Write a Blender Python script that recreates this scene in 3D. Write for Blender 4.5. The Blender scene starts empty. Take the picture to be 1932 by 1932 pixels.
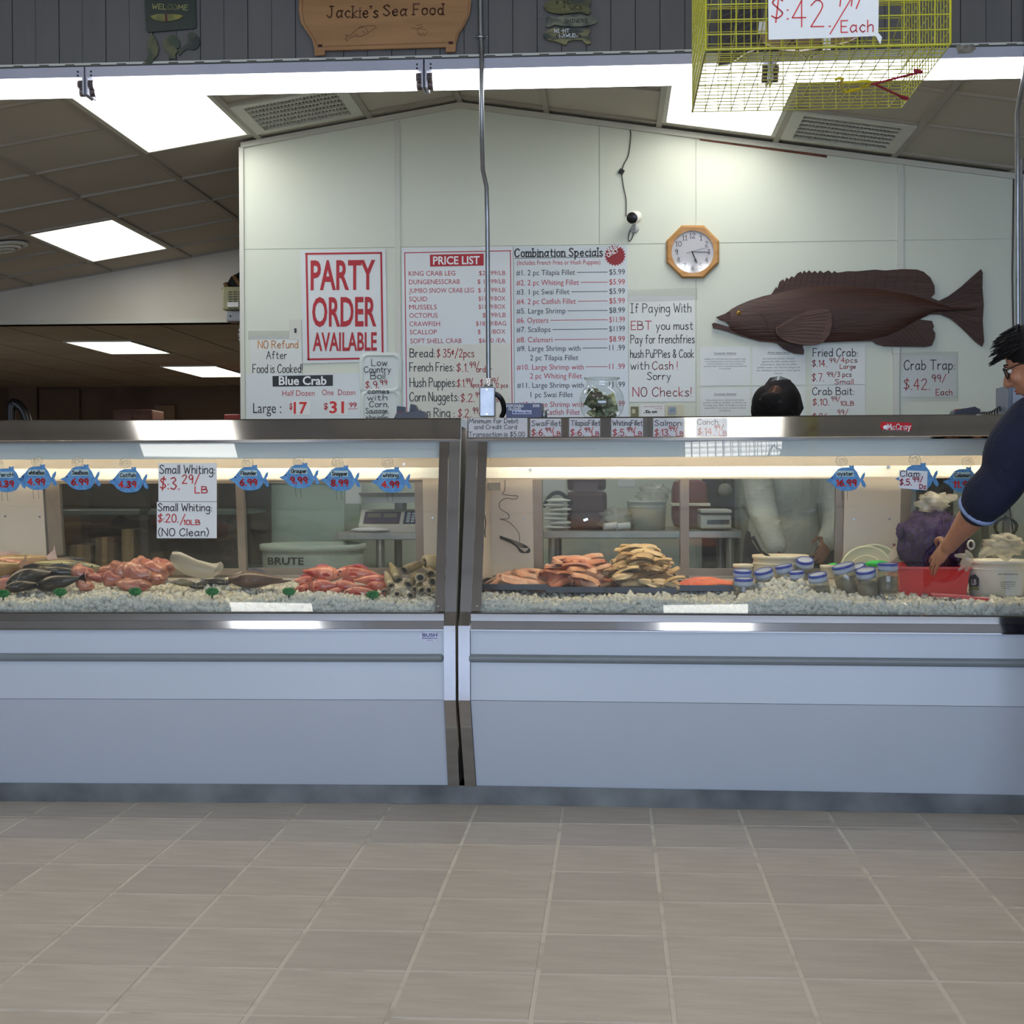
import bpy, bmesh, math, random
import numpy as np
from mathutils import Vector, Matrix

# ------------------------------------------------------------------ camera, world, exposure
SC = bpy.context.scene
COL = SC.collection
F_PX, CX, CY, CAM_H = 2810.0, 966.0, 966.0, 1.15
PITCH, YAW, ROLL = 0.0203, 0.0676, -0.003
_cy, _sy, _cp, _sp = math.cos(YAW), math.sin(YAW), math.cos(PITCH), math.sin(PITCH)
CF = Vector((-_sy*_cp, _cy*_cp, -_sp)); _r = Vector((_cy, _sy, 0)); _u = _r.cross(CF)
CR = math.cos(ROLL)*_r + math.sin(ROLL)*_u
CU = -math.sin(ROLL)*_r + math.cos(ROLL)*_u
CO = Vector((0, 0, CAM_H))
cd = bpy.data.cameras.new('camera'); cam = bpy.data.objects.new('camera', cd); COL.objects.link(cam)
m3 = Matrix((CR, CU, -CF)).transposed()
cam.matrix_world = Matrix.Translation(CO) @ m3.to_4x4()
cd.sensor_width = 36; cd.sensor_fit = 'HORIZONTAL'; cd.lens = F_PX/1932*36; cd.clip_start = 0.05; cd.clip_end = 100
SC.camera = cam

w = bpy.data.worlds.new('world'); SC.world = w; w.use_nodes = True
bg = w.node_tree.nodes['Background']
bg.inputs[0].default_value = (0.62, 0.72, 0.95, 1); bg.inputs[1].default_value = 1.0
SC.view_settings.view_transform = 'Standard'; SC.view_settings.look = 'None'
SC.view_settings.gamma = 1; SC.view_settings.exposure = 1.15
SC.view_settings.use_curve_mapping = False
SC.cycles.max_bounces = 8; SC.cycles.diffuse_bounces = 3; SC.cycles.glossy_bounces = 4
SC.cycles.transparent_max_bounces = 16; SC.cycles.caustics_reflective = False
SC.cycles.sample_clamp_indirect = 4.0

K_PANEL, K_TUBE, K_CASE, K_FAR = 2.75, 5.0, 9.5, 3.2
def area_light(name, loc, target, sx, sy, power, color):
    l = bpy.data.lights.new(name, 'AREA'); l.shape = 'RECTANGLE'; l.size = sx; l.size_y = sy
    l.energy = power; l.color = color
    o = bpy.data.objects.new(name, l); COL.objects.link(o); o.location = loc
    o.rotation_euler = (Vector(target)-Vector(loc)).to_track_quat('-Z', 'Y').to_euler()
    return o
# daylight entering through the shop windows behind the camera
area_light('window_daylight', (0.3, -3.1, 1.5), (0.3, 4, 0.9), 6.5, 2.0, 100, (0.55, 0.70, 1.0))

# ------------------------------------------------------------------ geometry helpers
def ray(u, v):
    return CF + CR*((u-CX)/F_PX) - CU*((v-CY)/F_PX)
def P(u, v, y):
    d = ray(u, v); return CO + d*(y/d.y)
class Pl:
    """a real plane; pt(u, v) is the point of it seen at photo pixel u, v"""
    def __init__(s, p, n):
        s.p = Vector(p); s.n = Vector(n).normalized()
        if s.n.y > 0: s.n = -s.n
    def pt(s, u, v, off=0.0):
        d = ray(u, v); t = (s.n.dot(s.p-CO)+off)/s.n.dot(d)
        return CO + d*t
class Cyl:
    """a vertical cylinder; pt(u, v) is the point of its near side seen at u, v"""
    def __init__(s, c, r): s.c = c; s.r = r; s.n = Vector((0, -1, 0))
    def pt(s, u, v, off=0.0):
        d = ray(u, v); r = s.r+off; ox, oy = CO.x-s.c[0], CO.y-s.c[1]
        a = d.x*d.x+d.y*d.y; b = ox*d.x+oy*d.y; q = b*b-a*(ox*ox+oy*oy-r*r)
        return CO+d*((-b-math.sqrt(max(q, 0)))/a)
def lin(c):
    return tuple(((x/255)/12.92 if x/255 <= 0.04045 else ((x/255+0.055)/1.055)**2.4) for x in c)

_m = {}
def mat(name, rgb, rough=0.6, metal=0.0, var=0.06, scale=8.0, bump=0.0, bscale=None, spec=0.5, stretch=None, coat=0.0):
    if name in _m: return _m[name]
    m = bpy.data.materials.new(name); m.use_nodes = True; nt = m.node_tree; b = nt.nodes['Principled BSDF']
    c = lin(rgb)
    tc = nt.nodes.new('ShaderNodeTexCoord'); mp = nt.nodes.new('ShaderNodeMapping')
    if stretch: mp.inputs['Scale'].default_value = stretch
    nt.links.new(tc.outputs['Object'], mp.inputs[0])
    if var > 0:
        nz = nt.nodes.new('ShaderNodeTexNoise'); nz.inputs['Scale'].default_value = scale; nz.inputs['Detail'].default_value = 4
        nt.links.new(mp.outputs[0], nz.inputs['Vector'])
        rp = nt.nodes.new('ShaderNodeValToRGB')
        rp.color_ramp.elements[0].position = 0.3; rp.color_ramp.elements[1].position = 0.7
        rp.color_ramp.elements[0].color = (*[max(0, x*(1-var*2)) for x in c], 1)
        rp.color_ramp.elements[1].color = (*[min(1, x*(1+var*2)) for x in c], 1)
        nt.links.new(nz.outputs[0], rp.inputs[0]); nt.links.new(rp.outputs[0], b.inputs['Base Color'])
    else: b.inputs['Base Color'].default_value = (*c, 1)
    b.inputs['Roughness'].default_value = rough; b.inputs['Metallic'].default_value = metal
    b.inputs['Specular IOR Level'].default_value = spec
    b.inputs['Coat Weight'].default_value = coat; b.inputs['Coat Roughness'].default_value = 0.12
    if bump > 0:
        n2 = nt.nodes.new('ShaderNodeTexNoise'); n2.inputs['Scale'].default_value = bscale or scale*6; n2.inputs['Detail'].default_value = 5
        nt.links.new(mp.outputs[0], n2.inputs['Vector'])
        bp = nt.nodes.new('ShaderNodeBump'); bp.inputs['Strength'].default_value = bump; bp.inputs['Distance'].default_value = 0.01
        nt.links.new(n2.outputs[0], bp.inputs['Height']); nt.links.new(bp.outputs[0], b.inputs['Normal'])
    _m[name] = m; return m
def two_tone(name, a, b_, scale, rough=0.5, lo=0.4, hi=0.6, bump=0.0, stretch=None, metal=0.0, coat=0.0):
    m = mat(name, a, rough, metal, 0.05, scale, bump, scale*3, stretch=stretch, coat=coat)
    r = [n for n in m.node_tree.nodes if n.type == 'VALTORGB'][0].color_ramp
    r.elements[0].position = lo; r.elements[1].position = hi
    r.elements[0].color = (*lin(a), 1); r.elements[1].color = (*lin(b_), 1)
    return m
def emit(name, rgb, k):
    m = bpy.data.materials.new(name); m.use_nodes = True; nt = m.node_tree; nt.nodes.clear()
    e = nt.nodes.new('ShaderNodeEmission'); o = nt.nodes.new('ShaderNodeOutputMaterial')
    e.inputs[0].default_value = (*rgb, 1); e.inputs[1].default_value = k
    nt.links.new(e.outputs[0], o.inputs[0]); return m
def glassy(name, tint=(1, 1, 1), rough=0.0, ior=1.45, haze=0.0, hazecol=(1, 1, 1)):
    m = bpy.data.materials.new(name); m.use_nodes = True; nt = m.node_tree; nt.nodes.clear()
    o = nt.nodes.new('ShaderNodeOutputMaterial'); t = nt.nodes.new('ShaderNodeBsdfTransparent'); t.inputs[0].default_value = (*tint, 1)
    g = nt.nodes.new('ShaderNodeBsdfGlossy'); g.inputs['Roughness'].default_value = rough
    f0 = ((ior-1)/(ior+1))**2*1.7         # both faces of a thin sheet
    lw = nt.nodes.new('ShaderNodeLayerWeight'); lw.inputs[0].default_value = .5
    pw = nt.nodes.new('ShaderNodeMath'); pw.operation = 'POWER'; pw.inputs[1].default_value = 5; nt.links.new(lw.outputs['Facing'], pw.inputs[0])
    fr = nt.nodes.new('ShaderNodeMath'); fr.operation = 'MULTIPLY_ADD'; fr.inputs[1].default_value = (1-f0)*.8; fr.inputs[2].default_value = f0; nt.links.new(pw.outputs[0], fr.inputs[0])
    mx = nt.nodes.new('ShaderNodeMixShader'); nt.links.new(fr.outputs[0], mx.inputs[0])
    nt.links.new(t.outputs[0], mx.inputs[1]); nt.links.new(g.outputs[0], mx.inputs[2]); out = mx
    if haze > 0:
        d = nt.nodes.new('ShaderNodeBsdfDiffuse'); d.inputs[0].default_value = (*hazecol, 1)
        tl = nt.nodes.new('ShaderNodeBsdfTranslucent'); tl.inputs[0].default_value = (*hazecol, 1)
        ad = nt.nodes.new('ShaderNodeMixShader'); ad.inputs[0].default_value = 0.5
        nt.links.new(d.outputs[0], ad.inputs[1]); nt.links.new(tl.outputs[0], ad.inputs[2])
        m2 = nt.nodes.new('ShaderNodeMixShader'); m2.inputs[0].default_value = haze
        nt.links.new(mx.outputs[0], m2.inputs[1]); nt.links.new(ad.outputs[0], m2.inputs[2]); out = m2
    nt.links.new(out.outputs[0], o.inputs[0]); return m

class MB:
    def __init__(s): s.v = []; s.f = []; s.sm = []
    def add(s, vs, fs, smooth=False):
        o = len(s.v); s.v += [tuple(x) for x in vs]; s.f += [tuple(i+o for i in f) for f in fs]; s.sm += [smooth]*len(fs); return s
    def hexa(s, p):      # 8 points: bottom loop 0-3, top loop 4-7
        return s.add(p, [(0,3,2,1),(4,5,6,7),(0,1,5,4),(1,2,6,5),(2,3,7,6),(3,0,4,7)])
    def box(s, x0, y0, z0, x1, y1, z1):
        return s.hexa([(x0,y0,z0),(x1,y0,z0),(x1,y1,z0),(x0,y1,z0),(x0,y0,z1),(x1,y0,z1),(x1,y1,z1),(x0,y1,z1)])
    def cbox(s, c, d, rot=None):
        x, y, z = d[0]/2, d[1]/2, d[2]/2
        p = [Vector(q) for q in ((-x,-y,-z),(x,-y,-z),(x,y,-z),(-x,y,-z),(-x,-y,z),(x,-y,z),(x,y,z),(-x,y,z))]
        if rot is not None: p = [rot @ q for q in p]
        return s.hexa([q+Vector(c) for q in p])
    def bevbox(s, x0, y0, z0, x1, y1, z1, b):
        """box with chamfered edges"""
        bm = bmesh.new(); bmesh.ops.create_cube(bm, size=1)
        for q in bm.verts: q.co = Vector(((x0+x1)/2+q.co.x*(x1-x0), (y0+y1)/2+q.co.y*(y1-y0), (z0+z1)/2+q.co.z*(z1-z0)))
        bmesh.ops.bevel(bm, geom=bm.edges[:], offset=b, segments=2, affect='EDGES', profile=0.6)
        return s.bm(bm)
    def bm(s, bm, smooth=False, M=None):
        bm.verts.index_update(); vs = [(M @ q.co if M else q.co.copy()) for q in bm.verts]
        s.add(vs, [tuple(q.index for q in f.verts) for f in bm.faces], smooth); bm.free(); return s
    def prism(s, a, b):  # two matching loops of points
        n = len(a); s.add(list(a)+list(b), [tuple(range(n))[::-1], tuple(range(n, 2*n))]+[(i, (i+1) % n, n+(i+1) % n, n+i) for i in range(n)]); return s
    def slab(s, pts, n, th):  # planar polygon thickened along n
        n = Vector(n)*th; return s.prism([Vector(p) for p in pts], [Vector(p)+n for p in pts])
    def tube(s, pts, r, n=8, smooth=True, cap=True):
        pts = [Vector(p) for p in pts]; k = len(pts); rs = r if isinstance(r, (list, tuple)) else [r]*k
        T = [(pts[min(i+1, k-1)]-pts[max(i-1, 0)]).normalized() for i in range(k)]
        a = Vector((0, 0, 1)) if abs(T[0].z) < 0.9 else Vector((1, 0, 0))
        N = (a-T[0]*a.dot(T[0])).normalized(); vs = []
        for i in range(k):
            N = (N-T[i]*N.dot(T[i])).normalized(); B = T[i].cross(N)
            for j in range(n):
                t = 2*math.pi*j/n; vs.append(pts[i]+(N*math.cos(t)+B*math.sin(t))*rs[i])
        fs = [(i*n+j, i*n+(j+1) % n, (i+1)*n+(j+1) % n, (i+1)*n+j) for i in range(k-1) for j in range(n)]
        s.add(vs, fs, smooth)
        if cap: s.add(vs[:n], [tuple(range(n))[::-1]]); s.add(vs[-n:], [tuple(range(n))])
        return s
    def lathe(s, prof, n=24, M=None, smooth=True, sx=1, sy=1):
        vs = []
        for r, z in prof:
            for j in range(n):
                t = 2*math.pi*j/n; q = Vector((r*math.cos(t)*sx, r*math.sin(t)*sy, z)); vs.append(M @ q if M else q)
        k = len(prof)
        fs = [(i*n+j, i*n+(j+1) % n, (i+1)*n+(j+1) % n, (i+1)*n+j) for i in range(k-1) for j in range(n)]
        return s.add(vs, fs, smooth)
    def blob(s, c, r, seg=12, rings=8, rot=None, fn=None):
        vs = []; fs = []
        for i in range(rings+1):
            ph = math.pi*i/rings
            for j in range(seg):
                t = 2*math.pi*j/seg; q = Vector((math.sin(ph)*math.cos(t), math.sin(ph)*math.sin(t), math.cos(ph)))
                k = fn(q) if fn else 1.0
                q = Vector((q.x*r[0]*k, q.y*r[1]*k, q.z*r[2]*k))
                if rot is not None: q = rot @ q
                vs.append(q+Vector(c))
        for i in range(rings):
            for j in range(seg): fs.append((i*seg+j, (i+1)*seg+j, (i+1)*seg+(j+1) % seg, i*seg+(j+1) % seg))
        return s.add(vs, fs, True)
    def mesh(s, name, m):
        me = bpy.data.meshes.new(name); me.from_pydata(s.v, [], s.f)
        me.polygons.foreach_set('use_smooth', s.sm)
        for x in (m if isinstance(m, (list, tuple)) else [m]): me.materials.append(x)
        me.update(); return me

def tag(o, label=None, cat=None, group=None, kind=None):
    if label: o['label'] = label
    if cat: o['category'] = cat
    if group: o['group'] = group
    if kind: o['kind'] = kind
    return o
def link(name, data, parent=None, **k):
    o = bpy.data.objects.new(name, data); COL.objects.link(o); return tag(o, **k)
def obj(name, mb, m, parent=None, center=None, **k):
    """link a mesh given in world coordinates; parts keep their place"""
    if parent is None:
        a = np.array(mb.v); c = center if center is not None else [(a[:, 0].min()+a[:, 0].max())/2, (a[:, 1].min()+a[:, 1].max())/2, a[:, 2].min()]
        mb.v = [tuple(q) for q in (a-np.array(c))]
        o = link(name, mb.mesh(name, m), None, **k); o.location = c; return o
    return link_part(name, mb.mesh(name, m), parent, **k)
def link_part(name, me, parent, **k):
    o = bpy.data.objects.new(name, me); COL.objects.link(o); o.parent = parent
    # parts carry world coordinates: undo the root's placement (parents of sub-parts are already at identity)
    if parent.parent is None:
        o.matrix_parent_inverse = Matrix.LocRotScale(parent.location, parent.rotation_euler, parent.scale).inverted()
    return tag(o, **k)
def thing(name, label, cat, loc, group=None, rz=0.0, kind=None):
    o = bpy.data.objects.new(name, None); COL.objects.link(o); o.location = loc; o.rotation_euler = (0, 0, rz)
    o.empty_display_size = 0.05
    return tag(o, label, cat, group, kind)
def copy_tree(o, parent=None):
    c = o.copy(); COL.objects.link(c)
    if parent is not None:
        mpi = o.matrix_parent_inverse.copy(); c.parent = parent; c.matrix_parent_inverse = mpi
    for ch in list(o.children): copy_tree(ch, c)
    return c
random.seed(5)
rnd = random.uniform
def catmull(pts, n=6):
    pts = [Vector(p) for p in pts]; q = [2*pts[0]-pts[1]]+pts+[2*pts[-1]-pts[-2]]; out = []
    for i in range(1, len(q)-2):
        a, b, c, d = q[i-1], q[i], q[i+1], q[i+2]
        for k in range(n):
            t = k/n; out.append(0.5*((2*b)+(c-a)*t+(2*a-5*b+4*c-d)*t*t+(3*b-a-3*c+d)*t**3))
    out.append(pts[-1]); return out

# ------------------------------------------------------------------ lettering
GL = {'A':'0,0 3,10 6,0|1,4 5,4','B':'0,0 0,10|~0,10 4,9.5 5,8 4,6 0,5.2|~0,5.2 5,5 6,3 5,0.5 0,0','C':'~6,8 4,10 1,8 0,5 1,1 4,0 6,2','D':'0,0 0,10|~0,10 4,9 6,5 4,1 0,0',
'E':'5,10 0,10 0,0 5,0|0,5 4,5','F':'5,10 0,10 0,0|0,5 4,5','G':'~6,8 4,10 1,8 0,5 1,1 4,0 6,2|6,2 6,5 4,5','H':'0,0 0,10|6,0 6,10|0,5 6,5','I':'0,10 4,10|2,10 2,0|0,0 4,0','J':'~4,10 4,2 2,0 0,2|2,10 6,10',
'K':'0,0 0,10|5,10 0,4.5 5,0','L':'0,10 0,0 5,0','M':'0,0 1,10 4,3 7,10 8,0','N':'0,0 0,10 6,0 6,10','O':'~3,10 1,9 0,5 1,1 3,0 5,1 6,5 5,9 3,10','P':'0,0 0,10|~0,10 4,9.5 5.5,7.5 4,5.5 0,5',
'Q':'~3,10 1,9 0,5 1,1 3,0 5,1 6,5 5,9 3,10|4,3 6,0','R':'0,0 0,10|~0,10 4,9.5 5.5,7.5 4,5.5 0,5|2,5 6,0','S':'~5.5,8.5 3,10 0.5,8 3,5.3 5.5,2.5 3,0 0,1.5','T':'0,10 7,10|3.5,10 3.5,0','U':'~0,10 0,3 1.5,0 4.5,0 6,3 6,10',
'V':'0,10 3,0 6,10','W':'0,10 2,0 4,7 6,0 8,10','X':'0,0 6,10|0,10 6,0','Y':'0,10 3,5 6,10|3,5 3,0','Z':'0,10 6,10 0,0 6,0',
'a':'~4.5,5 2,6 0,3 1.5,0 4.3,2|4.5,6 4.5,1 5.2,0','b':'0,10 0,0|~0,4 2.5,6 4.5,3 2.5,0 0,1','c':'~4,5 2,6 0,3 2,0 4,1','d':'~4.5,4 2,6 0,3 2,0 4.5,2|4.5,10 4.5,0','e':'~0.3,3.2 4.2,3.4 3,6 0.5,4.5 0.5,1.5 2.5,0 4.5,1',
'f':'~4,9 2.5,10 1.5,8 1.5,0|0,6 3.5,6','g':'~4.5,5 2,6 0,3 2,0.4 4.5,2|~4.5,6 4.5,-2 2.5,-4 0,-3','h':'0,10 0,0|~0,4 2,6 4,5 4,0','i':'0,6 0,0|0,8.2 0,8.6','j':'~2,6 2,-2 0,-4|2,8.2 2,8.6','k':'0,10 0,0|4,6 0,2.6 4,0',
'l':'0,10 0,0','m':'0,6 0,0|~0,4 1.8,6 3.2,5 3.2,0|~3.2,4 5,6 6.4,5 6.4,0','n':'0,6 0,0|~0,4 2,6 4,5 4,0','o':'~2.3,6 0.4,5 0.2,1.4 2.3,0 4.3,1.4 4.2,5 2.3,6','p':'0,6 0,-4|~0,4 2.5,6 4.5,3 2.5,0 0,1','q':'~4.5,4 2,6 0,3 2,0 4.5,2|4.5,6 4.5,-4',
'r':'0,6 0,0|~0,3.5 1.5,5.7 3.3,5.6','s':'~3.8,5.2 2,6 0.4,4.8 2,3.2 3.8,1.4 2,0 0,0.8','t':'~1.5,9 1.5,1 3.5,0.3|0,6 3.5,6','u':'~0,6 0,1.5 1.7,0 4,2|4,6 4,0','v':'0,6 2,0 4,6','w':'0,6 1.5,0 3,5 4.5,0 6,6','x':'0,6 4,0|0,0 4,6',
'y':'0,6 2.2,0.5|4.5,6 1,-4','z':'0,6 4,6 0,0 4,0','0':'~2.5,10 0.5,8 0.2,2 2.5,0 4.8,2 4.6,8 2.5,10','1':'0,7.5 1.5,10 1.5,0','2':'~0,8 2.5,10 4.5,7.5 0,0|0,0 5,0','3':'~0.3,9 3,10 4.5,7.6 2,5.4 5,3 3,0 0,1',
'4':'3.6,0 3.6,10 0,3.5 5.2,3.5','5':'4.6,10 0.8,10 0.5,5.6|~0.5,5.6 3.4,6 4.9,3 3,0 0,0.8','6':'~4,10 1,6.5 0.3,2.5 2.5,0 4.8,2.6 2.8,5.4 0.6,3.5','7':'0,10 5,10 2,0','8':'~2.5,5.2 0.4,7.6 2.5,10 4.6,7.6 2.5,5.2 0.1,2.5 2.5,0 4.9,2.5 2.5,5.2',
'9':'~4.6,7 2.5,4.6 0.3,7.3 2.5,10 4.6,7.5 3.8,0','$':'~5,8.2 2.8,9.3 0.6,7.6 2.8,5.2 5,2.8 2.6,0.8 0.2,1.8|3.4,10.8 2,-1','.':'0,0 0.6,0','\u00b7':'0,5 0.6,5',':':'0,0.4 0.4,0.4|0,4.2 0.4,4.2','/':'0,-1.5 5,11','!':'0.3,10 0,2.6|0,0 0.2,0',
'(':'~2,11 0.2,7 0.2,3 2,-1','&':'~5.4,4 3,0 0.6,1 0.6,3.4 3.8,7.4 2.6,10 1,8 5,0',')':'~0,11 1.8,7 1.8,3 0,-1','\u00a2':'~3,7 1.6,8 0,6 1.6,4 3,5|1.8,9 1.4,3','-':'0,4 3,4',"'":'0,10 0,8',',':'0.4,0.6 0,-1.4','#':'1,0 2,9|4,0 5,9|0,3 6,3|0.5,6.4 6.5,6.4','"':'0,10 0,8|1.5,10 1.5,8'}
def stroke_lines(txt, serif=False):
    """-> polylines in a unit where cap height is 1, total advance"""
    x = 0.0; out = []
    for ch in txt:
        if ch == ' ': x += 3.4; continue
        wmax = 0
        for part in GL.get(ch, '0,0 3,0').split('|'):
            sm = part[0] == '~'; pts = [tuple(float(t) for t in q.split(',')) for q in part.lstrip('~').split()]
            wmax = max(wmax, max(p[0] for p in pts))
            pp = [Vector((p[0], p[1], 0)) for p in pts]
            if sm and len(pp) > 2: pp = catmull(pp, 4)
            out.append([((q.x+x)/10, q.y/10) for q in pp])
            if serif:
                for e, o in ((pp[0], pp[1]), (pp[-1], pp[-2])):
                    if abs(e.x-o.x) < 0.4*abs(e.y-o.y) and min(abs(e.y), abs(e.y-6), abs(e.y-10)) < 0.3:
                        out.append([((e.x+x-1.1)/10, e.y/10), ((e.x+x+1.1)/10, e.y/10)])
        x += wmax+(2.6 if serif else 2.0)
    return out, (x-2.0)/10
def ribbon(poly, wd):
    """polyline (2D px) -> quads"""
    out = []
    for a, b in zip(poly[:-1], poly[1:]):
        dx, dy = b[0]-a[0], b[1]-a[1]; L = math.hypot(dx, dy)
        if L < 1e-6: dx, dy, L = 1, 0, 1
        dx, dy = dx/L, dy/L; e = wd*0.35; nx, ny = -dy*wd/2, dx*wd/2
        ax, ay, bx, by = a[0]-dx*e, a[1]-dy*e, b[0]+dx*e, b[1]+dy*e
        out.append([(ax+nx, ay+ny), (bx+nx, by+ny), (bx-nx, by-ny), (ax-nx, ay-ny)])
    return out
_fc = bpy.data.curves.new('font_tmp', 'FONT'); _fo = bpy.data.objects.new('font_tmp', _fc); COL.objects.link(_fo)
def printed(txt, bold):
    _fc.body = txt; _fc.resolution_u = 3; _fc.offset = bold
    bpy.context.view_layer.update()
    me = _fo.evaluated_get(bpy.context.evaluated_depsgraph_get()).to_mesh()
    vs = [(q.co.x, q.co.y) for q in me.vertices]; fs = [tuple(p.vertices) for p in me.polygons]
    _fo.evaluated_get(bpy.context.evaluated_depsgraph_get()).to_mesh_clear(); return vs, fs
_h = printed('H', 0)[0]; CAPH = max(q[1] for q in _h)
INK = {}
def ink(c):
    if c not in INK:
        rgb = {'k': (28, 28, 34), 'r': (176, 32, 42), 'w': (235, 235, 235), 'R': (205, 45, 45), 'g': (110, 112, 116), 'o': (205, 130, 40), 'n': (40, 45, 120),
               'b': (110, 68, 30), 'y': (150, 150, 90), 's': (120, 80, 92), 'm': (165, 45, 70)}[c]
        INK[c] = mat('ink_'+c, rgb, 0.55, 0, 0)
    return INK[c]
def write(pl, items, parent, off=0.0025, name='lettering'):
    """items: (text, u, baseline v, width px, cap height px, colour, style[, pen px]); style h = by hand, p = print, P = bold print, f = serif; an angle may follow"""
    by = {}
    for it in items:
        txt, u, v, wd, h, c, st = it[:7]; pen = it[7] if len(it) > 7 else None; ang = it[8] if len(it) > 8 else 0.0
        mb = by.setdefault(c, MB()); sl = (v-908)/42000
        ca, sa = math.cos(ang), math.sin(ang)
        def tr(x, y):
            x, y = x*ca+y*sa, -x*sa+y*ca     # y up
            return pl.pt(u+x, v-y+x*sl, off)
        if st in 'hf':
            L, adv = stroke_lines(txt, st == 'f'); sx = wd/max(adv, 1e-3); pen = pen or max(1.0, h*0.1)
            for poly in L:
                for q in ribbon([(a*sx, b*h) for a, b in poly], pen):
                    mb.add([tr(*t) for t in q], [(0, 1, 2, 3)])
        else:
            vs, fs = printed(txt, 0.022 if st == 'P' else 0.0)
            x0, x1 = min(q[0] for q in vs), max(q[0] for q in vs); sx = wd/(x1-x0); sy = h/CAPH
            mb.add([tr((a-x0)*sx, b*sy) for a, b in vs], fs)
    for c, mb in by.items():
        link_part(name, mb.mesh(name, ink(c)), parent)
def poly2d(pl, pts, off, th=0.0):
    """flat polygon given in photo pixels on a plane, optionally with thickness towards the room"""
    a = [pl.pt(u, v, off) for u, v in pts]; mb = MB()
    if th > 0: mb.prism(a, [q+pl.n*th for q in a])
    else: mb.add(a, [tuple(range(len(a)))])
    return mb
def rect(u0, v0, u1, v1): return [(u0, v0), (u1, v0), (u1, v1), (u0, v1)]
def quadn(u0, v0, u1, v1):     # rectangle whose top and bottom follow the wall's perspective
    d = (u1-u0)/42000
    return [(u0, v0), (u1, v0+d*(v0-908)), (u1, v1+d*(v1-908)), (u0, v1)]

# ------------------------------------------------------------------ materials
M_STEEL = mat('stainless_steel', (176, 173, 170), 0.07, 1.0, 0.03, 3, 0.0)
M_CHROME = mat('polished_steel', (200, 202, 208), 0.07, 1.0, 0.02, 4)
M_WHITEPANEL = mat('white_enamel', (202, 211, 222), 0.22, 0, 0.01, 2, coat=0.4)
M_WALL = mat('white_wall_panel', (211, 216, 199), 0.42, 0, 0.015, 1.5, 0.05, 60)
M_TRIM = mat('cream_trim', (200, 199, 186), 0.45, 0, 0.02, 4)
M_TILE = two_tone('floor_tile_clay', (174, 161, 145), (188, 176, 160), 3.0, 0.42, 0.35, 0.65, 0.12, (1, 5, 1))
M_TILE2 = two_tone('floor_tile_clay_light', (179, 166, 149), (192, 181, 164), 4.0, 0.45, 0.35, 0.65, 0.12, (1, 5, 1))
M_GROUT = two_tone('grout', (206, 198, 182), (160, 150, 134), 9, 0.85, 0.5, 0.8)
M_CEIL = mat('ceiling_tile', (186, 178, 164), 0.85, 0, 0.02, 2, 0.35, 130)
M_TBAR = mat('ceiling_grid', (160, 153, 140), 0.5, 0, 0.02, 4)
M_SIDING = two_tone('grey_siding', (94, 92, 89), (102, 99, 95), 2.2, 0.6, 0.3, 0.7, 0.08, (6, 1, 1))
M_CURB = two_tone('worn_concrete', (88, 92, 94), (138, 142, 142), 4.0, 0.7, 0.35, 0.72, 0.4)
M_DARK = mat('black_gap', (14, 13, 12), 0.8, 0, 0)  # near-black; also paints the darkness inside vents and the torn hole
M_LINER = mat('case_liner', (222, 212, 200), 0.4, 0, 0.01, 2)
M_GREY = mat('grey_bumper', (126, 134, 136), 0.4, 0, 0.02, 5)
M_PAPER = mat('paper', (226, 228, 226), 0.55, 0, 0.015, 3)
M_PAPERL = mat('laminated_paper', (214, 218, 212), 0.3, 0, 0.015, 5, 0.25, 14)
M_BOARD = mat('sign_board', (214, 220, 220), 0.25, 0, 0.01, 2)
M_GALV = mat('galvanised', (150, 152, 154), 0.35, 0.9, 0.06, 20)
M_BLACK = mat('black_plastic', (24, 24, 26), 0.35, 0, 0)
M_WHITEPL = mat('white_plastic', (232, 230, 220), 0.35, 0, 0.01, 4)
E_PANEL = emit('light_diffuser', (1.0, 0.98, 0.93), K_PANEL)
E_TUBE = emit('fluorescent_tube', (0.97, 0.98, 1.0), K_TUBE)
E_CASE = emit('case_lamp', (1.0, 0.88, 0.66), K_CASE)
E_FAR = emit('far_diffuser', (1.0, 0.93, 0.82), K_FAR)
M_GLASS = glassy('clear_glass', (0.985, 0.995, 0.985), 0.0, 1.5)
M_REARGLASS = glassy('rear_door_glass', (0.96, 0.98, 0.96), 0.0, 1.4)
M_FILM = glassy('plastic_film', (0.93, 0.93, 0.92), 0.12, 1.5, 0.22, (0.85, 0.84, 0.8))
M_TAPE = glassy('clear_tape', (0.99, 0.99, 0.99), 0.06, 1.5, 0.03)

# ------------------------------------------------------------------ floor
TS = 0.3062
GX0, GY0 = None, None
_g = ray(1061.5, 1530); _g = CO + _g*(-CAM_H/_g.z); GX0 = _g.x       # joint seen near the middle of the photo
GY0 = 0.0
ys = []
for v in (1594, 1641.5, 1696.5, 1761, 1836.5, 1920.5):
    d = ray(900, v); ys.append((CO+d*(-CAM_H/d.z)).y)
GY0 = sum(y+i*TS for i, y in enumerate(ys))/len(ys)
mb = MB(); mb.box(-9, -3.3, -0.05, 7, 18.5, -0.0015)
floor = obj('floor', mb, M_GROUT, kind='structure')
tile_me = []
for q in range(2):
    mb = MB(); e = 0.0042; mb.hexa([(e, e, -0.004), (TS-e, e, -0.004), (TS-e, TS-e, -0.004), (e, TS-e, -0.004),
        (e+.0025, e+.0025, 0), (TS-e-.0025, e+.0025, 0), (TS-e-.0025, TS-e-.0025, 0), (e+.0025, TS-e-.0025, 0)])
    tile_me.append(mb.mesh('tile', (M_TILE, M_TILE2)[q]))
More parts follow.
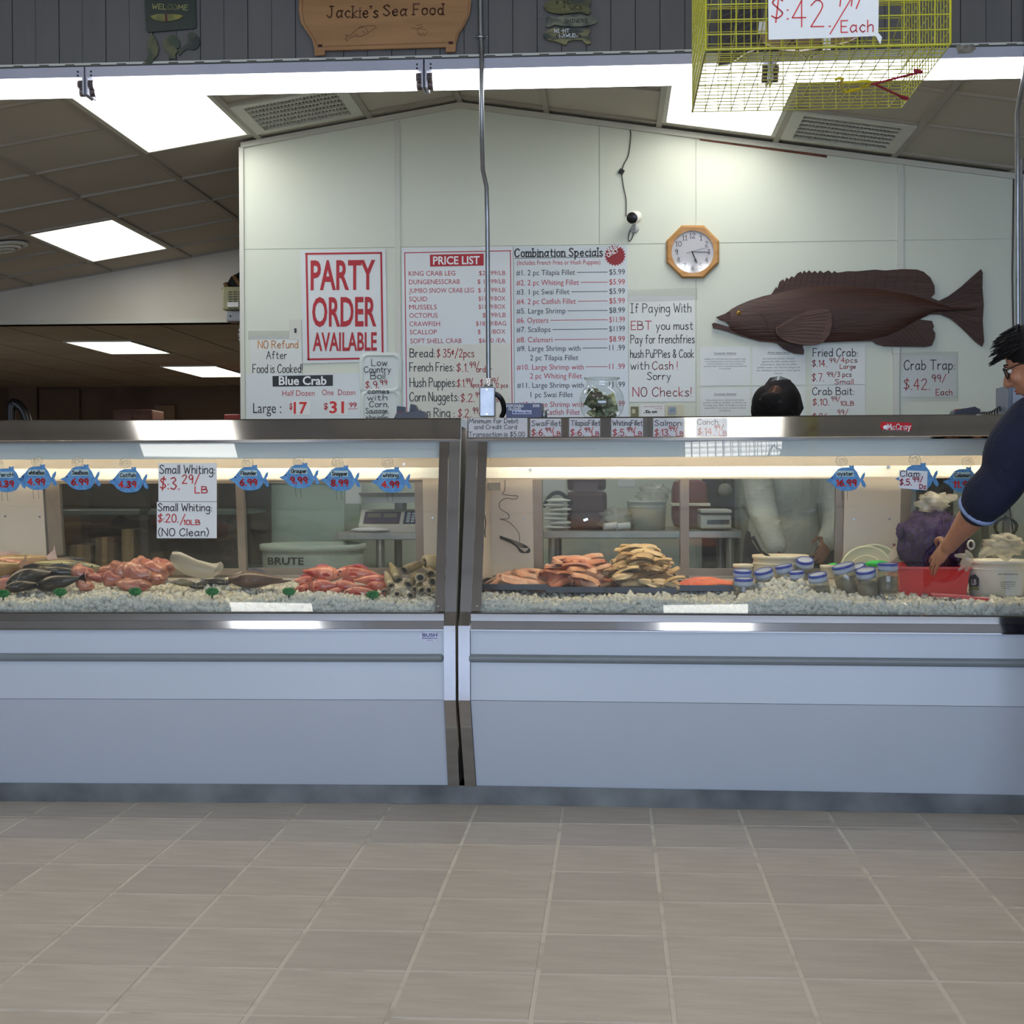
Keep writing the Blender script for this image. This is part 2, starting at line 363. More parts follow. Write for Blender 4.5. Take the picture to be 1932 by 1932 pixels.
for j in range(-1, 12):
    for i in range(-11, 12):
        x, y = GX0+i*TS, GY0-(j)*TS
        if y > 5.2 or abs(x) > 0.42*(y+TS)+0.55 or y < 2.2: continue
        t = link_part('tile', tile_me[(i*7+j*3+i*j) % 2], floor)
        t.location = (x, y, rnd(-0.0006, 0.0006))
        t.matrix_parent_inverse = Matrix.LocRotScale(floor.location, floor.rotation_euler, floor.scale).inverted()
mb = MB()
for j in range(-45, 30):
    for i in range(-29, 23):
        x, y = GX0+i*TS, GY0-(j)*TS
        if not (y > 5.2 or abs(x) > 0.42*(y+TS)+0.55 or y < 2.2) or y < -3.2 or y > 11 or x < -8.8 or x > 6.6: continue
        e = 0.004; mb.add([(x+e, y+e, 0), (x+TS-e, y+e, 0), (x+TS-e, y+TS-e, 0), (x+e, y+TS-e, 0)], [(0, 1, 2, 3)])
link_part('tiles_beyond', mb.mesh('tiles_beyond', M_TILE), floor, kind='stuff')

# ------------------------------------------------------------------ the gable ceiling behind the counter
YW, YH, YS = 8.0, 5.45, 10.87
A_, R_, B_ = P(455, 268, YW), P(868, 192, YW), P(1905, 325, YW)
SL, SR = (R_.z-A_.z)/(R_.x-A_.x), (B_.z-R_.z)/(B_.x-R_.x)
def cz(x): return R_.z+(x-R_.x)*(SL if x < R_.x else SR)
def roof_pl(left): return Pl((R_.x, YW, R_.z), (-(SL if left else SR), 0, 1))
XL, XR = -5.9, 4.7
bars = [-5.52, -4.92, -4.32, -3.715, -3.115, -2.51, -1.905, -1.30, -0.814, -0.35, 0.247, 0.86, 1.475, 2.085, 2.695, 3.3, 3.91, 4.5]
YG = 5.52
cross = [5.53, 6.06, 6.69, 7.28, 7.89, 8.56, 9.21, 9.86, 10.42, 10.87]
mb = MB()
for xa, xb in ((XL, R_.x), (R_.x, XR)):
    mb.hexa([(xa, YG, cz(xa)+0.03), (xb, YG, cz(xb)+0.03), (xb, YS, cz(xb)+0.03), (xa, YS, cz(xa)+0.03),
             (xa, YG, cz(xa)+0.10), (xb, YG, cz(xb)+0.10), (xb, YS, cz(xb)+0.10), (xa, YS, cz(xa)+0.10)])
ceiling = obj('ceiling', mb, M_TBAR, kind='structure')
mb = MB()
for x in bars:
    w_ = 0.014
    mb.hexa([(x-w_, YG, cz(x-w_)-0.006), (x+w_, YG, cz(x+w_)-0.006), (x+w_, YS, cz(x+w_)-0.006), (x-w_, YS, cz(x-w_)-0.006),
             (x-w_, YG, cz(x-w_)+0.012), (x+w_, YG, cz(x+w_)+0.012), (x+w_, YS, cz(x+w_)+0.012), (x-w_, YS, cz(x-w_)+0.012)])
lights_at = [(-2.51, 6.69), (-3.715, 9.21), (0.247, 6.69), ]    # x of the left bar, y of the near edge, two cells deep
for y in cross:
    for xa, xb in zip([XL]+bars, bars+[XR]):
        if any(xa == q[0] and q[1] < y < q[1]+1.1 for q in lights_at): continue
        mb.hexa([(xa, y-.011, cz(xa)-0.005), (xb, y-.011, cz(xb)-0.005), (xb, y+.011, cz(xb)-0.005), (xa, y+.011, cz(xa)-0.005),
                 (xa, y-.011, cz(xa)+0.010), (xb, y-.011, cz(xb)+0.010), (xb, y+.011, cz(xb)+0.010), (xa, y+.011, cz(xa)+0.010)])
link_part('ceiling_grid', mb.mesh('ceiling_grid', M_TBAR), ceiling)
lights_at = [(-2.51, 6.69), (-3.715, 9.21), (0.247, 6.69), ]    # x of the left bar, y of the near edge, two cells deep
vents_at = [(-1.905, 7.28), (0.86, 7.28)]
def cell_pt(x, y, dz): return Vector((x, y, cz(x)+dz))
covered = set()
for x, y in lights_at:
    i = bars.index(x); j = cross.index(y); covered |= {(i, j), (i, j+1)}
for x, y in vents_at: covered.add((bars.index(x), cross.index(y)))
for i in range(len(bars)-1):
    for j in range(len(cross)-1):
        if (i, j) in covered: continue
        xa, xb, ya, yb = bars[i]+.012, bars[i+1]-.012, cross[j]+.009, cross[j+1]-.009
        d = rnd(0.006, 0.009); mb = MB()
        mb.hexa([cell_pt(xa, ya, d), cell_pt(xb, ya, d), cell_pt(xb, yb, d), cell_pt(xa, yb, d),
                 cell_pt(xa, ya, d+.018), cell_pt(xb, ya, d+.018), cell_pt(xb, yb, d+.018), cell_pt(xa, yb, d+.018)])
        link_part('ceiling_tile', mb.mesh('ceiling_tile', M_CEIL), ceiling)
def ceiling_light(x0, y0, x1, y1, zf, label, e=None, gr='recessed ceiling lights'):
    t = thing('ceiling_light', label, 'ceiling light', ((x0+x1)/2, (y0+y1)/2, zf((x0+x1)/2)), gr)
    mb = MB(); b = 0.022
    for xa, ya, xb, yb in ((x0, y0, x1, y0+b), (x0, y1-b, x1, y1), (x0, y0+b, x0+b, y1-b), (x1-b, y0+b, x1, y1-b)):
        mb.hexa([(xa, ya, zf(xa)-.004), (xb, ya, zf(xb)-.004), (xb, yb, zf(xb)-.004), (xa, yb, zf(xa)-.004), (xa, ya, zf(xa)+.02), (xb, ya, zf(xb)+.02), (xb, yb, zf(xb)+.02), (xa, yb, zf(xa)+.02)])
    link_part('frame', mb.mesh('frame', M_TRIM), t)
    mb = MB(); a = b-.002
    mb.hexa([(x0+a, y0+a, zf(x0+a)+.004), (x1-a, y0+a, zf(x1-a)+.004), (x1-a, y1-a, zf(x1-a)+.004), (x0+a, y1-a, zf(x0+a)+.004),
             (x0+a, y0+a, zf(x0+a)+.016), (x1-a, y0+a, zf(x1-a)+.016), (x1-a, y1-a, zf(x1-a)+.016), (x0+a, y1-a, zf(x0+a)+.016)])
    link_part('diffuser', mb.mesh('diffuser', e or E_PANEL), t); return t
ceiling_light(-2.496, 6.70, -1.919, 7.879, cz, 'large glowing ceiling light just left of the left air grille')
ceiling_light(-3.701, 9.22, -3.129, 10.41, cz, 'glowing ceiling light in the dim ceiling left of the menu wall')
ceiling_light(0.261, 6.70, 0.846, 7.879, cz, 'glowing ceiling light behind the yellow wire trap, above the fish plaque')
def ceiling_vent(x0, y0, x1, y1, label):
    t = thing('ceiling_vent', label, 'air vent', ((x0+x1)/2, (y0+y1)/2, cz((x0+x1)/2)))
    def hx(mb, xa, ya, xb, yb, a, b): mb.hexa([(xa, ya, cz(xa)+a), (xb, ya, cz(xb)+a), (xb, yb, cz(xb)+a), (xa, yb, cz(xa)+a), (xa, ya, cz(xa)+b), (xb, ya, cz(xb)+b), (xb, yb, cz(xb)+b), (xa, yb, cz(xa)+b)])
    mb = MB(); b = 0.055
    for q in ((x0, y0, x1, y0+b), (x0, y1-b, x1, y1), (x0, y0+b, x0+b, y1-b), (x1-b, y0+b, x1, y1-b)): hx(mb, *q, -.012, .012)
    link_part('frame', mb.mesh('frame', M_TRIM), t)
    mb = MB(); hx(mb, x0+b, y0+b, x1-b, y1-b, .018, .024); link_part('duct_darkness', mb.mesh('duct_darkness', M_DARK), t)  # black sheet above the louvres paints in the dark of the duct
    n = 6
    for k in range(1, n):
        y = y0+b+(y1-y0-2*b)*k/n; mb = MB(); hx(mb, x0+b, y-.006, x1-b, y+.006, -.008, .006); link_part('bar', mb.mesh('bar', M_TRIM), t)
    k = 0; x = x0+b+.008
    sl = MB()
    while x < x1-b-.005:
        mb = MB(); mb.hexa([(x, y0+b, cz(x)-.004), (x+.002, y0+b, cz(x)-.004), (x+.002, y1-b, cz(x)-.004), (x, y1-b, cz(x)-.004),
                            (x+.002, y0+b, cz(x)+.005), (x+.004, y0+b, cz(x)+.005), (x+.004, y1-b, cz(x)+.005), (x+.002, y1-b, cz(x)+.005)])
        link_part('louvre', mb.mesh('louvre', M_TRIM), t); x += 0.0185
ceiling_vent(-1.89, 7.30, -1.315, 7.875, 'square white air grille in the ceiling beside the large left light')
ceiling_vent(0.875, 7.30, 1.46, 7.875, 'square white air grille in the ceiling below the yellow wire trap')
# round diffuser at the far left
pc = roof_pl(True).pt(8, 464)
nn = Vector((-SL, 0, 1)).normalized(); RM = Matrix.Translation(pc) @ Vector((0, 0, -1)).rotation_difference(-nn).to_matrix().to_4x4()
t = thing('round_vent', 'round ceiling air diffuser at the far left edge', 'air vent', pc)
for k, (r0, r1, z0) in enumerate(((.15, .12, 0), (.105, .085, -.012), (.07, .05, -.02))):
    mb = MB(); mb.lathe([(r0, -.002+z0*.3), (r0-.004, -.012+z0), (r1, -.02+z0), (r1-.004, -.004+z0)], 28, RM); link_part('ring', mb.mesh('ring', M_TRIM), t)
mb = MB(); mb.lathe([(0, -.001), (.12, -.001), (.12, .003), (0, .003)], 28, RM); link_part('duct_darkness', mb.mesh('duct_darkness', M_DARK), t)  # black disc painted in for the shade inside the round duct
mb = MB(); mb.lathe([(0, -.034), (.035, -.03), (.03, -.02), (0, -.02)], 20, RM); link_part('cone', mb.mesh('cone', M_TRIM), t)

# ------------------------------------------------------------------ back wall with the menus
mb = MB(); wl = P(457, 500, YW).x; wr = XR
prof = [(wl, 0), (wr, 0), (wr, cz(wr)-.002), (R_.x, R_.z-.002), (wl, cz(wl)-.002)]
mb.prism([(x, YW+.006, z) for x, z in prof], [(x, YW+.13, z) for x, z in prof])
wall = obj('wall_back', mb, M_WALL, kind='structure')
WP = Pl((0, YW, 0), (0, 1, 0))
xs = [wl]+[P(u, 500, YW).x for u in (750, 1131, 1313, 1699, 1913)]+[wr]
zs_seam = P(1100, 462, YW).z
for k in range(len(xs)-1):
    a, b = xs[k]+.0015, xs[k+1]-.0015
    mb = MB(); mb.box(a, YW, 0.02, b, YW+.006, zs_seam-.002); link_part('panel', mb.mesh('panel', M_WALL), wall)
    top = [(a, zs_seam+.002), (b, zs_seam+.002), (b, cz(b)-.03)]+([(R_.x, R_.z-.03)] if a < R_.x < b else [])+[(a, cz(a)-.03)]
    mb = MB(); mb.prism([(x, YW, z) for x, z in top], [(x, YW+.006, z) for x, z in top]); link_part('panel', mb.mesh('panel', M_WALL), wall)
M_TRIMW = mat('white_trim', (205, 206, 194), 0.4, 0, 0.01, 4)
def batten(u, v0, v1, wd, nm='batten', th=.008):
    p0, p1 = P(u, v0, YW), P(u, v1, YW); mb = MB(); mb.box(p0.x-wd/2, YW-th, min(p0.z, p1.z), p0.x+wd/2, YW, max(p0.z, p1.z)); link_part(nm, mb.mesh(nm, M_TRIMW), wall)
batten(749, 222, 800, .030); batten(1699, 308, 652, .032)
batten(1690, 668, 900, .030, 'raceway', .014); batten(1690, 656, 668, .036, 'raceway_joint', .017)
p = P(459.5, 270, YW); mb = MB(); mb.box(wl-.012, YW-.012, 0, wl+.012, YW+.14, cz(wl)-.03); link_part('corner_trim', mb.mesh('corner_trim', M_TRIMW), wall)
mb = MB()
for xa, xb in ((wl, R_.x), (R_.x, wr)):
    mb.hexa([(xa, YW-.02, cz(xa)-.035), (xb, YW-.02, cz(xb)-.035), (xb, YW, cz(xb)-.035), (xa, YW, cz(xa)-.035), (xa, YW-.02, cz(xa)-.006), (xb, YW-.02, cz(xb)-.006), (xb, YW, cz(xb)-.006), (xa, YW, cz(xa)-.006)])
link_part('angle_trim', mb.mesh('angle_trim', M_TRIM), wall)
mb = MB(); xa, xb = P(1320, 258, YW).x, P(1560, 285, YW).x
mb.hexa([(xa, YW-.004, cz(xa)-.042), (xb, YW-.004, cz(xb)-.047), (xb, YW, cz(xb)-.047), (xa, YW, cz(xa)-.042), (xa, YW-.004, cz(xa)-.034), (xb, YW-.004, cz(xb)-.034), (xb, YW, cz(xb)-.034), (xa, YW, cz(xa)-.034)])
link_part('rust_line', mb.mesh('rust_line', mat('rust', (110, 62, 44), 0.8, 0, 0.2, 30)), wall)

# ------------------------------------------------------------------ far wall (soffit), the low room beyond it
zb = P(200, 611, YS).z
mb = MB(); prof = [(XL, zb), (XR, zb), (XR, cz(XR)+.03), (R_.x, R_.z+.03), (XL, cz(XL)+.03)]
mb.prism([(x, YS, z) for x, z in prof], [(x, YS+.12, z) for x, z in prof])
M_SOFF = two_tone('patched_plaster', (196, 188, 170), (210, 205, 192), 1.3, 0.8, 0.3, 0.7)
wall_far = obj('wall_far', mb, M_SOFF, kind='structure')
mb = MB(); mb.box(XL, YS-.015, zb, XR, YS+.12, zb+.03); link_part('edge_trim', mb.mesh('edge_trim', M_TRIM), wall_far)
mb = MB(); mb.box(-9, YS+.121, zb+.02, 4.7, 18.3, zb+.08)
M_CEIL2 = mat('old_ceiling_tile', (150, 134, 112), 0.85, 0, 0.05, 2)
c2 = obj('ceiling_rear', mb, M_TBAR, kind='structure')
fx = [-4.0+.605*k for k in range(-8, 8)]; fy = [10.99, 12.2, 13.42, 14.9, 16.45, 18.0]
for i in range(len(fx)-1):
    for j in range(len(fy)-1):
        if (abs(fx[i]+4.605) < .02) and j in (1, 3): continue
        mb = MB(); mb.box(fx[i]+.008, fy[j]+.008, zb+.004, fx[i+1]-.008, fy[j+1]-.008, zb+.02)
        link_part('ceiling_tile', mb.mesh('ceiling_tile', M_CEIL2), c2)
ceiling_light(-4.595, 12.22, -4.01, 13.40, lambda x: zb, 'nearer flat glowing light in the dark rear room ceiling', E_FAR)
ceiling_light(-4.60, 14.92, -4.01, 16.43, lambda x: zb, 'farther flat glowing light in the dark rear room ceiling', E_FAR)
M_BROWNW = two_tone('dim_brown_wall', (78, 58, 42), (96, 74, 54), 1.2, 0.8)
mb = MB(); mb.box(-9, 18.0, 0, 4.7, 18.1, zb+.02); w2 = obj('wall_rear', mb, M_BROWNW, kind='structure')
mb = MB(); mb.box(-9.1, 11, 0, -9.0, 18.1, 3.4); mb.box(-6.0, 5.5, 0, -5.9, 11, 3.4); obj('wall_left', mb, M_SOFF, kind='structure')
mb = MB(); mb.box(4.7, -3.3, 0, 4.8, 18.1, 3.5); obj('wall_right', mb, M_WALL, kind='structure')
mb = MB(); mb.box(-9.1, -3.3, 0, -9.0, 5.5, 3.4); obj('wall_left', mb, M_WALL, kind='structure')
# pale door-height panels on the rear wall, dark pipe, brown cabinet and red box
for u0, u1, v0, c in ((14, 70, 722, (100, 80, 60)), (72, 150, 735, (92, 72, 52)), (290, 330, 765, (120, 96, 70))):
    a, b = P(u0, v0, 17.9), P(u1, 1000, 17.9); mb = MB(); mb.box(a.x, 17.93, .4, b.x, 18.0, a.z); link_part('wall_patch', mb.mesh('wall_patch', mat('patch%d' % u0, c, 0.8, 0, 0.05, 3)), w2)
pts = catmull([P(22, 800, 14), P(22, 764, 14), P(32, 762, 14), P(45, 775, 14), P(54, 800, 14)], 5)
mb = MB(); mb.tube([(pts[0].x, 14, .0)]+[tuple(p) for p in pts]+[(pts[-1].x+.02, 14, 0)], .045, 10); obj('vent_pipe', mb, M_BLACK, label='dark bent pipe standing in the rear room at the far left', cat='pipe')
a, b = P(212, 773, 15), P(288, 800, 15); mb = MB(); mb.bevbox(a.x, 15, 0, b.x, 15.4, a.z, .02)
t = obj('wooden_cabinet', mb, mat('dark_wood', (82, 50, 34), 0.6, 0, 0.1, 6), label='dark brown cabinet top in the rear room, left of the menu wall', cat='cabinet')
mb = MB(); mb.box(a.x+.03, 14.985, .3, (a.x+b.x)/2-.01, 15, a.z-.05); mb.box((a.x+b.x)/2+.01, 14.985, .3, b.x-.03, 15, a.z-.05); link_part('door', mb.mesh('door', mat('dark_wood2', (92, 58, 38), 0.6, 0, 0.1, 6)), t)
a, b = P(425, 783, 15), P(452, 800, 15); mb = MB(); mb.bevbox(a.x, 15, 0, b.x, 15.3, a.z, .01)
t = obj('red_cooler', mb, mat('red_cooler_paint', (150, 30, 26), 0.4, 0, 0.02, 4), label='red box in the rear room just left of the menu wall', cat='cooler')
mb = MB(); mb.bevbox(a.x-.01, 14.99, a.z-.05, b.x+.01, 15.31, a.z+.005, .01); link_part('lid', mb.mesh('lid', mat('red_cooler_lid', (165, 34, 30), 0.4, 0, 0.02, 4)), t)

# wall-mounted air conditioner with black slab for the dark torn hole above, junction box, coiled cord
SP = Pl((0, YS-.005, 0), (0, 1, 0))
hole = [(418, 545), (430, 535), (424, 543), (436, 522), (448, 516), (462, 506), (475, 505), (478, 545), (462, 560), (432, 552)]
mb = poly2d(SP, hole, 0.0, .004); link_part('torn_hole_darkness', mb.mesh('torn_hole_darkness', M_DARK), wall_far)  # flat black slab, the hole's inner shade put in as colour
for k, (a, b) in enumerate((((441, 520), (456, 542)), ((424, 534), (432, 546)), ((458, 509), (470, 520)))):
    mb = MB(); mb.tube([SP.pt(*a, .03), SP.pt(*b, .03)], .016, 6); link_part('lath', mb.mesh('lath', mat('lath_wood', (110, 80, 48), 0.8, 0, 0.1, 9)), wall_far)
AP = Pl((0, YS-.45, 0), (0, 1, 0)); a, b = AP.pt(419, 541), AP.pt(478, 584)
t = thing('air_conditioner', 'olive window air conditioner poking from the torn plaster left of the menu wall', 'air conditioner', ((a.x+b.x)/2, YS-.2, b.z))
M_OLIVE = mat('olive_metal', (150, 148, 112), 0.5, 0, 0.04, 8)
mb = MB(); mb.bevbox(a.x, YS-.45, b.z, b.x, YS+.02, a.z, .012); link_part('housing', mb.mesh('housing', M_OLIVE), t)
for k in range(9):
    z = a.z-.035-k*.0165
    for u0, u1 in ((431, 438), (440.5, 447), (450, 456)):
        mb = MB(); mb.box(AP.pt(u0, 560).x, YS-.454, z-.006, AP.pt(u1, 560).x, YS-.45, z); link_part('louvre', mb.mesh('louvre', mat('louvre_dark', (70, 68, 48), 0.6, 0, 0)), t)
mb = poly2d(AP, rect(429, 570, 450, 579), .004, .002); link_part('rating_label', mb.mesh('rating_label', M_PAPER), t)
a, b = AP.pt(426, 586), AP.pt(470, 606)
t = thing('junction_box', 'grey metal junction box hung under the olive air conditioner', 'junction box', ((a.x+b.x)/2, YS-.35, b.z))
mb = MB(); mb.bevbox(a.x, YS-.44, b.z, b.x, YS-.3, a.z, .006); link_part('box', mb.mesh('box', M_GALV), t)
mb = MB(); mb.tube([(a.x+.03, YS-.445, (a.z+b.z)/2), (a.x+.03, YS-.44, (a.z+b.z)/2)], .006, 8); link_part('screw', mb.mesh('screw', M_DARK), t)
mb = MB(); c = AP.pt(453, 610); mb.tube([(c.x, YS-.37, b.z+.01), (c.x, YS-.37, c.z)], .02, 8); link_part('fitting', mb.mesh('fitting', M_BLACK), t)
mb = MB(); pts = catmull([AP.pt(453, 612), AP.pt(451, 632), AP.pt(453, 645), AP.pt(462, 655), AP.pt(480, 658)], 10)
mb.tube([p+Vector((.008*math.sin(i*2.4), 0, .008*math.cos(i*2.4))) for i, p in enumerate(pts)], .006, 6)
obj('coiled_cord', mb, M_GALV, label='silver flexible cord curling down from the grey junction box', cat='cord')

# ------------------------------------------------------------------ customer side: flat ceiling, front wall with windows
mb = MB(); mb.box(-9, -3.3, 3.32, 4.7, YH+.06, 3.40)
cf = obj('ceiling_front', mb, M_TBAR, kind='structure')
LX = [(-2.62, 2.70), (0.19, 2.70), (-2.37, -.03), (0.02, -.03)]
for i in range(-8, 8):
    for j in range(-5, 5):
        x, y = 0.33+i*.6, 2.83+j*.61
        if x < -5 or x > 4.1 or y > 5.0: continue
        if any(x+.59 > q[0] and x < q[0]+.59 and y+.6 > q[1] and y < q[1]+1.2 for q in LX): continue
        mb = MB(); mb.box(x+.012, y+.012, 3.308, x+.588, y+.598, 3.322); link_part('ceiling_tile', mb.mesh('ceiling_tile', M_CEIL), cf)
for k, (x, y) in enumerate(LX):
    ceiling_light(x, y, x+.6, y+1.22, lambda x: 3.31, 'flat ceiling light over the customers, %s' % ('nearer the counter on the left', 'nearer the counter on the right', 'farther from the counter on the left', 'farther from the counter on the right')[k], gr='ceiling lights over the customers')
M_FRAME = mat('window_frame', (120, 122, 126), 0.4, 0.3, 0.02, 5)
mb = MB(); mb.box(-9, -3.3, 0, 4.7, -3.2, .55); mb.box(-9, -3.3, 2.55, 4.7, -3.2, 3.32)
for x0, x1 in ((-9, -3.3), (3.6, 4.7)): mb.box(x0, -3.3, .55, x1, -3.2, 2.55)
wf = obj('wall_front', mb, M_WALL, kind='structure')
mb = MB()
for x in (-3.3, -1.6, 0.1, 1.85, 3.56): mb.box(x-.03, -3.28, .55, x+.03, -3.18, 2.55)
mb.box(-3.3, -3.28, .53, 3.6, -3.16, .58); mb.box(-3.3, -3.28, 2.5, 3.6, -3.18, 2.56)
obj('window_1', mb, M_FRAME, kind='structure')

# ------------------------------------------------------------------ header: grey vertical siding above the counter
HP = Pl((0, YH, 0), (0, 1, 0)); zh = HP.pt(966, 101).z
mb = MB(); mb.box(-5.88, YH+.014, zh+.012, 4.69, YH+.06, 3.33); header = obj('wall_header', mb, M_DARK, kind='structure')
p0 = HP.pt(23, 60).x; gw = (HP.pt(1292, 60).x-p0)/28.0 if True else .09
k = -40
while p0+k*gw < 4.6:
    x = p0+k*gw; mb = MB(); prd = .0 if k % 2 else .003
    mb.hexa([(x+.0012, YH+prd, zh), (x+gw-.0012, YH+prd, zh), (x+gw-.0005, YH+.014, zh), (x+.0005, YH+.014, zh),
             (x+.0012, YH+prd, 3.32), (x+gw-.0012, YH+prd, 3.32), (x+gw-.0005, YH+.014, 3.32), (x+.0005, YH+.014, 3.32)])
    link_part('board', mb.mesh('board', M_SIDING), header); k += 1
mb = MB(); mb.box(-5.88, YH-.006, zh-.010, 4.69, YH+.05, zh-.001); link_part('white_edge', mb.mesh('white_edge', M_TRIMW), header)
mb = MB(); mb.box(-5.88, YH-.008, zh-.019, 4.69, YH+.06, zh-.010); link_part('bottom_track', mb.mesh('bottom_track', mat('dark_track', (62, 60, 54), 0.6, 0, 0)), header)
mb = MB()
for k in range(-34, 33): mb.box(k*.098+.03, YH-.0095, zh-.014, k*.098+.065, YH-.006, zh-.006)
link_part('track_clips', mb.mesh('track_clips', mat('dark_track2', (92, 90, 80), 0.6, 0, 0)), header, kind='stuff')

# fluorescent strip fixtures under the header
zt = zh-.0195; joints = [HP.pt(u, 140).x for u in (163-640, 163, 801, 1453, 1453+660)]
M_HOUS = mat('fixture_enamel', (176, 178, 190), 0.35, 0, 0.02, 6)
names = ['fluorescent strip light at the far left under the grey siding', 'fluorescent strip light hanging below the carved wooden shop sign',
         'fluorescent strip light behind the galvanised conduit', 'fluorescent strip light behind and right of the yellow wire trap']
for k in range(4):
    xa, xb = joints[k]+.003, joints[k+1]-.003
    t = thing('strip_light', names[k], 'light fixture', ((xa+xb)/2, YH+.02, zt-.16), 'fluorescent strips over the counter')
    z0 = HP.pt(966, 131).z
    mb = MB(); pr = [(YH-.02, zt), (YH+.09, zt), (YH+.09, z0), (YH-.02, z0)]
    mb.prism([(xa, y, z) for y, z in pr], [(xb, y, z) for y, z in pr]); link_part('housing', mb.mesh('housing', M_HOUS), t)
    for yy, zz in ((YH, z0-.022), (YH+.055, z0-.022), (YH+.02, z0-.046)):
        mb = MB(); mb.tube([(xa+.028, yy, zz), (xb-.028, yy, zz)], .019, 14); link_part('tube', mb.mesh('tube', E_TUBE), t)
        for xe, s in ((xa, 1), (xb, -1)):
            mb = MB(); mb.tube([(xe+s*.006, yy, zz), (xe+s*.03, yy, zz)], .0165, 10); link_part('socket', mb.mesh('socket', mat('socket_dark', (62, 52, 50), 0.5, 0, 0)), t)
    for xe, s in ((xa, 1), (xb, -1)):
        mb = MB(); mb.box(min(xe, xe+s*.007), YH-.018, z0-.062, max(xe, xe+s*.007), YH+.08, z0); link_part('end_plate', mb.mesh('end_plate', M_HOUS), t)
    mb = MB()
    for xe, s in ((xa, 1), (xb, -1)):
        for q in (.022,):
            for zz in (zt-.018, zt-.032): mb.box(xe+s*q-.003, YH-.022, zz-.003, xe+s*q+.003, YH-.0195, zz+.003)
    link_part('rivets', mb.mesh('rivets', M_DARK), t, kind='stuff')
mb = poly2d(Pl((0, YH-.0205, 0), (0, 1, 0)), [(1803, 86), (1836, 83), (1842, 92), (1834, 100), (1808, 102)], 0, .001)
obj('tape_residue', mb, mat('tape_residue', (140, 134, 122), 0.9, 0, 0.25, 60), label='grey patch of old tape residue on the right strip light housing', cat='tape patch')

# ------------------------------------------------------------------ the two refrigerated display cases
YF = 5.12
class Frame:
    def __init__(s, o, a): s.o = Vector(o); s.a = a; s.ex = Vector((math.cos(a), math.sin(a), 0)); s.ey = Vector((-math.sin(a), math.cos(a), 0))
    def w(s, x, y, z): return s.o+s.ex*x+s.ey*y+Vector((0, 0, z))
    def q(s, u, v, y, slope=0.0, z0=0.0):      # point on the local plane  yl = y + slope*(z-z0)
        return s.pl(y, slope, z0).pt(u, v)
    def pl(s, y, slope=0.0, z0=0.0):
        return Pl(s.w(0, y, z0), s.ey-Vector((0, 0, slope)))
    def loc(s, p): d = Vector(p)-s.o; return (d.dot(s.ex), d.dot(s.ey), p[2])
g0 = P(862, 1155, YF)
FL = Frame((g0.x, YF, 0), math.radians(1.5)); FR = Frame((g0.x, YF, 0), math.radians(-1.9))
def Z(v, y): return P(866, v, YF+y).z
zRT, zRB = Z(788.5, .27), Z(828, .255)
zGT, zGB = Z(834, .25), Z(1154, .045)
SG = (.25-.045)/(zGT-zGB)
zL0, zL1, zL2 = Z(1157, .02), Z(1171, .02), Z(1187, .0)
zC, zB = Z(1321, .0), Z(1482, .15)
YR0, SRR, ZR0 = .86, -.14, Z(1092, .86)        # rear plane: yl = .86 - .14*(z - ZR0)
def yr(z, off=0.0): return YR0+SRR*(z-ZR0)+off
def ext(F, prof, x0, x1, mb=None):
    mb = mb or MB(); mb.prism([F.w(x0, y, z) for y, z in prof], [F.w(x1, y, z) for y, z in prof]); return mb
def fbox(F, x0, y0, z0, x1, y1, z1, mb=None):
    return ext(F, [(y0, z0), (y1, z0), (y1, z1), (y0, z1)], x0, x1, mb)
def rear_piece(F, x0, x1, z0, z1, th, off=0.0):
    return ext(F, [(yr(z0, off), z0), (yr(z0, off+th), z0), (yr(z1, off+th), z1), (yr(z1, off), z1)], x0, x1)
def rx(F, u, v): return F.loc(F.pl(YR0, SRR, ZR0).pt(u, v))[0]
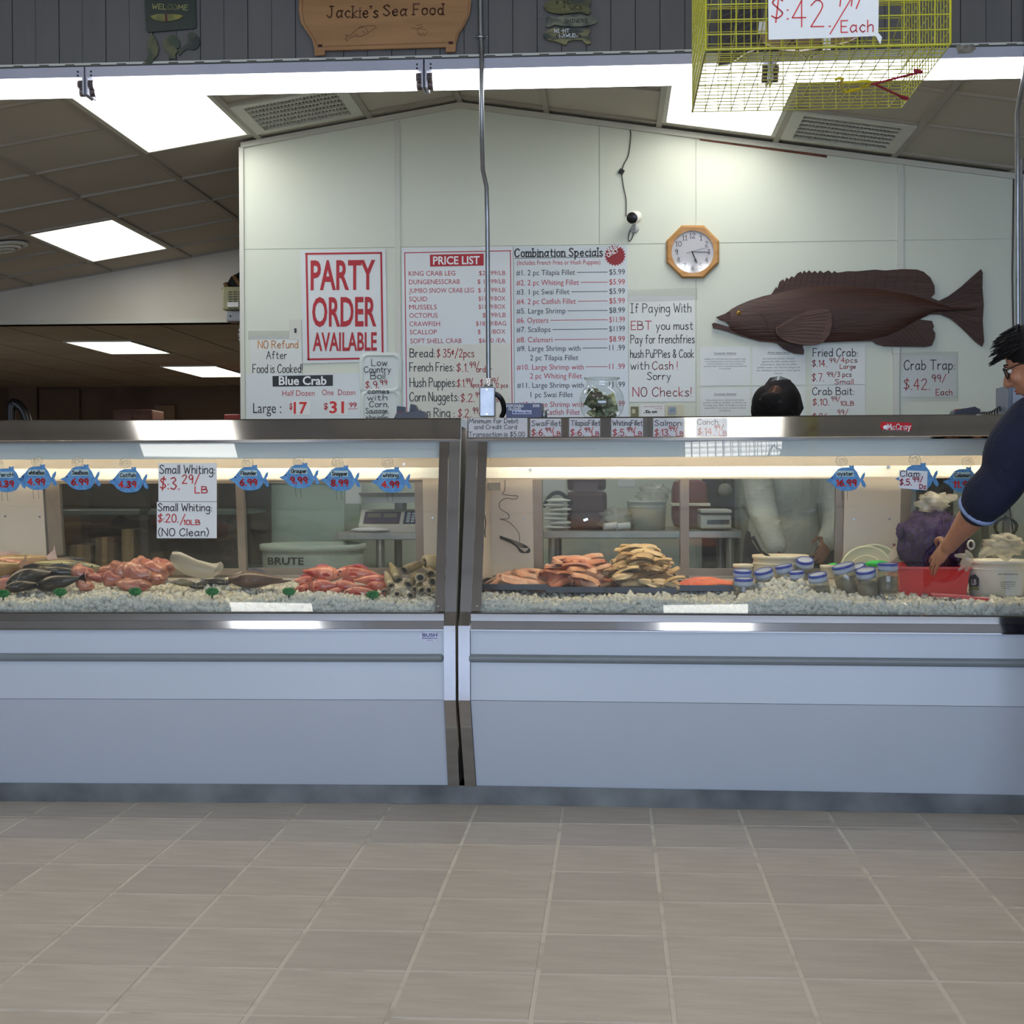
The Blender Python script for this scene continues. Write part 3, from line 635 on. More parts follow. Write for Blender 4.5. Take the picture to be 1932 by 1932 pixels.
def make_case(F, x0, x1, label, doors, left):
    t = thing('display_case', label, 'display case', F.w((x0+x1)/2, .5, 0))
    def part(nm, mb, m, par=None, **k): return link_part(nm, mb.mesh(nm, m), par or t, **k)
    a, b = x0, x1; pw = .0425                                         # end post width
    ia, ib = (a, b-pw) if left else (a+pw, b)                         # span between posts (the far ends are out of frame)
    if left: ia = a+pw
    else: ib = b-pw
    part('top_rail', ext(F, [(.250, zRB), (.274, zRT-.004), (.279, zRT), (.62, zRT), (.62, zRT-.03), (.30, zRT-.03), (.285, zRB)], a, b), M_STEEL)
    part('rail_lip', ext(F, [(.245, zRB-.010), (.247, zRB-.001), (.285, zRB-.001), (.285, zRB-.012)], a, b), M_CHROME)
    part('hood', ext(F, [(.30, zRT-.03), (.62, zRT-.03), (yr(zRT-.03), zRT-.03), (yr(zRT-.05), zRT-.05), (.30, zRT-.05)], a+.01, b-.01), M_LINER)
    part('valance', ext(F, [(.285, zRB-.002), (.30, zRB-.002), (.295, Z(864, .29)), (.28, Z(864, .29))], ia, ib), mat('valance_grey', (226, 230, 226), .5, 0, .01, 3))
    g = MB(); fbox
    part('front_glass', ext(F, [(.045, zGB), (.051, zGB), (.256, zGT+.004), (.25, zGT+.004)], ia+(.03 if not left else .03), ib-.03), M_GLASS)
    part('ledge_upper', ext(F, [(.016, zL1), (.016, zL0-.002), (.022, zL0+.003), (.05, zL0+.003), (.06, zGB-.003), (.06, zL1)], ia, ib), M_CHROME)
    part('ledge_lower', ext(F, [(.006, zL2), (.015, zL1-.001), (.06, zL1-.001), (.06, zL2)], ia, ib), M_CHROME)
    part('ledge_bead', ext(F, [(-.002, zL2-.005), (-.002, zL2-.0005), (.03, zL2-.0005), (.03, zL2-.005)], ia, ib), M_CHROME)
    part('front_panel', ext(F, [(.006, zC), (.006, zL2-.005), (.03, zL2-.005), (.03, zC)], ia, ib), M_WHITEPANEL)
    part('kick_panel', ext(F, [(.155, zB), (.006, zC-.0015), (.03, zC-.0015), (.175, zB)], ia, ib), M_WHITEPANEL)
    zb1, zb0 = Z(1237, 0), Z(1250, 0)
    zc_, r_ = (Z(1234, 0)+Z(1250, 0))/2, .0145
    bx0, bx1 = (a-.0, ib-.012) if left else (ia-.004, b)
    mb = MB(); pr = [(-.004+.010-r_*math.cos(q)*1.0, zc_+r_*math.sin(q)) for q in [math.pi*k/8-math.pi/2 for k in range(9)]]
    ext(F, pr+[(.006, zc_+r_), (.006, zc_-r_)], bx0, bx1, mb)
    part('bumper_rail', mb, M_GREY)
    if left:
        mb = MB(); mb.blob(F.w(bx1, .006, zc_), (.012, r_*1.0, r_*1.03), 12, 8); part('bumper_end', mb, M_GREY)
    # end posts follow the whole profile
    for s, (p0, p1) in (('a', (a, a+pw)), ('b', (b-pw, b))):
        pr = [(.150, zB-.004), (-.005, zC), (-.005, zL2+.012), (.040, zGB), (.247, zGT+.008), (.29, zGT+.008), (.09, zGB), (.05, zC), (.19, zB-.004)]
        part('end_post', ext(F, pr, p0+.001, p1-.001), M_CHROME)
        q0, q1 = (a+pw, a+pw+.033) if s == 'a' else (b-pw-.033, b-pw)
        part('glass_trim', ext(F, [(.036, zGB+.002), (.046, zGB+.002), (.251, zGT), (.241, zGT)], q0, q1), M_STEEL)
        xe = q0+.012 if s == 'b' else q0+.02
        mb = MB(); c = F.w(xe, .040, zGB+.02); mb.tube([c, c-F.ey*.005], .0035, 8); part('screw', mb, M_CHROME)
        # end wall: white liner inside
        e0, e1 = (a+.002, a+.022) if s == 'a' else (b-.022, b-.002)
        part('end_wall', ext(F, [(.20, zB), (.90, zB), (yr(zGB), zGB), (yr(zRT-.05), zRT-.05), (.30, zRT-.05), (.085, zGB), (.05, zC)], e0, e1), M_LINER)
    # floor of the well, back deck, lower body
    part('well_floor', fbox(F, a+.02, .06, .60, b-.02, YR0, .63), M_LINER)
    part('rear_ledge', fbox(F, a+.02, yr(ZR0)-.06, .70, b-.02, yr(ZR0)+.06, ZR0+.004), M_LINER)
    part('rear_body', fbox(F, a+.02, .84, zB, b-.02, .90, .70), M_LINER)
    # light trough with the tube above it
    zc1, zc0 = Z(882, .5), Z(902, .5)
    part('light_trough', ext(F, [(.48, zc0), (.476, zc1), (.56, zc1), (.56, zc1-.004), (.484, zc1-.004), (.488, zc0)], a+.03, b-.03), M_WHITEPL)
    zlt = Z(850, .37); L = b-a-.16; n = 2
    for k in range(n):
        xa = a+.08+L*k/n; xb = xa+L/n-.08
        mb = MB(); mb.tube([F.w(xa, .37, zlt), F.w(xb, .37, zlt)], .011, 10); part('lamp_tube', mb, E_CASE)
        for xx in (xa-.015, xb+.003): part('lamp_socket', fbox(F, xx, .352, zlt-.016, xx+.012, .388, zRT-.05), M_WHITEPL)
    for u, v in (((762, 876), (1, 1)) if left else ((1000, 886), (1676, 881))):
        if u > 10:
            c = F.q(u, v, .474); mb = MB(); mb.tube([c, c-F.ey*.004], .006, 8); part('screw', mb, M_GALV)
    # rear: header, white panels, sliding doors
    zh0 = F.loc(F.pl(YR0, SRR, ZR0).pt(866, 905))[2]; zb0 = F.loc(F.pl(YR0, SRR, ZR0).pt(866, 1089))[2]
    part('rear_header', rear_piece(F, a+.02, b-.02, zh0, zRT-.05, .03), M_LINER)
    part('rear_sill', rear_piece(F, a+.02, b-.02, ZR0, zb0+.010, .03), M_STEEL)
    for q in doors:
        if q[0] == 'w':
            w0, w1 = max(a+.02, rx(F, q[1], 1000)), min(b-.022, rx(F, q[2], 1000)); pz = MB()
            pa = part('white_panel', rear_piece(F, w0, w1, zb0, zh0, .03), M_LINER)
            for u, v in q[3]:
                c = F.pl(YR0, SRR, ZR0).pt(u, v); mb = MB(); mb.tube([c, c-F.ey*.004], .0045, 8); link_part('screw', mb.mesh('screw', M_GALV), pa)
        else:
            w0, w1, o = rx(F, q[1], 1000), rx(F, q[2], 1000), q[3]
            lw, rw, bt, tp = q[4]
            d = part('sliding_door', rear_piece(F, w0+lw, w1-rw, zb0+bt, zh0-tp, .005, o+.012), M_REARGLASS)
            for nm, xx0, xx1, zz0, zz1 in (('door_frame', w0, w0+lw, zb0, zh0), ('door_frame', w1-rw, w1, zb0, zh0), ('door_frame', w0+lw, w1-rw, zb0, zb0+bt), ('door_frame', w0+lw, w1-rw, zh0-tp, zh0)):
                link_part(nm, rear_piece(F, xx0, xx1, zz0, zz1, .03, o).mesh(nm, M_ALU), d)
    return t
M_ALU = mat('brushed_aluminium', (160, 148, 136), .4, .5, .04, 10)
# curb under both cases
for F, x0, x1, n in ((FL, -3.2, 0.0, 1), (FR, 0.0, 3.4, 2)):
    mb = MB(); cb = G_ = None
    zc_top = P(866, 1481, YF+.16).z
    fbox(F, x0 if n == 1 else -.02, .15, 0, x1 if n == 2 else .02, .92, zc_top, mb); obj('trim_%d' % n, mb, M_CURB, kind='structure', label='worn grey concrete curb under the display cases')
caseL = make_case(FL, -3.0, -.004, 'long refrigerated seafood display case on the left with whole fish on ice',
    [('w', -900, 85, [(10, 974), (75, 975)]), ('d', 90, 462, .0, (.058, .03, .036, .012)), ('d', 444, 799, .03, (.034, .036, .036, .012)), ('w', 799, 900, [(816, 977)])], True)
caseR = make_case(FR, .004, 3.2, 'long refrigerated display case on the right with fillets and jars on ice',
    [('w', 900, 1006, [(987, 978), (991, 1073)]), ('d', 1006, 1300, .0, (.038, .034, .036, .0)), ('d', 1282, 1592, .03, (.036, .03, .036, .0)),
     ('w', 1592, 1698, [(1611, 980), (1678, 979)]), ('d', 1698, 2060, .0, (.04, .03, .036, .0)), ('w', 2060, 3400, [])], False)
# maker's badges
RAILR = Pl(FR.w(0, .250, zRB), FR.ey-Vector((0, 0, (.024)/(zRT-.004-zRB))))
GLR = Pl(FR.w(0, .045, zGB), FR.ey-Vector((0, 0, SG))); GLL = Pl(FL.w(0, .045, zGB), FL.ey-Vector((0, 0, SG)))
M_RED = mat('badge_red', (190, 22, 40), .35, 0, 0)
mb = poly2d(RAILR, [(1664, 796), (1718, 798), (1720, 801), (1720, 810), (1717, 813), (1664, 811), (1661, 808), (1661, 799)], .001, .002)
pp = link_part('badge', mb.mesh('badge', M_RED), caseR, label='red badge with white lettering')
write(RAILR, [('McCray', 1674, 810, 44, 10, 'w', 'f', 1.8)], pp, .0042)
mb = poly2d(RAILR, [(1666, 805), (1670, 802), (1676, 803), (1678, 807), (1673, 810), (1667, 809)], .0036, .0006); link_part('emblem', mb.mesh('emblem', ink('w')), pp)
PFL = Pl(FL.w(0, .006, 1), FL.ey)
mb = poly2d(PFL, [(810+19*math.cos(k*math.pi/12), 1202+10*math.sin(k*math.pi/12)) for k in range(24)], .001, .001)
pp = link_part('sticker', mb.mesh('sticker', mat('sticker_white', (215, 218, 235), .4, 0, 0)), caseL, label='oval white sticker with blue letters')
write(PFL, [('BUSH', 797, 1201, 28, 6, 'n', 'P'), ('REFRIGERATION', 796, 1205.5, 29, 2.6, 'n', 'P'), ('MIDLAND', 804, 1209.5, 13, 1.8, 'n', 'p')], pp, .0026)

# ------------------------------------------------------------------ ice beds
M_ICE = bpy.data.materials.new('crushed_ice'); M_ICE.use_nodes = True
_b = M_ICE.node_tree.nodes['Principled BSDF']; _b.inputs['Base Color'].default_value = (.90, .88, .76, 1); _b.inputs['Roughness'].default_value = .15
_b.inputs['IOR'].default_value = 1.31; _b.inputs['Transmission Weight'].default_value = .2; _b.inputs['Specular IOR Level'].default_value = .7
M_ICEB = mat('ice_bed', (220, 214, 190), .5, 0, .05, 20, .6, 60)
def bump_(x, c, w): return math.exp(-((x-c)/w)**2)
def iceL(x, y):      # local case coordinates, height over the bed plane
    u = 866+(x)/5.3*2810
    h = .730+.012*math.sin(x*9)*math.sin(y*11)+.010*(y-.1)
    h += .022*bump_(u, 175, 40)*bump_(y, .36, .2)+.035*bump_(u, 385, 45)*bump_(y, .42, .22)
    h += .0
    return h-.10*max(0, .13-y)
def iceR(x, y):
    u = 866+(x)/5.2*2810
    h = .730+.008*math.sin(x*11+1)*math.sin(y*9)+.012*(y-.1)
    h += .058*bump_(u, 1490, 85)*bump_(y, .30, .16)+.03*bump_(u, 1650, 60)*bump_(y, .35, .15)-.01*bump_(u, 1820, 80)
    return h-.10*max(0, .13-y)
V8 = np.array([(-1,-1,-1),(1,-1,-1),(1,1,-1),(-1,1,-1),(-1,-1,1),(1,-1,1),(1,1,1),(-1,1,1)], float)
F8 = np.array([(0,3,2,1),(4,5,6,7),(0,1,5,4),(1,2,6,5),(2,3,7,6),(3,0,4,7)])
def ice(F, fn, x0, x1, y0, y1, n, nm, label):
    rs = np.random.RandomState(3); gx, gy = 90, 24; mb = MB(); vs = []
    for j in range(gy+1):
        for i in range(gx+1):
            x, y = x0+(x1-x0)*i/gx, y0+(y1-y0)*j/gy; vs.append(F.w(x, y, fn(x, y)-.006))
    fs = [(j*(gx+1)+i, j*(gx+1)+i+1, (j+1)*(gx+1)+i+1, (j+1)*(gx+1)+i) for j in range(gy) for i in range(gx)]
    # skirt down to the well floor along the front
    mb.add(vs, fs, True)
    mb.add([F.w(x0, y0, .62), F.w(x1, y0, .62)]+[F.w(x1, y0, fn(x1, y0)-.006), F.w(x0, y0, fn(x0, y0)-.006)], [(0, 1, 2, 3)])
    t = obj(nm, mb, M_ICEB, label=label, cat='ice', kind='stuff')
    P8 = []; 
    for k in range(n):
        x = rs.uniform(x0+.01, x1-.01); front = rs.rand() < .3
        y = rs.uniform(y0+.002, y0+.06) if front else y0+(y1-y0)*rs.rand()**1.3
        z = fn(x, y)+rs.uniform(-.012, .006) if not (front and rs.rand() < .6) else rs.uniform(.70, fn(x, y))
        if front and z < fn(x, y)-.012: y = y0+rs.uniform(-.004, .004)
        s = rs.uniform(.0065, .0120)*(1 if rs.rand() < .85 else 1.4)
        A = rs.normal(size=(3, 3)); Q, _ = np.linalg.qr(A)
        v = (V8*rs.uniform(.65, 1.15, size=(8, 1))*np.array([1, rs.uniform(.6, 1), rs.uniform(.4, .9)])*s) @ Q
        P8.append(v+np.array(F.w(x, max(y, y0+.004), z)))
    V = np.concatenate(P8); N = len(P8)
    c = np.array(t.location); Fc = (F8[None]+8*np.arange(N)[:, None, None]).reshape(-1, 4)
    me = bpy.data.meshes.new('ice_chunks'); me.vertices.add(len(V)); me.vertices.foreach_set('co', V.ravel())
    me.loops.add(Fc.size); me.loops.foreach_set('vertex_index', Fc.ravel()); me.polygons.add(len(Fc))
    me.polygons.foreach_set('loop_start', np.arange(0, Fc.size, 4)); me.update(calc_edges=True); me.materials.append(M_ICE)
    link_part('ice_chunks', me, t, kind='stuff'); return t
ice(FL, iceL, -2.6, -.05, .085, .80, 9500, 'crushed_ice', 'bed of crushed ice under the whole fish in the left case')
ice(FR, iceR, .05, 2.6, .085, .80, 9500, 'crushed_ice', 'bed of ice pieces under the fillets, jars and tubs in the right case')

# ------------------------------------------------------------------ signs on the back wall
def sheet(name, label, cat, poly, pl, off=0.0015, th=0.001, m=None, group=None, pn='paper'):
    a = [pl.pt(u, v, off) for u, v in poly]; c = sum(a, Vector())/len(a); lo = min(q.z for q in a)
    t = thing(name, label, cat, (c.x, c.y, lo), group)
    mb = poly2d(pl, poly, off, th); link_part(pn, mb.mesh(pn, m or M_PAPER), t); return t
def frame_lines(pl, t, segs, c, wd, off):
    mb = MB()
    for a, b in segs:
        for q in ribbon([a, b], wd): mb.add([pl.pt(u, v, off) for u, v in q], [(0, 1, 2, 3)])
    return link_part('printed_border', mb.mesh('printed_border', ink(c)), t)
M_TP = M_TAPE
def tape(pl, t, poly, off=.004):
    mb = poly2d(pl, poly, off, .0003); link_part('tape', mb.mesh('tape', M_TP), t)

s = sheet('party_sign', 'white board with big red letters PARTY ORDER AVAILABLE', 'sign', [(567, 473), (727, 470.5), (731, 682), (572, 686)], WP, .002, .004, M_BOARD, pn='board')
frame_lines(WP, s, [((577, 479), (719, 477)), ((719, 477), (722, 667)), ((581, 678), (722, 676)), ((578, 479), (582, 678)), ((722, 667), (722, 676))], 'r', 3.6, .0075)
write(WP, [('PARTY', 586, 546, 122, 53, 'r', 'P'), ('ORDER', 589, 615, 121, 52.5, 'r', 'P'), ('AVAILABLE', 590, 661.5, 121, 33, 'r', 'P')], s, .0075)

s = sheet('refund_sign', 'handwritten sheet No Refund After Food is Cooked at the wall corner', 'sign', [(472, 635), (569, 634), (570, 706), (473, 710)], WP, .003, .0008, M_PAPERL)
write(WP, [('NO Refund', 487, 657, 75, 14, 'o', 'h', 1.5), ('After', 503, 677, 38, 14, 'k', 'h', 1.4), ('Food is Cooked!', 477, 703.5, 93, 16, 'k', 'h', 1.5)], s, .0045)
tape(WP, s, [(468, 624), (566, 624), (566, 640), (468, 641)])
s = sheet('switch_plate', 'cream light switch plate between the refund sheet and party sign', 'switch plate', [(545.5, 603.5), (569, 603), (569, 640), (546, 640.5)], WP, .001, .004, M_TRIMW, pn='plate')
mb = poly2d(WP, rect(555.5, 619.5, 559.5, 628), .005, .004); link_part('toggle', mb.mesh('toggle', M_BLACK), s)

s = sheet('blue_crab_board', 'white price board headed Blue Crab with red dozen prices', 'sign', [(464, 707), (680, 704), (682, 830), (466, 833)], WP, .002, .003, M_BOARD, pn='board')
mb = poly2d(WP, [(514, 709.5), (628, 707.2), (628, 728), (514.5, 729.5)], .0055, .0004); link_part('heading_strip', mb.mesh('heading_strip', mat('black_vinyl', (20, 22, 20), .4, 0, 0)), s)
write(WP, [('Blue Crab', 526, 726, 90, 15.5, 'w', 'P')], s, .0066)
write(WP, [('Half Dozen', 532.6, 747, 61, 10.5, 'r', 'p'), ('One  Dozen', 607.5, 745.5, 62.5, 10.5, 'r', 'p'), ('Large :', 477.5, 779.5, 53, 19, 'k', 'p'),
           ('$', 546, 772, 6, 11, 'r', 'P'), ('$', 611, 772, 7.5, 11.5, 'r', 'P'), ('99', 659, 768.5, 14, 9, 'r', 'P')], s, .0056)
frame_lines(WP, s, [((657.5, 771.5), (674, 771))], 'r', 1, .0056)
for nm, q, tx in (('17', (551.5, 756, 585, 783), ('17', 554, 780, 25.5, 21, 'R', 'P')), ('31', (620.5, 755.5, 655, 782.5), ('31', 621.5, 779, 27.5, 21, 'R', 'P'))):
    mb = poly2d(WP, rect(*q), .0058, .0006); pp = link_part('price_card', mb.mesh('price_card', M_PAPER), s); write(WP, [tx], pp, .0072)

M_FOAM = mat('foam', (218, 226, 222), .5, 0, .02, 4)
def rrect(u0, v0, u1, v1, r, n=4):
    out = []
    for cx, cy, a in ((u1-r, v0+r, -90), (u1-r, v1-r, 0), (u0+r, v1-r, 90), (u0+r, v0+r, 180)):
        for k in range(n+1): t = math.radians(a+90*k/n); out.append((cx+r*math.cos(t), cy+r*math.sin(t)))
    return out
def foam(label, q, text):
    a = WP.pt((q[0]+q[2])/2, q[3]); t = thing('foam_lid', label, 'foam lid', a, 'foam lids used as signs')
    o = rrect(*q, 14); i1 = rrect(q[0]+5, q[1]+5, q[2]-5, q[3]-5, 12); i2 = rrect(q[0]+9, q[1]+9, q[2]-9, q[3]-9, 9)
    n = len(o); mb = MB()
    vs = [WP.pt(u, v, .010) for u, v in o]+[WP.pt(u, v, .020) for u, v in i1]+[WP.pt(u, v, .012) for u, v in i2]
    mb.add(vs, [(k, (k+1) % n, n+(k+1) % n, n+k) for k in range(n)]+[(n+k, n+(k+1) % n, 2*n+(k+1) % n, 2*n+k) for k in range(n)]+[tuple(range(2*n, 3*n))])
    mb.add([WP.pt(u, v, .008) for u, v in o]+[WP.pt(u, v, .010) for u, v in o], [(k, (k+1) % n, n+(k+1) % n, n+k) for k in range(n)]+[tuple(range(n))])
    link_part('tray_lid', mb.mesh('tray_lid', M_FOAM), t); write(WP, text, t, .0225); return t
foam('white foam container lid lettered Low Country Boil $9.99', (678, 665, 758, 742), [('Low', 701, 690, 29, 12, 'k', 'h', 1.3), ('Country', 687, 702.5, 50, 11, 'k', 'h', 1.3), ('Boil', 699, 715, 27, 12, 'k', 'h', 1.3), ('$.9.', 689, 732.5, 26, 13, 'r', 'h', 1.4), ('99', 717, 726, 13, 9, 'r', 'h', 1.3), ])
foam('white foam container lid lettered comes with Corn Sausage shrimp', (680, 733.5, 757, 812), [('comes', 694, 742.5, 40, 9, 'k', 'h', 1.3), ('with', 693, 755, 37, 10, 'k', 'h', 1.3), ('Corn.', 697, 768, 36, 11, 'k', 'h', 1.3), ('Sausage.', 690, 780, 43, 10, 'k', 'h', 1.2), ('shrimp', 690, 792, 42, 9, 'k', 'h', 1.2)])

s = sheet('price_list_board', 'tall white board headed PRICE LIST with red border and red prices', 'sign', [(758, 467.5), (967.5, 465.5), (970, 830), (762, 834)], WP, .002, .004, M_BOARD, pn='board')
frame_lines(WP, s, [((763, 477), (964, 473)), ((763.5, 477), (768, 828)), ((963, 473), (967, 828))], 'r', 1.7, .0066)
mb = poly2d(WP, [(811, 480.5), (912.5, 478.5), (912.5, 501), (811.5, 503)], .0064, .0004); link_part('heading_strip', mb.mesh('heading_strip', ink('r')), s)
write(WP, [('PRICE LIST', 817, 498.8, 88, 14.5, 'w', 'P')], s, .0076)
L = []
names_ = [('KING CRAB LEG', 771, 88), ('DUNGENESSCRAB', 771.5, 96), ('JUMBO SNOW CRAB LEG', 772, 122), ('SQUID', 772, 34), ('MUSSELS', 772, 52), ('OCTOPUS', 772.5, 53), ('CRAWFISH', 772.6, 57.5), ('SCALLOP', 773, 51), ('SOFT SHELL CRAB', 774, 97)]
pr_ = [('$24.99/LB', 903.6, 50), ('$ 17.99/LB', 901, 52.5), ('$ 14.99/LB', 902, 51.5), ('$11.99/BOX', 903, 50.5), ('$11.99/BOX', 903, 50.5), ('$4.99/LB', 910.6, 43.5), ('$18.99/BAG', 898, 57), ('$      /BOX', 901.6, 52), ('$6.00 /EA', 903.5, 50)]
for k, b in enumerate((520.5, 536.5, 552.8, 568.6, 584, 599.7, 615.6, 631, 647.8)):
    L.append((names_[k][0], names_[k][1], b, names_[k][2], 8.8, 'r', 'p')); L.append((pr_[k][0], pr_[k][1], b-1.2, pr_[k][2], 8.2, 'r', 'p'))
write(WP, L, s, .0066)
mb = poly2d(WP, [(770, 651), (962, 648), (965, 826), (773, 829)], .0066, .0006); pp = link_part('handwritten_sheet', mb.mesh('handwritten_sheet', mat('paper_cream', (216, 216, 204), .5, 0, .01, 4)), s)
write(WP, [('Bread:', 773.5, 674, 46, 16, 'k', 'h', 1.5), ('$ 35\u00a2/2pcs', 824, 674, 70, 15, 'r', 'h', 1.4), ('French Fries:', 773, 700.5, 83, 16, 'k', 'h', 1.5), ('$.1.', 861, 701, 22, 15, 'r', 'h', 1.4), ('99/', 886, 694, 18, 11, 'r', 'h', 1.3), ('order', 899, 702, 29, 11, 'r', 'h', 1.3),
    ('Hush Puppies:', 773.5, 730, 87, 17, 'k', 'h', 1.5), ('$.1.', 862, 730, 16, 14, 'r', 'h', 1.4), ('99/', 879, 724, 13, 10, 'r', 'h', 1.2), ('6pcs', 888, 730, 16, 8, 'r', 'h', 1.1), ('$.3.', 906, 729, 16, 13, 'r', 'h', 1.3), ('99/', 925, 723, 15, 10, 'r', 'h', 1.2), ('12 pcs', 935, 731, 23, 8, 'r', 'h', 1.1),
    ('Corn Nuggets:', 773, 757, 92, 17, 'k', 'h', 1.5), ('$.2.', 869, 758, 26, 15, 'r', 'h', 1.4), ('99/', 897, 750, 16, 10, 'r', 'h', 1.2), ('6 pcs', 914, 758, 26, 9, 'r', 'h', 1.2), ('Onion Ring :', 773, 787, 84, 17, 'k', 'h', 1.5), ('$.2.', 864, 787, 24, 15, 'r', 'h', 1.4), ('99/', 892, 780, 16, 11, 'r', 'h', 1.2)], pp, .0085)

s = sheet('combination_board', 'pale board headed Combination Specials with twelve numbered meals', 'sign', [(969.5, 465), (1183, 463), (1186, 830), (972, 833)], WP, .002, .004, mat('board_blue', (202, 210, 212), .25, 0, .01, 2), pn='board')
L = [('Combination Specials', 971.5, 484.5, 166, 15, 'k', 'f', 2.1), ('(Includes French Fries or Hush Puppies)', 975.5, 500, 157, 8.6, 'r', 'p')]
it = [('#1. 2 pc Tilapia Fillet', 974, 111, 519.7, 'k', '$5.99'), ('#2. 2 pc Whiting Fillet', 974.3, 118, 538.4, 'r', '$5.99'), ('#3. 1 pc Swai Fillet', 974.3, 100, 556, 'k', '$5.99'), ('#4. 2 pc Catfish Fillet', 974.5, 112, 574, 'r', '$5.99'),
      ('#5. Large Shrimp', 974.5, 92.5, 591.8, 'k', '$8.99'), ('#6. Oysters', 974.5, 60, 609.4, 'r', '$11.99'), ('#7. Scallops', 974.5, 64, 626.8, 'k', '$1199'), ('#8. Calamari', 974.5, 67.5, 646, 'r', '$8.99'), ('#9. Large Shrimp with', 975, 120, 662.6, 'k', '11 .99'), ('2 pc Tilapia Fillet', 1000, 91, 680, 'k', ''),
      ('#10. Large Shrimp with', 975, 126, 697.8, 'r', '11 .99'), ('2 pc Whiting Fillet', 1000, 98, 714.4, 'r', ''), ('#11. Large Shrimp with', 975.5, 126, 732, 'k', '11 .99'), ('1 pc Swai Fillet', 1001, 80, 749.6, 'k', ''), ('#12. Large Shrimp with', 976, 126, 768, 'r', '11 .99'), ('2 pc Catfish Fillet', 1001, 93, 782.7, 'r', '')]
for tx, u, wd, b, c, pr in it:
    L.append((tx, u, b, wd, 10, c, 'p'))
    if pr:
        L.append((pr, 1149.5, b-1.5, 29.5, 10.2, c, 'p'))
write(WP, L, s, .0066)
for c in 'kr': frame_lines(WP, s, [((u+wd+4, b-4.5-(u+wd-974)*.01), (1146, b-6.2)) for tx, u, wd, b, c2, pr in it if c2 == c and pr and b < 720]+([((971, 487.3), (1137, 484.8))] if c == 'k' else []), c, 1.1, .0066)
star = [(1160.5+(20.5 if k % 2 else 17)*math.cos(k*math.pi/22), 482+(20.5 if k % 2 else 17)*math.sin(k*math.pi/22)) for k in range(44)]
mb = poly2d(WP, star, .0064, .0006); pp = link_part('starburst', mb.mesh('starburst', mat('burst_red', (140, 18, 24), .5, 0, 0)), s)
write(WP, [('FRIED', 1150, 477, 26, 8, 'w', 'P', 1, -.5), ('ONLY', 1147, 486, 24, 8, 'w', 'P', 1, -.5)], pp, .0082)

s = sheet('payment_sheet', 'tall handwritten sheet If Paying With EBT, ending NO Checks', 'sign', [(1186.5, 560), (1311, 558.5), (1312, 757.5), (1187, 758.5)], WP, .002, .0008, M_PAPERL)
write(WP, [('If Paying With', 1189.5, 590, 114, 17, 'k', 'h', 1.4), ('EBT', 1191, 622, 38, 16, 'r', 'h', 1.5), ('you must', 1238, 622, 69, 15, 'k', 'h', 1.4), ('Pay for frenchfries', 1190, 648, 120, 16, 'k', 'h', 1.4), ('hush PuPPies & Cook', 1189.5, 675, 119, 15, 'k', 'h', 1.4),
    ('with', 1190, 697, 34, 15, 'k', 'h', 1.4), ('Cash !', 1231, 697, 47, 15, 'r', 'h', 1.4), ('Sorry', 1221, 716.5, 44, 14, 'k', 'h', 1.4), ('NO Checks!', 1194, 748, 110, 17, 'r', 'h', 1.5)], s, .0035)
tape(WP, s, [(1184, 546), (1316, 543), (1316, 566), (1184, 570)])
adv = [((1321, 654), (1415, 728), 'laminated English advisory sheet, upper left of the four below the fish', 'Consumer Advisory', ['SHRIMP MAY CONTAIN SULFITING AGENTS USED', 'AS A PRESERVATIVE. SULFITING AGENTS ARE', 'KNOWN ALLERGENS THAT COULD CAUSE AN', 'ALLERGIC REACTION IN INDIVIDUALS SENSITIVE', 'TO SULFITES.'], 3.0),
       ((1419, 653), (1519, 727), 'laminated Spanish advisory sheet under the pelvic fin of the wooden fish', 'Aviso Importante', ['Los camarones pueden contener', 'agentes de sulfito usados como', 'preservativo. Agentes de sulfito', 'pueden causar una reaccion alergica en', 'los individuos sensitivos a este agente', 'interno'], 4.0),
       ((1321, 731), (1415, 815), 'laminated raw-food advisory sheet, lower left of the four below the fish', 'Consumer Advisory', ['Consuming raw or undercooked meats,', 'poultry, seafood, shellfish, or EGGS may', 'increase your RISK of foodborne illness,', 'especially if you have certain medical', 'conditions.'], 3.6),
       ((1419, 730), (1519, 815), "laminated sheet behind the worker's dark hair", '', [], 4)]
for (u0, v0), (u1, v1), lb, ti, ls, h in adv:
    s = sheet('advisory_sheet', lb, 'sign', [(u0, v0+1), (u1, v0), (u1+.5, v1-1), (u0+.5, v1)], WP, .002, .0008, M_PAPERL)
    if not ti: continue
    T = [(ti, (u0+u1)/2-21, v0+14, 42, 3.6, 'k', 'p')]; n = max(len(q) for q in ls); step = 4.5 if h < 3.3 else (5.6 if h > 3.8 else 5.0)
    for k, q in enumerate(ls): wd = 82*len(q)/n; T.append((q, (u0+u1)/2-wd/2, v0+25+k*step, wd, h*.8, 'g', 'p'))
    write(WP, T, s, .0035); frame_lines(WP, s, [(((u0+u1)/2-21, v0+15.5), ((u0+u1)/2+21, v0+15.2))], 'g', .6, .0035)
s = sheet('fried_crab_sheet', 'handwritten sheet Fried Crab with large and small prices', 'sign', [(1531, 650), (1632, 648.5), (1632.5, 725), (1531.5, 726)], WP, .003, .0008, M_PAPERL)
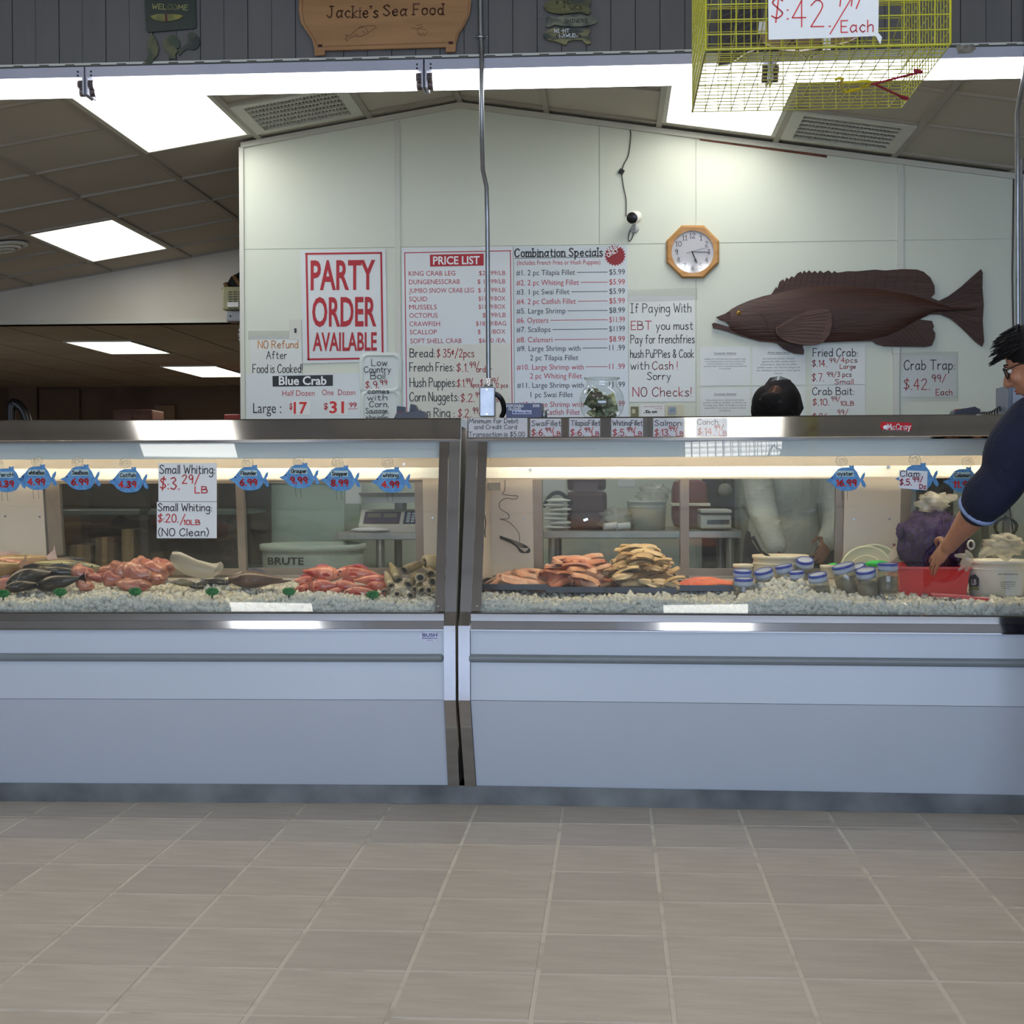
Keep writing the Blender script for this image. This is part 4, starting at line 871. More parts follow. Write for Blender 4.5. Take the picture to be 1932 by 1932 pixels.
write(WP, [('Fried Crab:', 1534, 672.6, 84, 15, 'k', 'h', 1.5), ('$.14.', 1532, 691.6, 28, 12, 'r', 'h', 1.4), ('99', 1565, 684, 11, 8, 'r', 'h', 1.2), ('/4pcs', 1578, 684, 39, 9, 'r', 'h', 1.2), ('Large', 1585, 695.5, 29, 8, 'r', 'h', 1.2), ('$.7.', 1532, 719, 22, 14, 'r', 'h', 1.4), ('99/3 pcs', 1560, 711, 46, 9, 'r', 'h', 1.2), ('Small', 1575, 724.6, 35, 9, 'r', 'h', 1.2)], s, .0045)
s = sheet('crab_bait_sheet', 'handwritten sheet Crab Bait just under the Fried Crab sheet', 'sign', [(1530.5, 727.5), (1632, 726.5), (1632.5, 820), (1531, 821)], WP, .0025, .0008, M_PAPERL)
write(WP, [('Crab Bait:', 1533, 745, 78, 14, 'k', 'h', 1.5), ('$.10.', 1533, 764.5, 31, 12, 'r', 'h', 1.4), ('99/', 1568, 757, 17, 9, 'r', 'h', 1.2), ('10LB', 1586, 765, 25, 8, 'r', 'h', 1.2), ('$.26.', 1533, 792, 31, 12, 'r', 'h', 1.4), ('99/', 1580, 783, 20, 10, 'r', 'h', 1.2)], s, .004)
s = sheet('crab_trap_sheet', 'handwritten sheet Crab Trap $42.99 Each on the wall right of the fish fin', 'sign', [(1703, 671), (1804, 669.5), (1805, 748), (1703.5, 749.5)], WP, .003, .0008, M_PAPERL)
write(WP, [('Crab Trap:', 1706, 697.6, 95, 18, 'k', 'h', 1.6), ('$.42.', 1705, 735, 49, 20, 'r', 'h', 1.6), ('99/', 1758, 720, 27, 13, 'r', 'h', 1.4), ('Each', 1766, 745.5, 30, 11, 'r', 'h', 1.4)], s, .0045)
tape(WP, s, [(1699, 665), (1808, 663), (1808, 757), (1700, 758)])

# small things on the wall behind the tip bowl
s = sheet('taped_banknote', 'banknote taped to the wall right of the tip bowl', 'banknote', rect(1190, 767, 1205, 800), WP, .002, .0006, mat('banknote_green', (128, 126, 96), .7, 0, .15, 60), pn='note')
mb = poly2d(WP, [(1195.5+3.6*math.cos(k*math.pi/6), 776+4.5*math.sin(k*math.pi/6)) for k in range(12)], .003, .0003); link_part('seal', mb.mesh('seal', mat('banknote_light', (196, 192, 160), .7, 0, 0)), s)
s = sheet('taped_card', 'small white card with pink print taped beside the banknote', 'card', rect(1208, 763, 1254, 800), WP, .002, .0006, M_PAPER)
write(WP, [('Jackie Seafood Market', 1214, 768, 36, 2.4, 'm', 'p'), ('Fresh Fish', 1236, 772, 14, 2.2, 'm', 'p'), ('~10u am', 1215, 779, 24, 5, 'k', 'h', 1.2)], s, .003)
s = sheet('thermostat', 'cream wall plate with small grey thermostat display', 'thermostat', rect(1255, 763.5, 1290, 800), WP, .001, .006, mat('cream_plate', (206, 204, 176), .5, 0, 0), pn='plate')
mb = poly2d(WP, rrect(1260.5, 767, 1276, 782, 2), .008, .004); pp = link_part('bezel', mb.mesh('bezel', mat('bezel_grey', (150, 162, 164), .4, 0, 0)), s)
mb = poly2d(WP, rect(1264, 770.5, 1273, 777), .0125, .0005); link_part('display', mb.mesh('display', mat('lcd_dark', (60, 74, 74), .2, 0, 0)), pp)

# wall clock
CP = Pl((0, YW-.03, 0), (0, 1, 0)); cc = (1307, 475)
def ngon(c, r, n, ph=0): return [(c[0]+r*math.cos(ph+2*math.pi*k/n), c[1]+r*math.sin(ph+2*math.pi*k/n)) for k in range(n)]
t = thing('wall_clock', 'octagonal oak wall clock above the wooden fish', 'clock', WP.pt(1307, 525))
M_OAK = two_tone('oak', (170, 122, 62), (190, 142, 82), 5, .35, .3, .7, .1, (1, 1, 8))
o8 = ngon(cc, 54, 8, math.pi/8); mid = ngon(cc, 50, 8, math.pi/8); inn = ngon(cc, 40, 32, math.pi/8); mb = MB()
pts8 = lambda poly, off: [WP.pt(u, v, off) for u, v in poly]
for k in range(8):
    a, b = o8[k], o8[(k+1) % 8]; ma, mbb = mid[k], mid[(k+1) % 8]
    mb.add([WP.pt(*a, 0), WP.pt(*b, 0), WP.pt(*b, .018), WP.pt(*a, .018)], [(0, 1, 2, 3)])
    mb.add([WP.pt(*a, .018), WP.pt(*b, .018), WP.pt(*mbb, .030), WP.pt(*ma, .030)], [(0, 1, 2, 3)])
    ring = [inn[(4*k+j) % 32] for j in range(5)]
    mb.add([WP.pt(*ma, .030), WP.pt(*mbb, .030)]+[WP.pt(*q, .026) for q in ring[::-1]], [tuple(range(7))])
    mb.add([WP.pt(*q, .026) for q in ring]+[WP.pt(*q, .014) for q in ring], [(j, j+1, 6+j, 5+j) for j in range(4)])
link_part('frame', mb.mesh('frame', M_OAK), t)
mb = poly2d(WP, ngon(cc, 40.5, 32), .012, .002); dial = link_part('dial', mb.mesh('dial', mat('dial_white', (214, 214, 218), .4, 0, 0)), t)
N_ = []
for k in range(1, 13):
    a = math.pi*k/6; wd = 5.5 if k < 10 else 11; wd = 3.4 if k == 1 else wd; wd = 8 if k == 11 else wd
    N_.append((str(k), cc[0]+30.5*math.sin(a)-wd/2, cc[1]-30.5*math.cos(a)+4.6, wd, 9, 'k', 'f', 1.0))
write(WP, N_, dial, .0155, 'numerals')
for nm, q, wd, off in (('minute_hand', [(297, 476.5), (1338, 476)], 1.3, .017), ('hour_hand', [(1305.5, 474.5), (1314.5, 495)], 2.2, .0185), ('second_hand', [(1295, 477.5), (1336, 466.5)], .7, .020)):
    a = (1306, 475) if nm == 'minute_hand' else q[0]; mb = MB()
    for r in ribbon([a, q[1]], wd): mb.prism([WP.pt(*p, off) for p in r], [WP.pt(*p, off+.0006) for p in r])
    if nm == 'hour_hand': mb.add([WP.pt(*p, off+.001) for p in ((1309.5, 491), (1314, 488.5), (1315.5, 498))], [(0, 1, 2)])
    link_part(nm, mb.mesh(nm, ink('k')), t)
mb = poly2d(WP, ngon(cc, 40, 32), .0225, .001); link_part('glass', mb.mesh('glass', M_TAPE), t)

# security camera and its cable
c = WP.pt(1208, 407, .0); c2_ = WP.pt(1191.5, 411.5, .14)
t = thing('security_camera', 'small white security camera with black face high on the wall', 'camera', WP.pt(1196, 430))
d = (c2_-c).normalized(); R_M = Vector((0, 0, 1)).rotation_difference(d).to_matrix().to_4x4()
mb = MB(); mb.lathe([(0, .055), (.02, .055), (.030, .062), (.034, .08), (.035, .125), (.033, .14), (.03, .143), (0, .143)], 24, Matrix.Translation(c) @ R_M); link_part('body', mb.mesh('body', M_WHITEPL), t)
mb = MB(); mb.lathe([(0, .1475), (.026, .147), (.030, .143), (0, .142)], 24, Matrix.Translation(c) @ R_M); link_part('lens_face', mb.mesh('lens_face', M_BLACK), t)
mb = MB(); mb.tube(catmull([c+d*.09+Vector((.0, 0, -.03)), WP.pt(1195.5, 424, .07), WP.pt(1197, 429, .03), WP.pt(1197, 431, .004)], 4), .009, 8); mb.lathe([(0, .0), (.024, .0), (.022, .012), (0, .014)], 20, Matrix.Translation(WP.pt(1197.5, 432)) @ Vector((0, 0, 1)).rotation_difference(Vector((0, -1, 0))).to_matrix().to_4x4())
link_part('bracket', mb.mesh('bracket', mat('bracket_grey', (176, 178, 178), .4, 0, 0)), t)
mb = MB(); mb.tube(catmull([WP.pt(u, v, .006) for u, v in [(1187, 238), (1190, 252), (1188.5, 275), (1185, 295), (1178, 308), (1174.5, 318), (1173, 327), (1176, 350), (1181, 375), (1181.5, 393), (1181, 408)]], 5), .0028, 6)
t2 = obj('camera_cable', mb, mat('cable_dark', (70, 62, 54), .6, 0, 0), label='thin dark cable running down the wall to the security camera', cat='cable')
mb = MB(); mb.cbox(WP.pt(1172.5, 324, .008), (.026, .012, .026), Matrix.Rotation(.5, 3, 'Y')); link_part('cable_clip', mb.mesh('cable_clip', M_BLACK), t2)
mb = MB(); mb.tube(catmull([WP.pt(u, v, .006) for u, v in [(1192, 428), (1187, 440), (1185.5, 452), (1188, 455), (1193, 448), (1196, 438), (1196.5, 433)]], 5), .0026, 6); link_part('cable_loop', mb.mesh('cable_loop', _m['cable_dark']), t2)

# ------------------------------------------------------------------ carved wooden fish
def zf(p): return [(1320+x*.3168, 480+y*.3168) for x, y in p]
out = zf([(98,375),(150,355),(230,305),(300,275),(380,250),(425,240),(455,195),(462,212),(475,165),(495,150),(505,165),(515,140),(530,150),(545,132),(560,140),(580,115),(600,105),(610,118),(620,98),(635,112),(650,96),(665,112),(685,100),(700,115),(715,98),(735,112),(765,97),(785,115),(800,100),(815,112),(880,102),(930,103),(1040,93),(1100,98),(1200,90),(1290,92),(1330,105),(1370,140),(1395,190),(1397,235),(1375,260),(1420,278),(1480,250),(1560,190),(1620,135),(1672,90),(1682,110),(1680,200),(1688,300),(1682,400),(1690,520),(1680,550),(1640,520),(1560,440),(1500,385),(1430,358),(1370,358),(1335,370),(1310,390),(1380,398),(1392,430),(1385,450),(1400,470),(1398,500),(1380,545),(1340,552),(1200,550),(1100,548),(1050,535),(1030,518),(900,520),(760,525),(640,535),(610,545),(620,570),(618,597),(560,592),(500,565),(460,530),(430,525),(360,520),(250,490),(150,455),(80,440),(73,415),(85,408),(130,420),(168,433),(178,422),(150,400),(120,392)])
M_FISHW = two_tone('dark_carved_wood', (54, 30, 21), (72, 42, 30), 3, .55, .3, .7, .5, (1, 1, 10))
M_FISHW2 = two_tone('carved_wood_fin', (70, 44, 34), (90, 60, 46), 4, .5, .3, .7, .4, (1, 1, 10))
t = thing('wooden_fish', 'large dark carved wooden fish plaque on the menu wall', 'wooden fish', WP.pt(1590, 660))
mb = poly2d(WP, out, .012, .016); link_part('fin_board', mb.mesh('fin_board', M_FISHW), t)
top = zf([(182,330),(230,303),(300,273),(380,248),(430,238),(520,212),(640,190),(780,187),(950,192),(1100,208),(1250,235),(1400,285),(1500,318),(1660,320)])
bot = zf([(184,452),(250,486),(360,518),(440,524),(560,528),(700,526),(850,520),(1000,515),(1120,490),(1220,440),(1300,390),(1400,345),(1660,330)])
def lerp_poly(poly, n):
    L_ = [0]
    for a, b in zip(poly[:-1], poly[1:]): L_.append(L_[-1]+math.hypot(b[0]-a[0], b[1]-a[1]))
    o = []
    for k in range(n):
        s_ = L_[-1]*k/(n-1); i = max(j for j in range(len(L_)) if L_[j] <= s_+1e-9); i = min(i, len(poly)-2)
        f_ = (s_-L_[i])/max(1e-9, L_[i+1]-L_[i]); o.append((poly[i][0]+(poly[i+1][0]-poly[i][0])*f_, poly[i][1]+(poly[i+1][1]-poly[i][1])*f_))
    return o
T_, B_2 = lerp_poly(top, 30), lerp_poly(bot, 30); mb = MB(); vs = []
for k in range(30):
    hk = .040*math.sin(math.pi*min(1, (k+3)/32))**.6
    for j in range(9):
        q = j/8; u = T_[k][0]*(1-q)+B_2[k][0]*q; v = T_[k][1]*(1-q)+B_2[k][1]*q; vs.append(WP.pt(u, v, .026+hk*math.sin(math.pi*q)**.7))
mb.add(vs, [(k*9+j, k*9+j+1, (k+1)*9+j+1, (k+1)*9+j) for k in range(29) for j in range(8)], True)
link_part('body', mb.mesh('body', M_FISHW), t)
pf = zf([(450,440),(490,410),(560,370),(640,340),(720,325),(760,328),(785,360),(785,420),(770,480),(735,525),(690,540),(600,540),(530,525),(480,500),(455,475)])
mb = poly2d(WP, pf, .062, .018); fin = link_part('pectoral_fin', mb.mesh('pectoral_fin', M_FISHW2), t)
def grooves(lines, off, par, wd=1.0, m=None):
    mb = MB()
    for l in lines:
        for q in ribbon(l, wd): mb.add([WP.pt(u, v, off) for u, v in q], [(0, 1, 2, 3)])
    link_part('carved_grooves', mb.mesh('carved_grooves', m or mat('groove_dark', (40, 22, 16), .8, 0, 0)), par)
gl = []
for k in range(9):
    f_ = k/8; gl.append(zf([(462+f_*8, 445+f_*45), (600+20*f_, 375+150*f_-20*math.sin(f_*3)), (770-f_*50, 345+f_*180)]))
grooves(gl, .0805, fin, .9)
gl = [zf([(460+k*34, 215-min(k*4, 28)), (478+k*34, 165-min(k*12, 60))]) for k in range(11)]+[zf([(1440+0*k, 290+k*7), (1672, 130+k*48)]) for k in range(9)]+[zf([(1110+k*22, 500-k*12), (1180+k*26, 545)]) for k in range(8)]+[zf([(860+k*60, 190+k*4), (870+k*62, 112)]) for k in range(8)]+[zf([(470+k*22, 530+k*4), (530+k*14, 570+k*4)]) for k in range(5)]
grooves(gl, .0288, t, .8)
grooves([zf([(355,350),(385,372),(404,410),(405,440),(390,460)]), zf([(98,375),(140,392),(175,412),(180,425)])], .062, t, .9)
mb = MB(); ce = WP.pt(*zf([(233, 350)])[0], .045); mb.blob(ce, (.013, .006, .012), 12, 8); eye = link_part('eye', mb.mesh('eye', mat('brass_eye', (170, 130, 50), .3, .6, 0)), t)
mb = MB(); mb.blob(ce+Vector((0, -.005, 0)), (.005, .003, .005), 8, 6); link_part('pupil', mb.mesh('pupil', M_BLACK), eye)

# ------------------------------------------------------------------ conduits, cables at right
t = thing('conduit', 'galvanised conduit coming down in front of the menus into a square box', 'conduit', P(921, 788, 5.62))
path = [(906, -10, YH-.012), (907, 60, YH-.012), (909, 105, YH-.016), (908.5, 150, YH-.05), (909, 250, YH-.03), (911, 320, YH+.06), (918, 352, YH+.10), (919.5, 420, YH+.12), (921.5, 700, YH+.13), (922, 722, YH+.13)]
mb = MB(); mb.tube([P(u, v, y) for u, v, y in path], .0088, 12); link_part('pipe', mb.mesh('pipe', M_GALV), t)
a, b = P(904, 730, YH+.10), P(933.5, 786, YH+.10); bx = link_part('outlet_box', MB().bevbox(a.x, YH+.10, b.z, b.x, YH+.16, a.z, .004).mesh('outlet_box', M_GALV), t)
for v in (735, 781): mb = MB(); q = P(918.5, v, YH+.10); mb.tube([q, q-Vector((0, .003, 0))], .003, 8); link_part('screw', mb.mesh('screw', M_CHROME), bx)
mb = MB(); mb.lathe([(.012, 0), (.016, 0), (.016, .012), (.011, .018), (.013, .03), (.009, .034)], 14, Matrix.Translation(P(922, 731, YH+.13))); link_part('connector', mb.mesh('connector', M_CHROME), t)
for u in (896.5, 917): mb = MB(); q = HP.pt(u, 71, .001); mb.lathe([(.0075, 0), (.0075, .002), (.004, .003), (.004, 0)], 12, Matrix.Translation(q) @ Vector((0, 0, 1)).rotation_difference(Vector((0, -1, 0))).to_matrix().to_4x4()); link_part('strap_ear', mb.mesh('strap_ear', M_GALV), t)
mb = MB(); q = P(906.5, 70, YH-.012); mb.tube([q+Vector((-.019, .004, 0)), q+Vector((-.01, -.006, 0)), q+Vector((0, -.011, 0)), q+Vector((.01, -.006, 0)), q+Vector((.019, .004, 0))], .004, 6); link_part('strap', mb.mesh('strap', M_CHROME), t)
mb = MB(); mb.tube(catmull([P(934, 743, YH+.14), P(942, 748, YH+.14), P(949, 760, YH+.15), P(951, 775, YH+.16), P(946, 787, YH+.17)], 5), .010, 8)
obj('flexible_cable', mb, M_BLACK, label='thick black cable arching out of the square conduit box', cat='cable')
t = thing('conduit', 'galvanised conduit with a bend near the right edge of the photo', 'conduit', P(1918, 790, 5.6))
pts = [P(u, v, y) for u, v, y in [(1938, -10, YH-.02), (1937, 90, YH-.02), (1933, 140, YH-.03), (1923, 190, YH+.05), (1919.5, 215, YH+.1), (1920, 420, YH+.12), (1921, 785, YH+.13)]]
mb = MB(); mb.tube(pts, .0088, 12); link_part('pipe', mb.mesh('pipe', M_GALV), t)
mb = MB(); mb.tube([P(1927, 300, YH+.16), P(1929, 500, YH+.16), P(1929, 785, YH+.16)], .005, 8); link_part('second_pipe', mb.mesh('second_pipe', mat('grey_pipe', (96, 98, 104), .5, .3, 0)), t)
mb = MB(); mb.tube([WP.pt(1912.5, 330, .01), WP.pt(1911.5, 420, .01), WP.pt(1910, 520, .01), WP.pt(1912, 640, .01), WP.pt(1909, 722, .01)], .004, 6)
obj('wall_cable', mb, _m['cable_dark'], label='dark cable hanging down the wall near the customer', cat='cable')

# ------------------------------------------------------------------ things on the siding
def flatfish(t, nm, poly, m, off, th=.006, pl=None):
    mb = poly2d(pl or HP, poly, off, th); return link_part(nm, mb.mesh(nm, m), t)
M_SG = mat('sign_green', (16, 34, 26), .4, 0, .1, 12); M_LY = two_tone('lure_yellow', (130, 126, 50), (96, 98, 44), 20, .4)
M_FG = two_tone('painted_fish_green', (52, 66, 48), (92, 92, 58), 22, .5); M_FG2 = two_tone('painted_fish_dark', (34, 42, 38), (60, 66, 52), 26, .5)
t = thing('welcome_sign', 'dark green WELCOME sign with a yellow lure and three dangling fish', 'sign', HP.pt(323, 62))
flatfish(t, 'board', [(274, 3), (282, -8), (362, -14), (370, -6), (371, 52), (367, 55), (281, 62), (277, 60)], M_SG, .004, .008)
write(HP, [('WELCOME', 287, 16.5, 67, 9.5, 'y', 'h', 1.5, .06)], t, .0135)
lb = flatfish(t, 'lure', [(284, 31), (297, 27), (320, 27), (340, 28), (346, 31), (338, 36), (325, 40), (305, 41), (292, 38)], M_LY, .0125, .004)
flatfish(lb, 'lure_band', [(311, 26.5), (315, 26.5), (316, 41), (312, 41)], mat('lure_band', (80, 20, 20), .5, 0, 0), .0170, .0005)
for nm, poly, m in (('hanging_fish', [(286, 66), (291, 68), (296, 76), (300, 92), (298, 104), (291, 112), (289, 118), (282, 125), (279, 120), (272, 117), (279, 111), (281, 103), (279, 88), (281, 74)], M_FG),
                    ('hanging_fish', [(324, 66), (332, 68), (339, 77), (340, 88), (336, 98), (331, 104), (333, 113), (327, 111), (319, 113), (321, 104), (313, 97), (309, 86), (311, 76), (318, 70)], M_FG),
                    ('hanging_fish', [(362, 61), (370, 64), (376, 73), (378, 83), (373, 92), (364, 95), (354, 93), (346, 98), (339, 106), (338, 98), (334, 92), (345, 90), (353, 84), (356, 74), (355, 66)], M_FG2)):
    a = flatfish(t, nm, poly, m, .004, .007)
    e = poly[1]; mb = MB(); q = HP.pt(e[0], e[1]+6, .0115); mb.blob(q, (.0022, .001, .0022), 8, 5); link_part('eye', mb.mesh('eye', ink('k')), a)
for u, v in ((286, 61), (325, 59), (360, 55)): mb = MB(); mb.tube([HP.pt(u, v, .008), HP.pt(u+.5, v+8, .008)], .0012, 5); link_part('hook', mb.mesh('hook', M_GALV), t)

M_PINE = two_tone('honey_pine', (166, 122, 74), (150, 108, 62), 3, .4, .3, .7, .08, (1, 1, 9), coat=.2)
M_CARVE = mat('carving_brown', (92, 54, 26), .7, 0, .05, 20)
t = thing('shop_sign', "honey wooden plaque carved with the shop's name and a fish", 'sign', HP.pt(727, 104))
out = [(586, -60), (575, -34), (567, -10), (565, 20), (569, 45), (580, 62), (590, 76), (594.5, 92), (595, 106.5), (614, 105.5), (614.5, 97.5), (842, 91), (842, 100), (860, 99.5), (861, 84), (866, 66), (878, 48), (887, 28), (889.5, 5), (886, -20), (876, -45), (866, -60)]
flatfish(t, 'plaque', out, M_PINE, .010, .016)
inn_ = [(591, -60), (579, -34), (571.5, -10), (570, 20), (574, 43), (585, 60), (594, 74), (598.5, 89)]
def carve(par, lines, wd=.9, off=.0268, nm='carved_line', m=None):
    mb = MB()
    for l in lines:
        for q in ribbon(l, wd): mb.add([HP.pt(u, v, off) for u, v in q], [(0, 1, 2, 3)])
    link_part(nm, mb.mesh(nm, m or M_CARVE), par)
carve(t, [inn_, [(857, 82), (862, 64), (874, 46), (883, 26), (885, 4), (881, -20)], [(598.5, 89), (609, 88), (845, 80), (857, 82)]], .8)
INK['c'] = M_CARVE
write(HP, [("Jackie's", 617, 33, 97, 21, 'c', 'f', 2.7, .02), ('Sea', 723, 29.5, 45, 20, 'c', 'f', 2.7, .02), ('Food', 780, 27.5, 57, 20, 'c', 'f', 2.7, .02)], t, .0268)
fish = [(652, 66), (655, 69), (651, 74), (655, 77), (660, 71), (668, 68), (678, 69), (690, 65), (700, 58), (710, 52), (708, 49), (700, 48), (688, 50), (676, 54), (668, 60), (662, 66), (657, 67), (652, 66)]
carve(t, [fish, [(676, 54), (680, 50), (686, 49)], [(690, 53), (694, 60)], [(684, 58), (688, 63)], [(670, 64), (676, 66)]], 1.1, nm='carved_fish')
carve(t, [[(797+9*math.cos(a)*1.1, 59+9*math.sin(a)) for a in [k*.7 for k in range(8)]], [(776, 53), (790, 54), (806, 56)], [(790, 62), (794, 66), (798, 62), (802, 67)], [(785, 48), (797, 46)]], .8, nm='carved_shell')
for u, v in ((604, 86.5), (850.5, 81)):
    mb = poly2d(HP, rect(u-4, v-2.8, u+4, v+2.5), .0266, .0006); link_part('mortise', mb.mesh('mortise', mat('mortise_dark', (60, 24, 24), .8, 0, 0)), t)

t = thing('bait_sign', 'stack of painted wooden fish lettered plugs, shiners and night crawlers', 'sign', HP.pt(1072, 85))
def sfish(poly, m, txt, off):
    a = flatfish(t, 'fish_board', poly, m, off, .012); write(HP, txt, a, off+.0126)
M_FA = two_tone('bass_paint', (48, 54, 36), (104, 100, 48), 12, .45, .35, .7, stretch=(1, 1, 3)); M_FB = two_tone('shiner_paint', (62, 66, 56), (120, 122, 100), 14, .45, .4, .6, stretch=(1, 1, 3)); M_FC = two_tone('crawler_paint', (48, 54, 42), (128, 122, 80), 12, .45, .45, .6, stretch=(1, 1, 3))
sfish([(1030, -10), (1060, -22), (1112, -18), (1116, -3), (1100, 0), (1040, -2)], M_FA, [('BASS', 1047, -4, 28, 7, 'y', 'h', 1.2)], .004)
sfish([(1026, 14), (1030, 7), (1042, 1), (1060, -2), (1085, -1), (1100, 4), (1112, -1), (1115, 8), (1111, 16), (1115, 24), (1110, 30), (1098, 25), (1080, 26), (1060, 28), (1042, 26), (1032, 22)], M_FA, [('BASS', 1047, 8, 28, 6, 'y', 'h', 1.1), ('PLUGS', 1061, 18, 37, 7, 'y', 'h', 1.2)], .006)
sfish([(1031, 32), (1040, 31), (1048, 35), (1065, 31), (1090, 30), (1112, 32), (1125, 37), (1128, 42), (1122, 47), (1105, 51), (1085, 52), (1062, 51), (1047, 48), (1038, 53), (1030, 52), (1034, 42)], M_FB, [('SHINERS', 1065, 43, 43, 6.5, 'k', 'h', 1.2)], .004)
sfish([(1025, 68), (1030, 61), (1042, 55), (1060, 53), (1085, 56), (1098, 60), (1107, 53), (1114, 52), (1115, 60), (1110, 68), (1113, 76), (1115, 84), (1106, 85), (1098, 77), (1085, 77), (1072, 79), (1068, 87), (1055, 82), (1046, 79), (1034, 77), (1028, 73)], M_FC, [('NIGHT', 1046, 61.5, 28, 6.5, 'w', 'h', 1.1), ('CRAWLERS', 1050, 70.5, 45, 6.5, 'w', 'h', 1.1)], .006)
mb = MB(); mb.tube(catmull([HP.pt(1025, 24, .01), HP.pt(1020, 30, .01), HP.pt(1022, 35, .01)], 3), .0015, 5); link_part('hook', mb.mesh('hook', M_GALV), t)

# ------------------------------------------------------------------ the yellow wire crab trap
M_YW = mat('yellow_vinyl_wire', (176, 172, 36), .4, 0, .05, 15)
tx0, tx1, ty0, ty1, tz0, tz1 = .232, .830, 3.75, 4.37, 2.222, 2.70; ms = .0374
trap = thing('crab_trap', 'yellow wire crab trap hanging above the counter at the right', 'crab trap', ((tx0+tx1)/2, (ty0+ty1)/2, tz0))
WR = .0015
def wires(segs, nm, r=WR):
    mb = MB()
    for a, b in segs: mb.tube([a, b], r, 5, True, False)
    return link_part(nm, mb.mesh(nm, M_YW), trap, kind='stuff')
nx, ny, nz = int(round((tx1-tx0)/ms)), int(round((ty1-ty0)/ms)), int(round((tz1-tz0)/ms))
X = [tx0+(tx1-tx0)*k/nx for k in range(nx+1)]; Y = [ty0+(ty1-ty0)*k/ny for k in range(ny+1)]; Z_ = [tz0+(tz1-tz0)*k/nz for k in range(nz+1)]
jit = lambda: rnd(-.0012, .0012)
for nm, y in (('front_mesh', ty0), ('rear_mesh', ty1)):
    wires([((x+jit(), y, tz0), (x+jit(), y, tz1)) for x in X]+[((tx0, y, z+jit()), (tx1, y, z+jit())) for z in Z_], nm, .0019 if y == ty0 else WR)
for nm, x in (('side_mesh', tx0), ('side_mesh', tx1)):
    wires([((x, y, tz0), (x, y+jit(), tz1)) for y in Y]+[((x, ty0, z), (x, ty1, z+jit())) for z in Z_], nm)
for nm, z in (('bottom_mesh', tz0), ('top_mesh', tz1)):
    wires([((x, ty0, z), (x+jit(), ty1, z)) for x in X]+[((tx0, y, z), (tx1, y+jit(), z)) for y in Y], nm)
# inner chamber wall bent into a roof, a common shape in these traps
wires([((x, ty0+.02, tz0+.16), (x, (ty0+ty1)/2, tz0+.24)) for x in X[1:-1:2]]+[((x, (ty0+ty1)/2, tz0+.24), (x, ty1-.02, tz0+.16)) for x in X[1:-1:2]]+[((tx0, ty0+.02+k*.06, tz0+.16+min(k, 10-k)*.016), (tx1, ty0+.02+k*.06, tz0+.16+min(k, 10-k)*.016)) for k in range(11)], 'inner_partition')
mb = MB()
for a, b in (((tx0, ty0, tz0), (tx0, ty0, tz1)), ((tx1, ty0, tz0), (tx1, ty0, tz1)), ((tx0, ty0, tz0), (tx1, ty0, tz0)), ((tx0, ty0, tz0), (tx0, ty1, tz0))): mb.tube([a, b], .0034, 6)
link_part('edge_wire', mb.mesh('edge_wire', M_YW), trap)
TB = Pl((0, 0, tz0-.004), (0, 0, 1))
def TBp(u, v): d = ray(u, v); return CO+d*((tz0-.006-CAM_H)/d.z)
hk = [TBp(u, v) for u, v in [(1577, 150), (1583, 147), (1590, 149), (1586, 155), (1588, 168), (1595, 175), (1606, 171), (1622, 168), (1632, 163), (1640, 161), (1641, 154), (1630, 153), (1612, 155), (1600, 155), (1586, 156)]]
mb = MB(); mb.tube(hk, .0042, 8); mb.tube([TBp(1623, 153), TBp(1626, 167)], .004, 6); link_part('door_hook', mb.mesh('door_hook', mat('hook_yellow', (206, 186, 20), .4, 0, 0)), trap, label='bright yellow plastic hook')
M_BUN = mat('bungee_red', (150, 34, 52), .6, 0, .2, 80)
for q in ([(1640, 159), (1650, 158), (1700, 145), (1738, 136)], [(1648, 158), (1670, 168), (1700, 182), (1712, 186)]):
    mb = MB(); mb.tube([TBp(*p) for p in q], .0032, 7); mb.tube([TBp(*q[-1]), TBp(q[-1][0]-12, q[-1][1]-3)], .0055, 6); link_part('bungee_cord', mb.mesh('bungee_cord', M_BUN), trap, label='dark red bungee cord')
for x in (tx0+.05, tx1-.05):
    mb = MB(); mb.tube([(x, (ty0+ty1)/2, tz1), (x, (ty0+ty1)/2, 3.31)], .002, 5); link_part('hanging_wire', mb.mesh('hanging_wire', M_GALV), trap)
TFP = Pl((0, ty0-.006, 0), (0, 1, 0))
s = sheet('price_paper', 'white paper $42.99 Each taped on the hanging yellow trap', 'sign', [(1449, -70), (1659, -75), (1657, 62), (1664, 70), (1661, 84), (1652, 68), (1560, 72), (1450, 75)], TFP, .001, .0006, M_PAPER)
write(TFP, [('$:', 1455, 38, 32, 44, 'R', 'h', 2.6), ('42.', 1495, 51, 72, 50, 'R', 'h', 2.4), ('99/', 1572, 12, 60, 34, 'R', 'h', 2.4), ('Crab Trap', 1465, -26, 180, 30, 'k', 'h', 2.6), ('Each', 1587, 61, 60, 22, 'R', 'h', 2.2)], s, .0022)
mb = MB()
for q in ribbon([(1566, 64), (1608, -6)], 2.2): mb.add([TFP.pt(*p, .0022) for p in q], [(0, 1, 2, 3)])
link_part('lettering', mb.mesh('lettering', ink('R')), s)
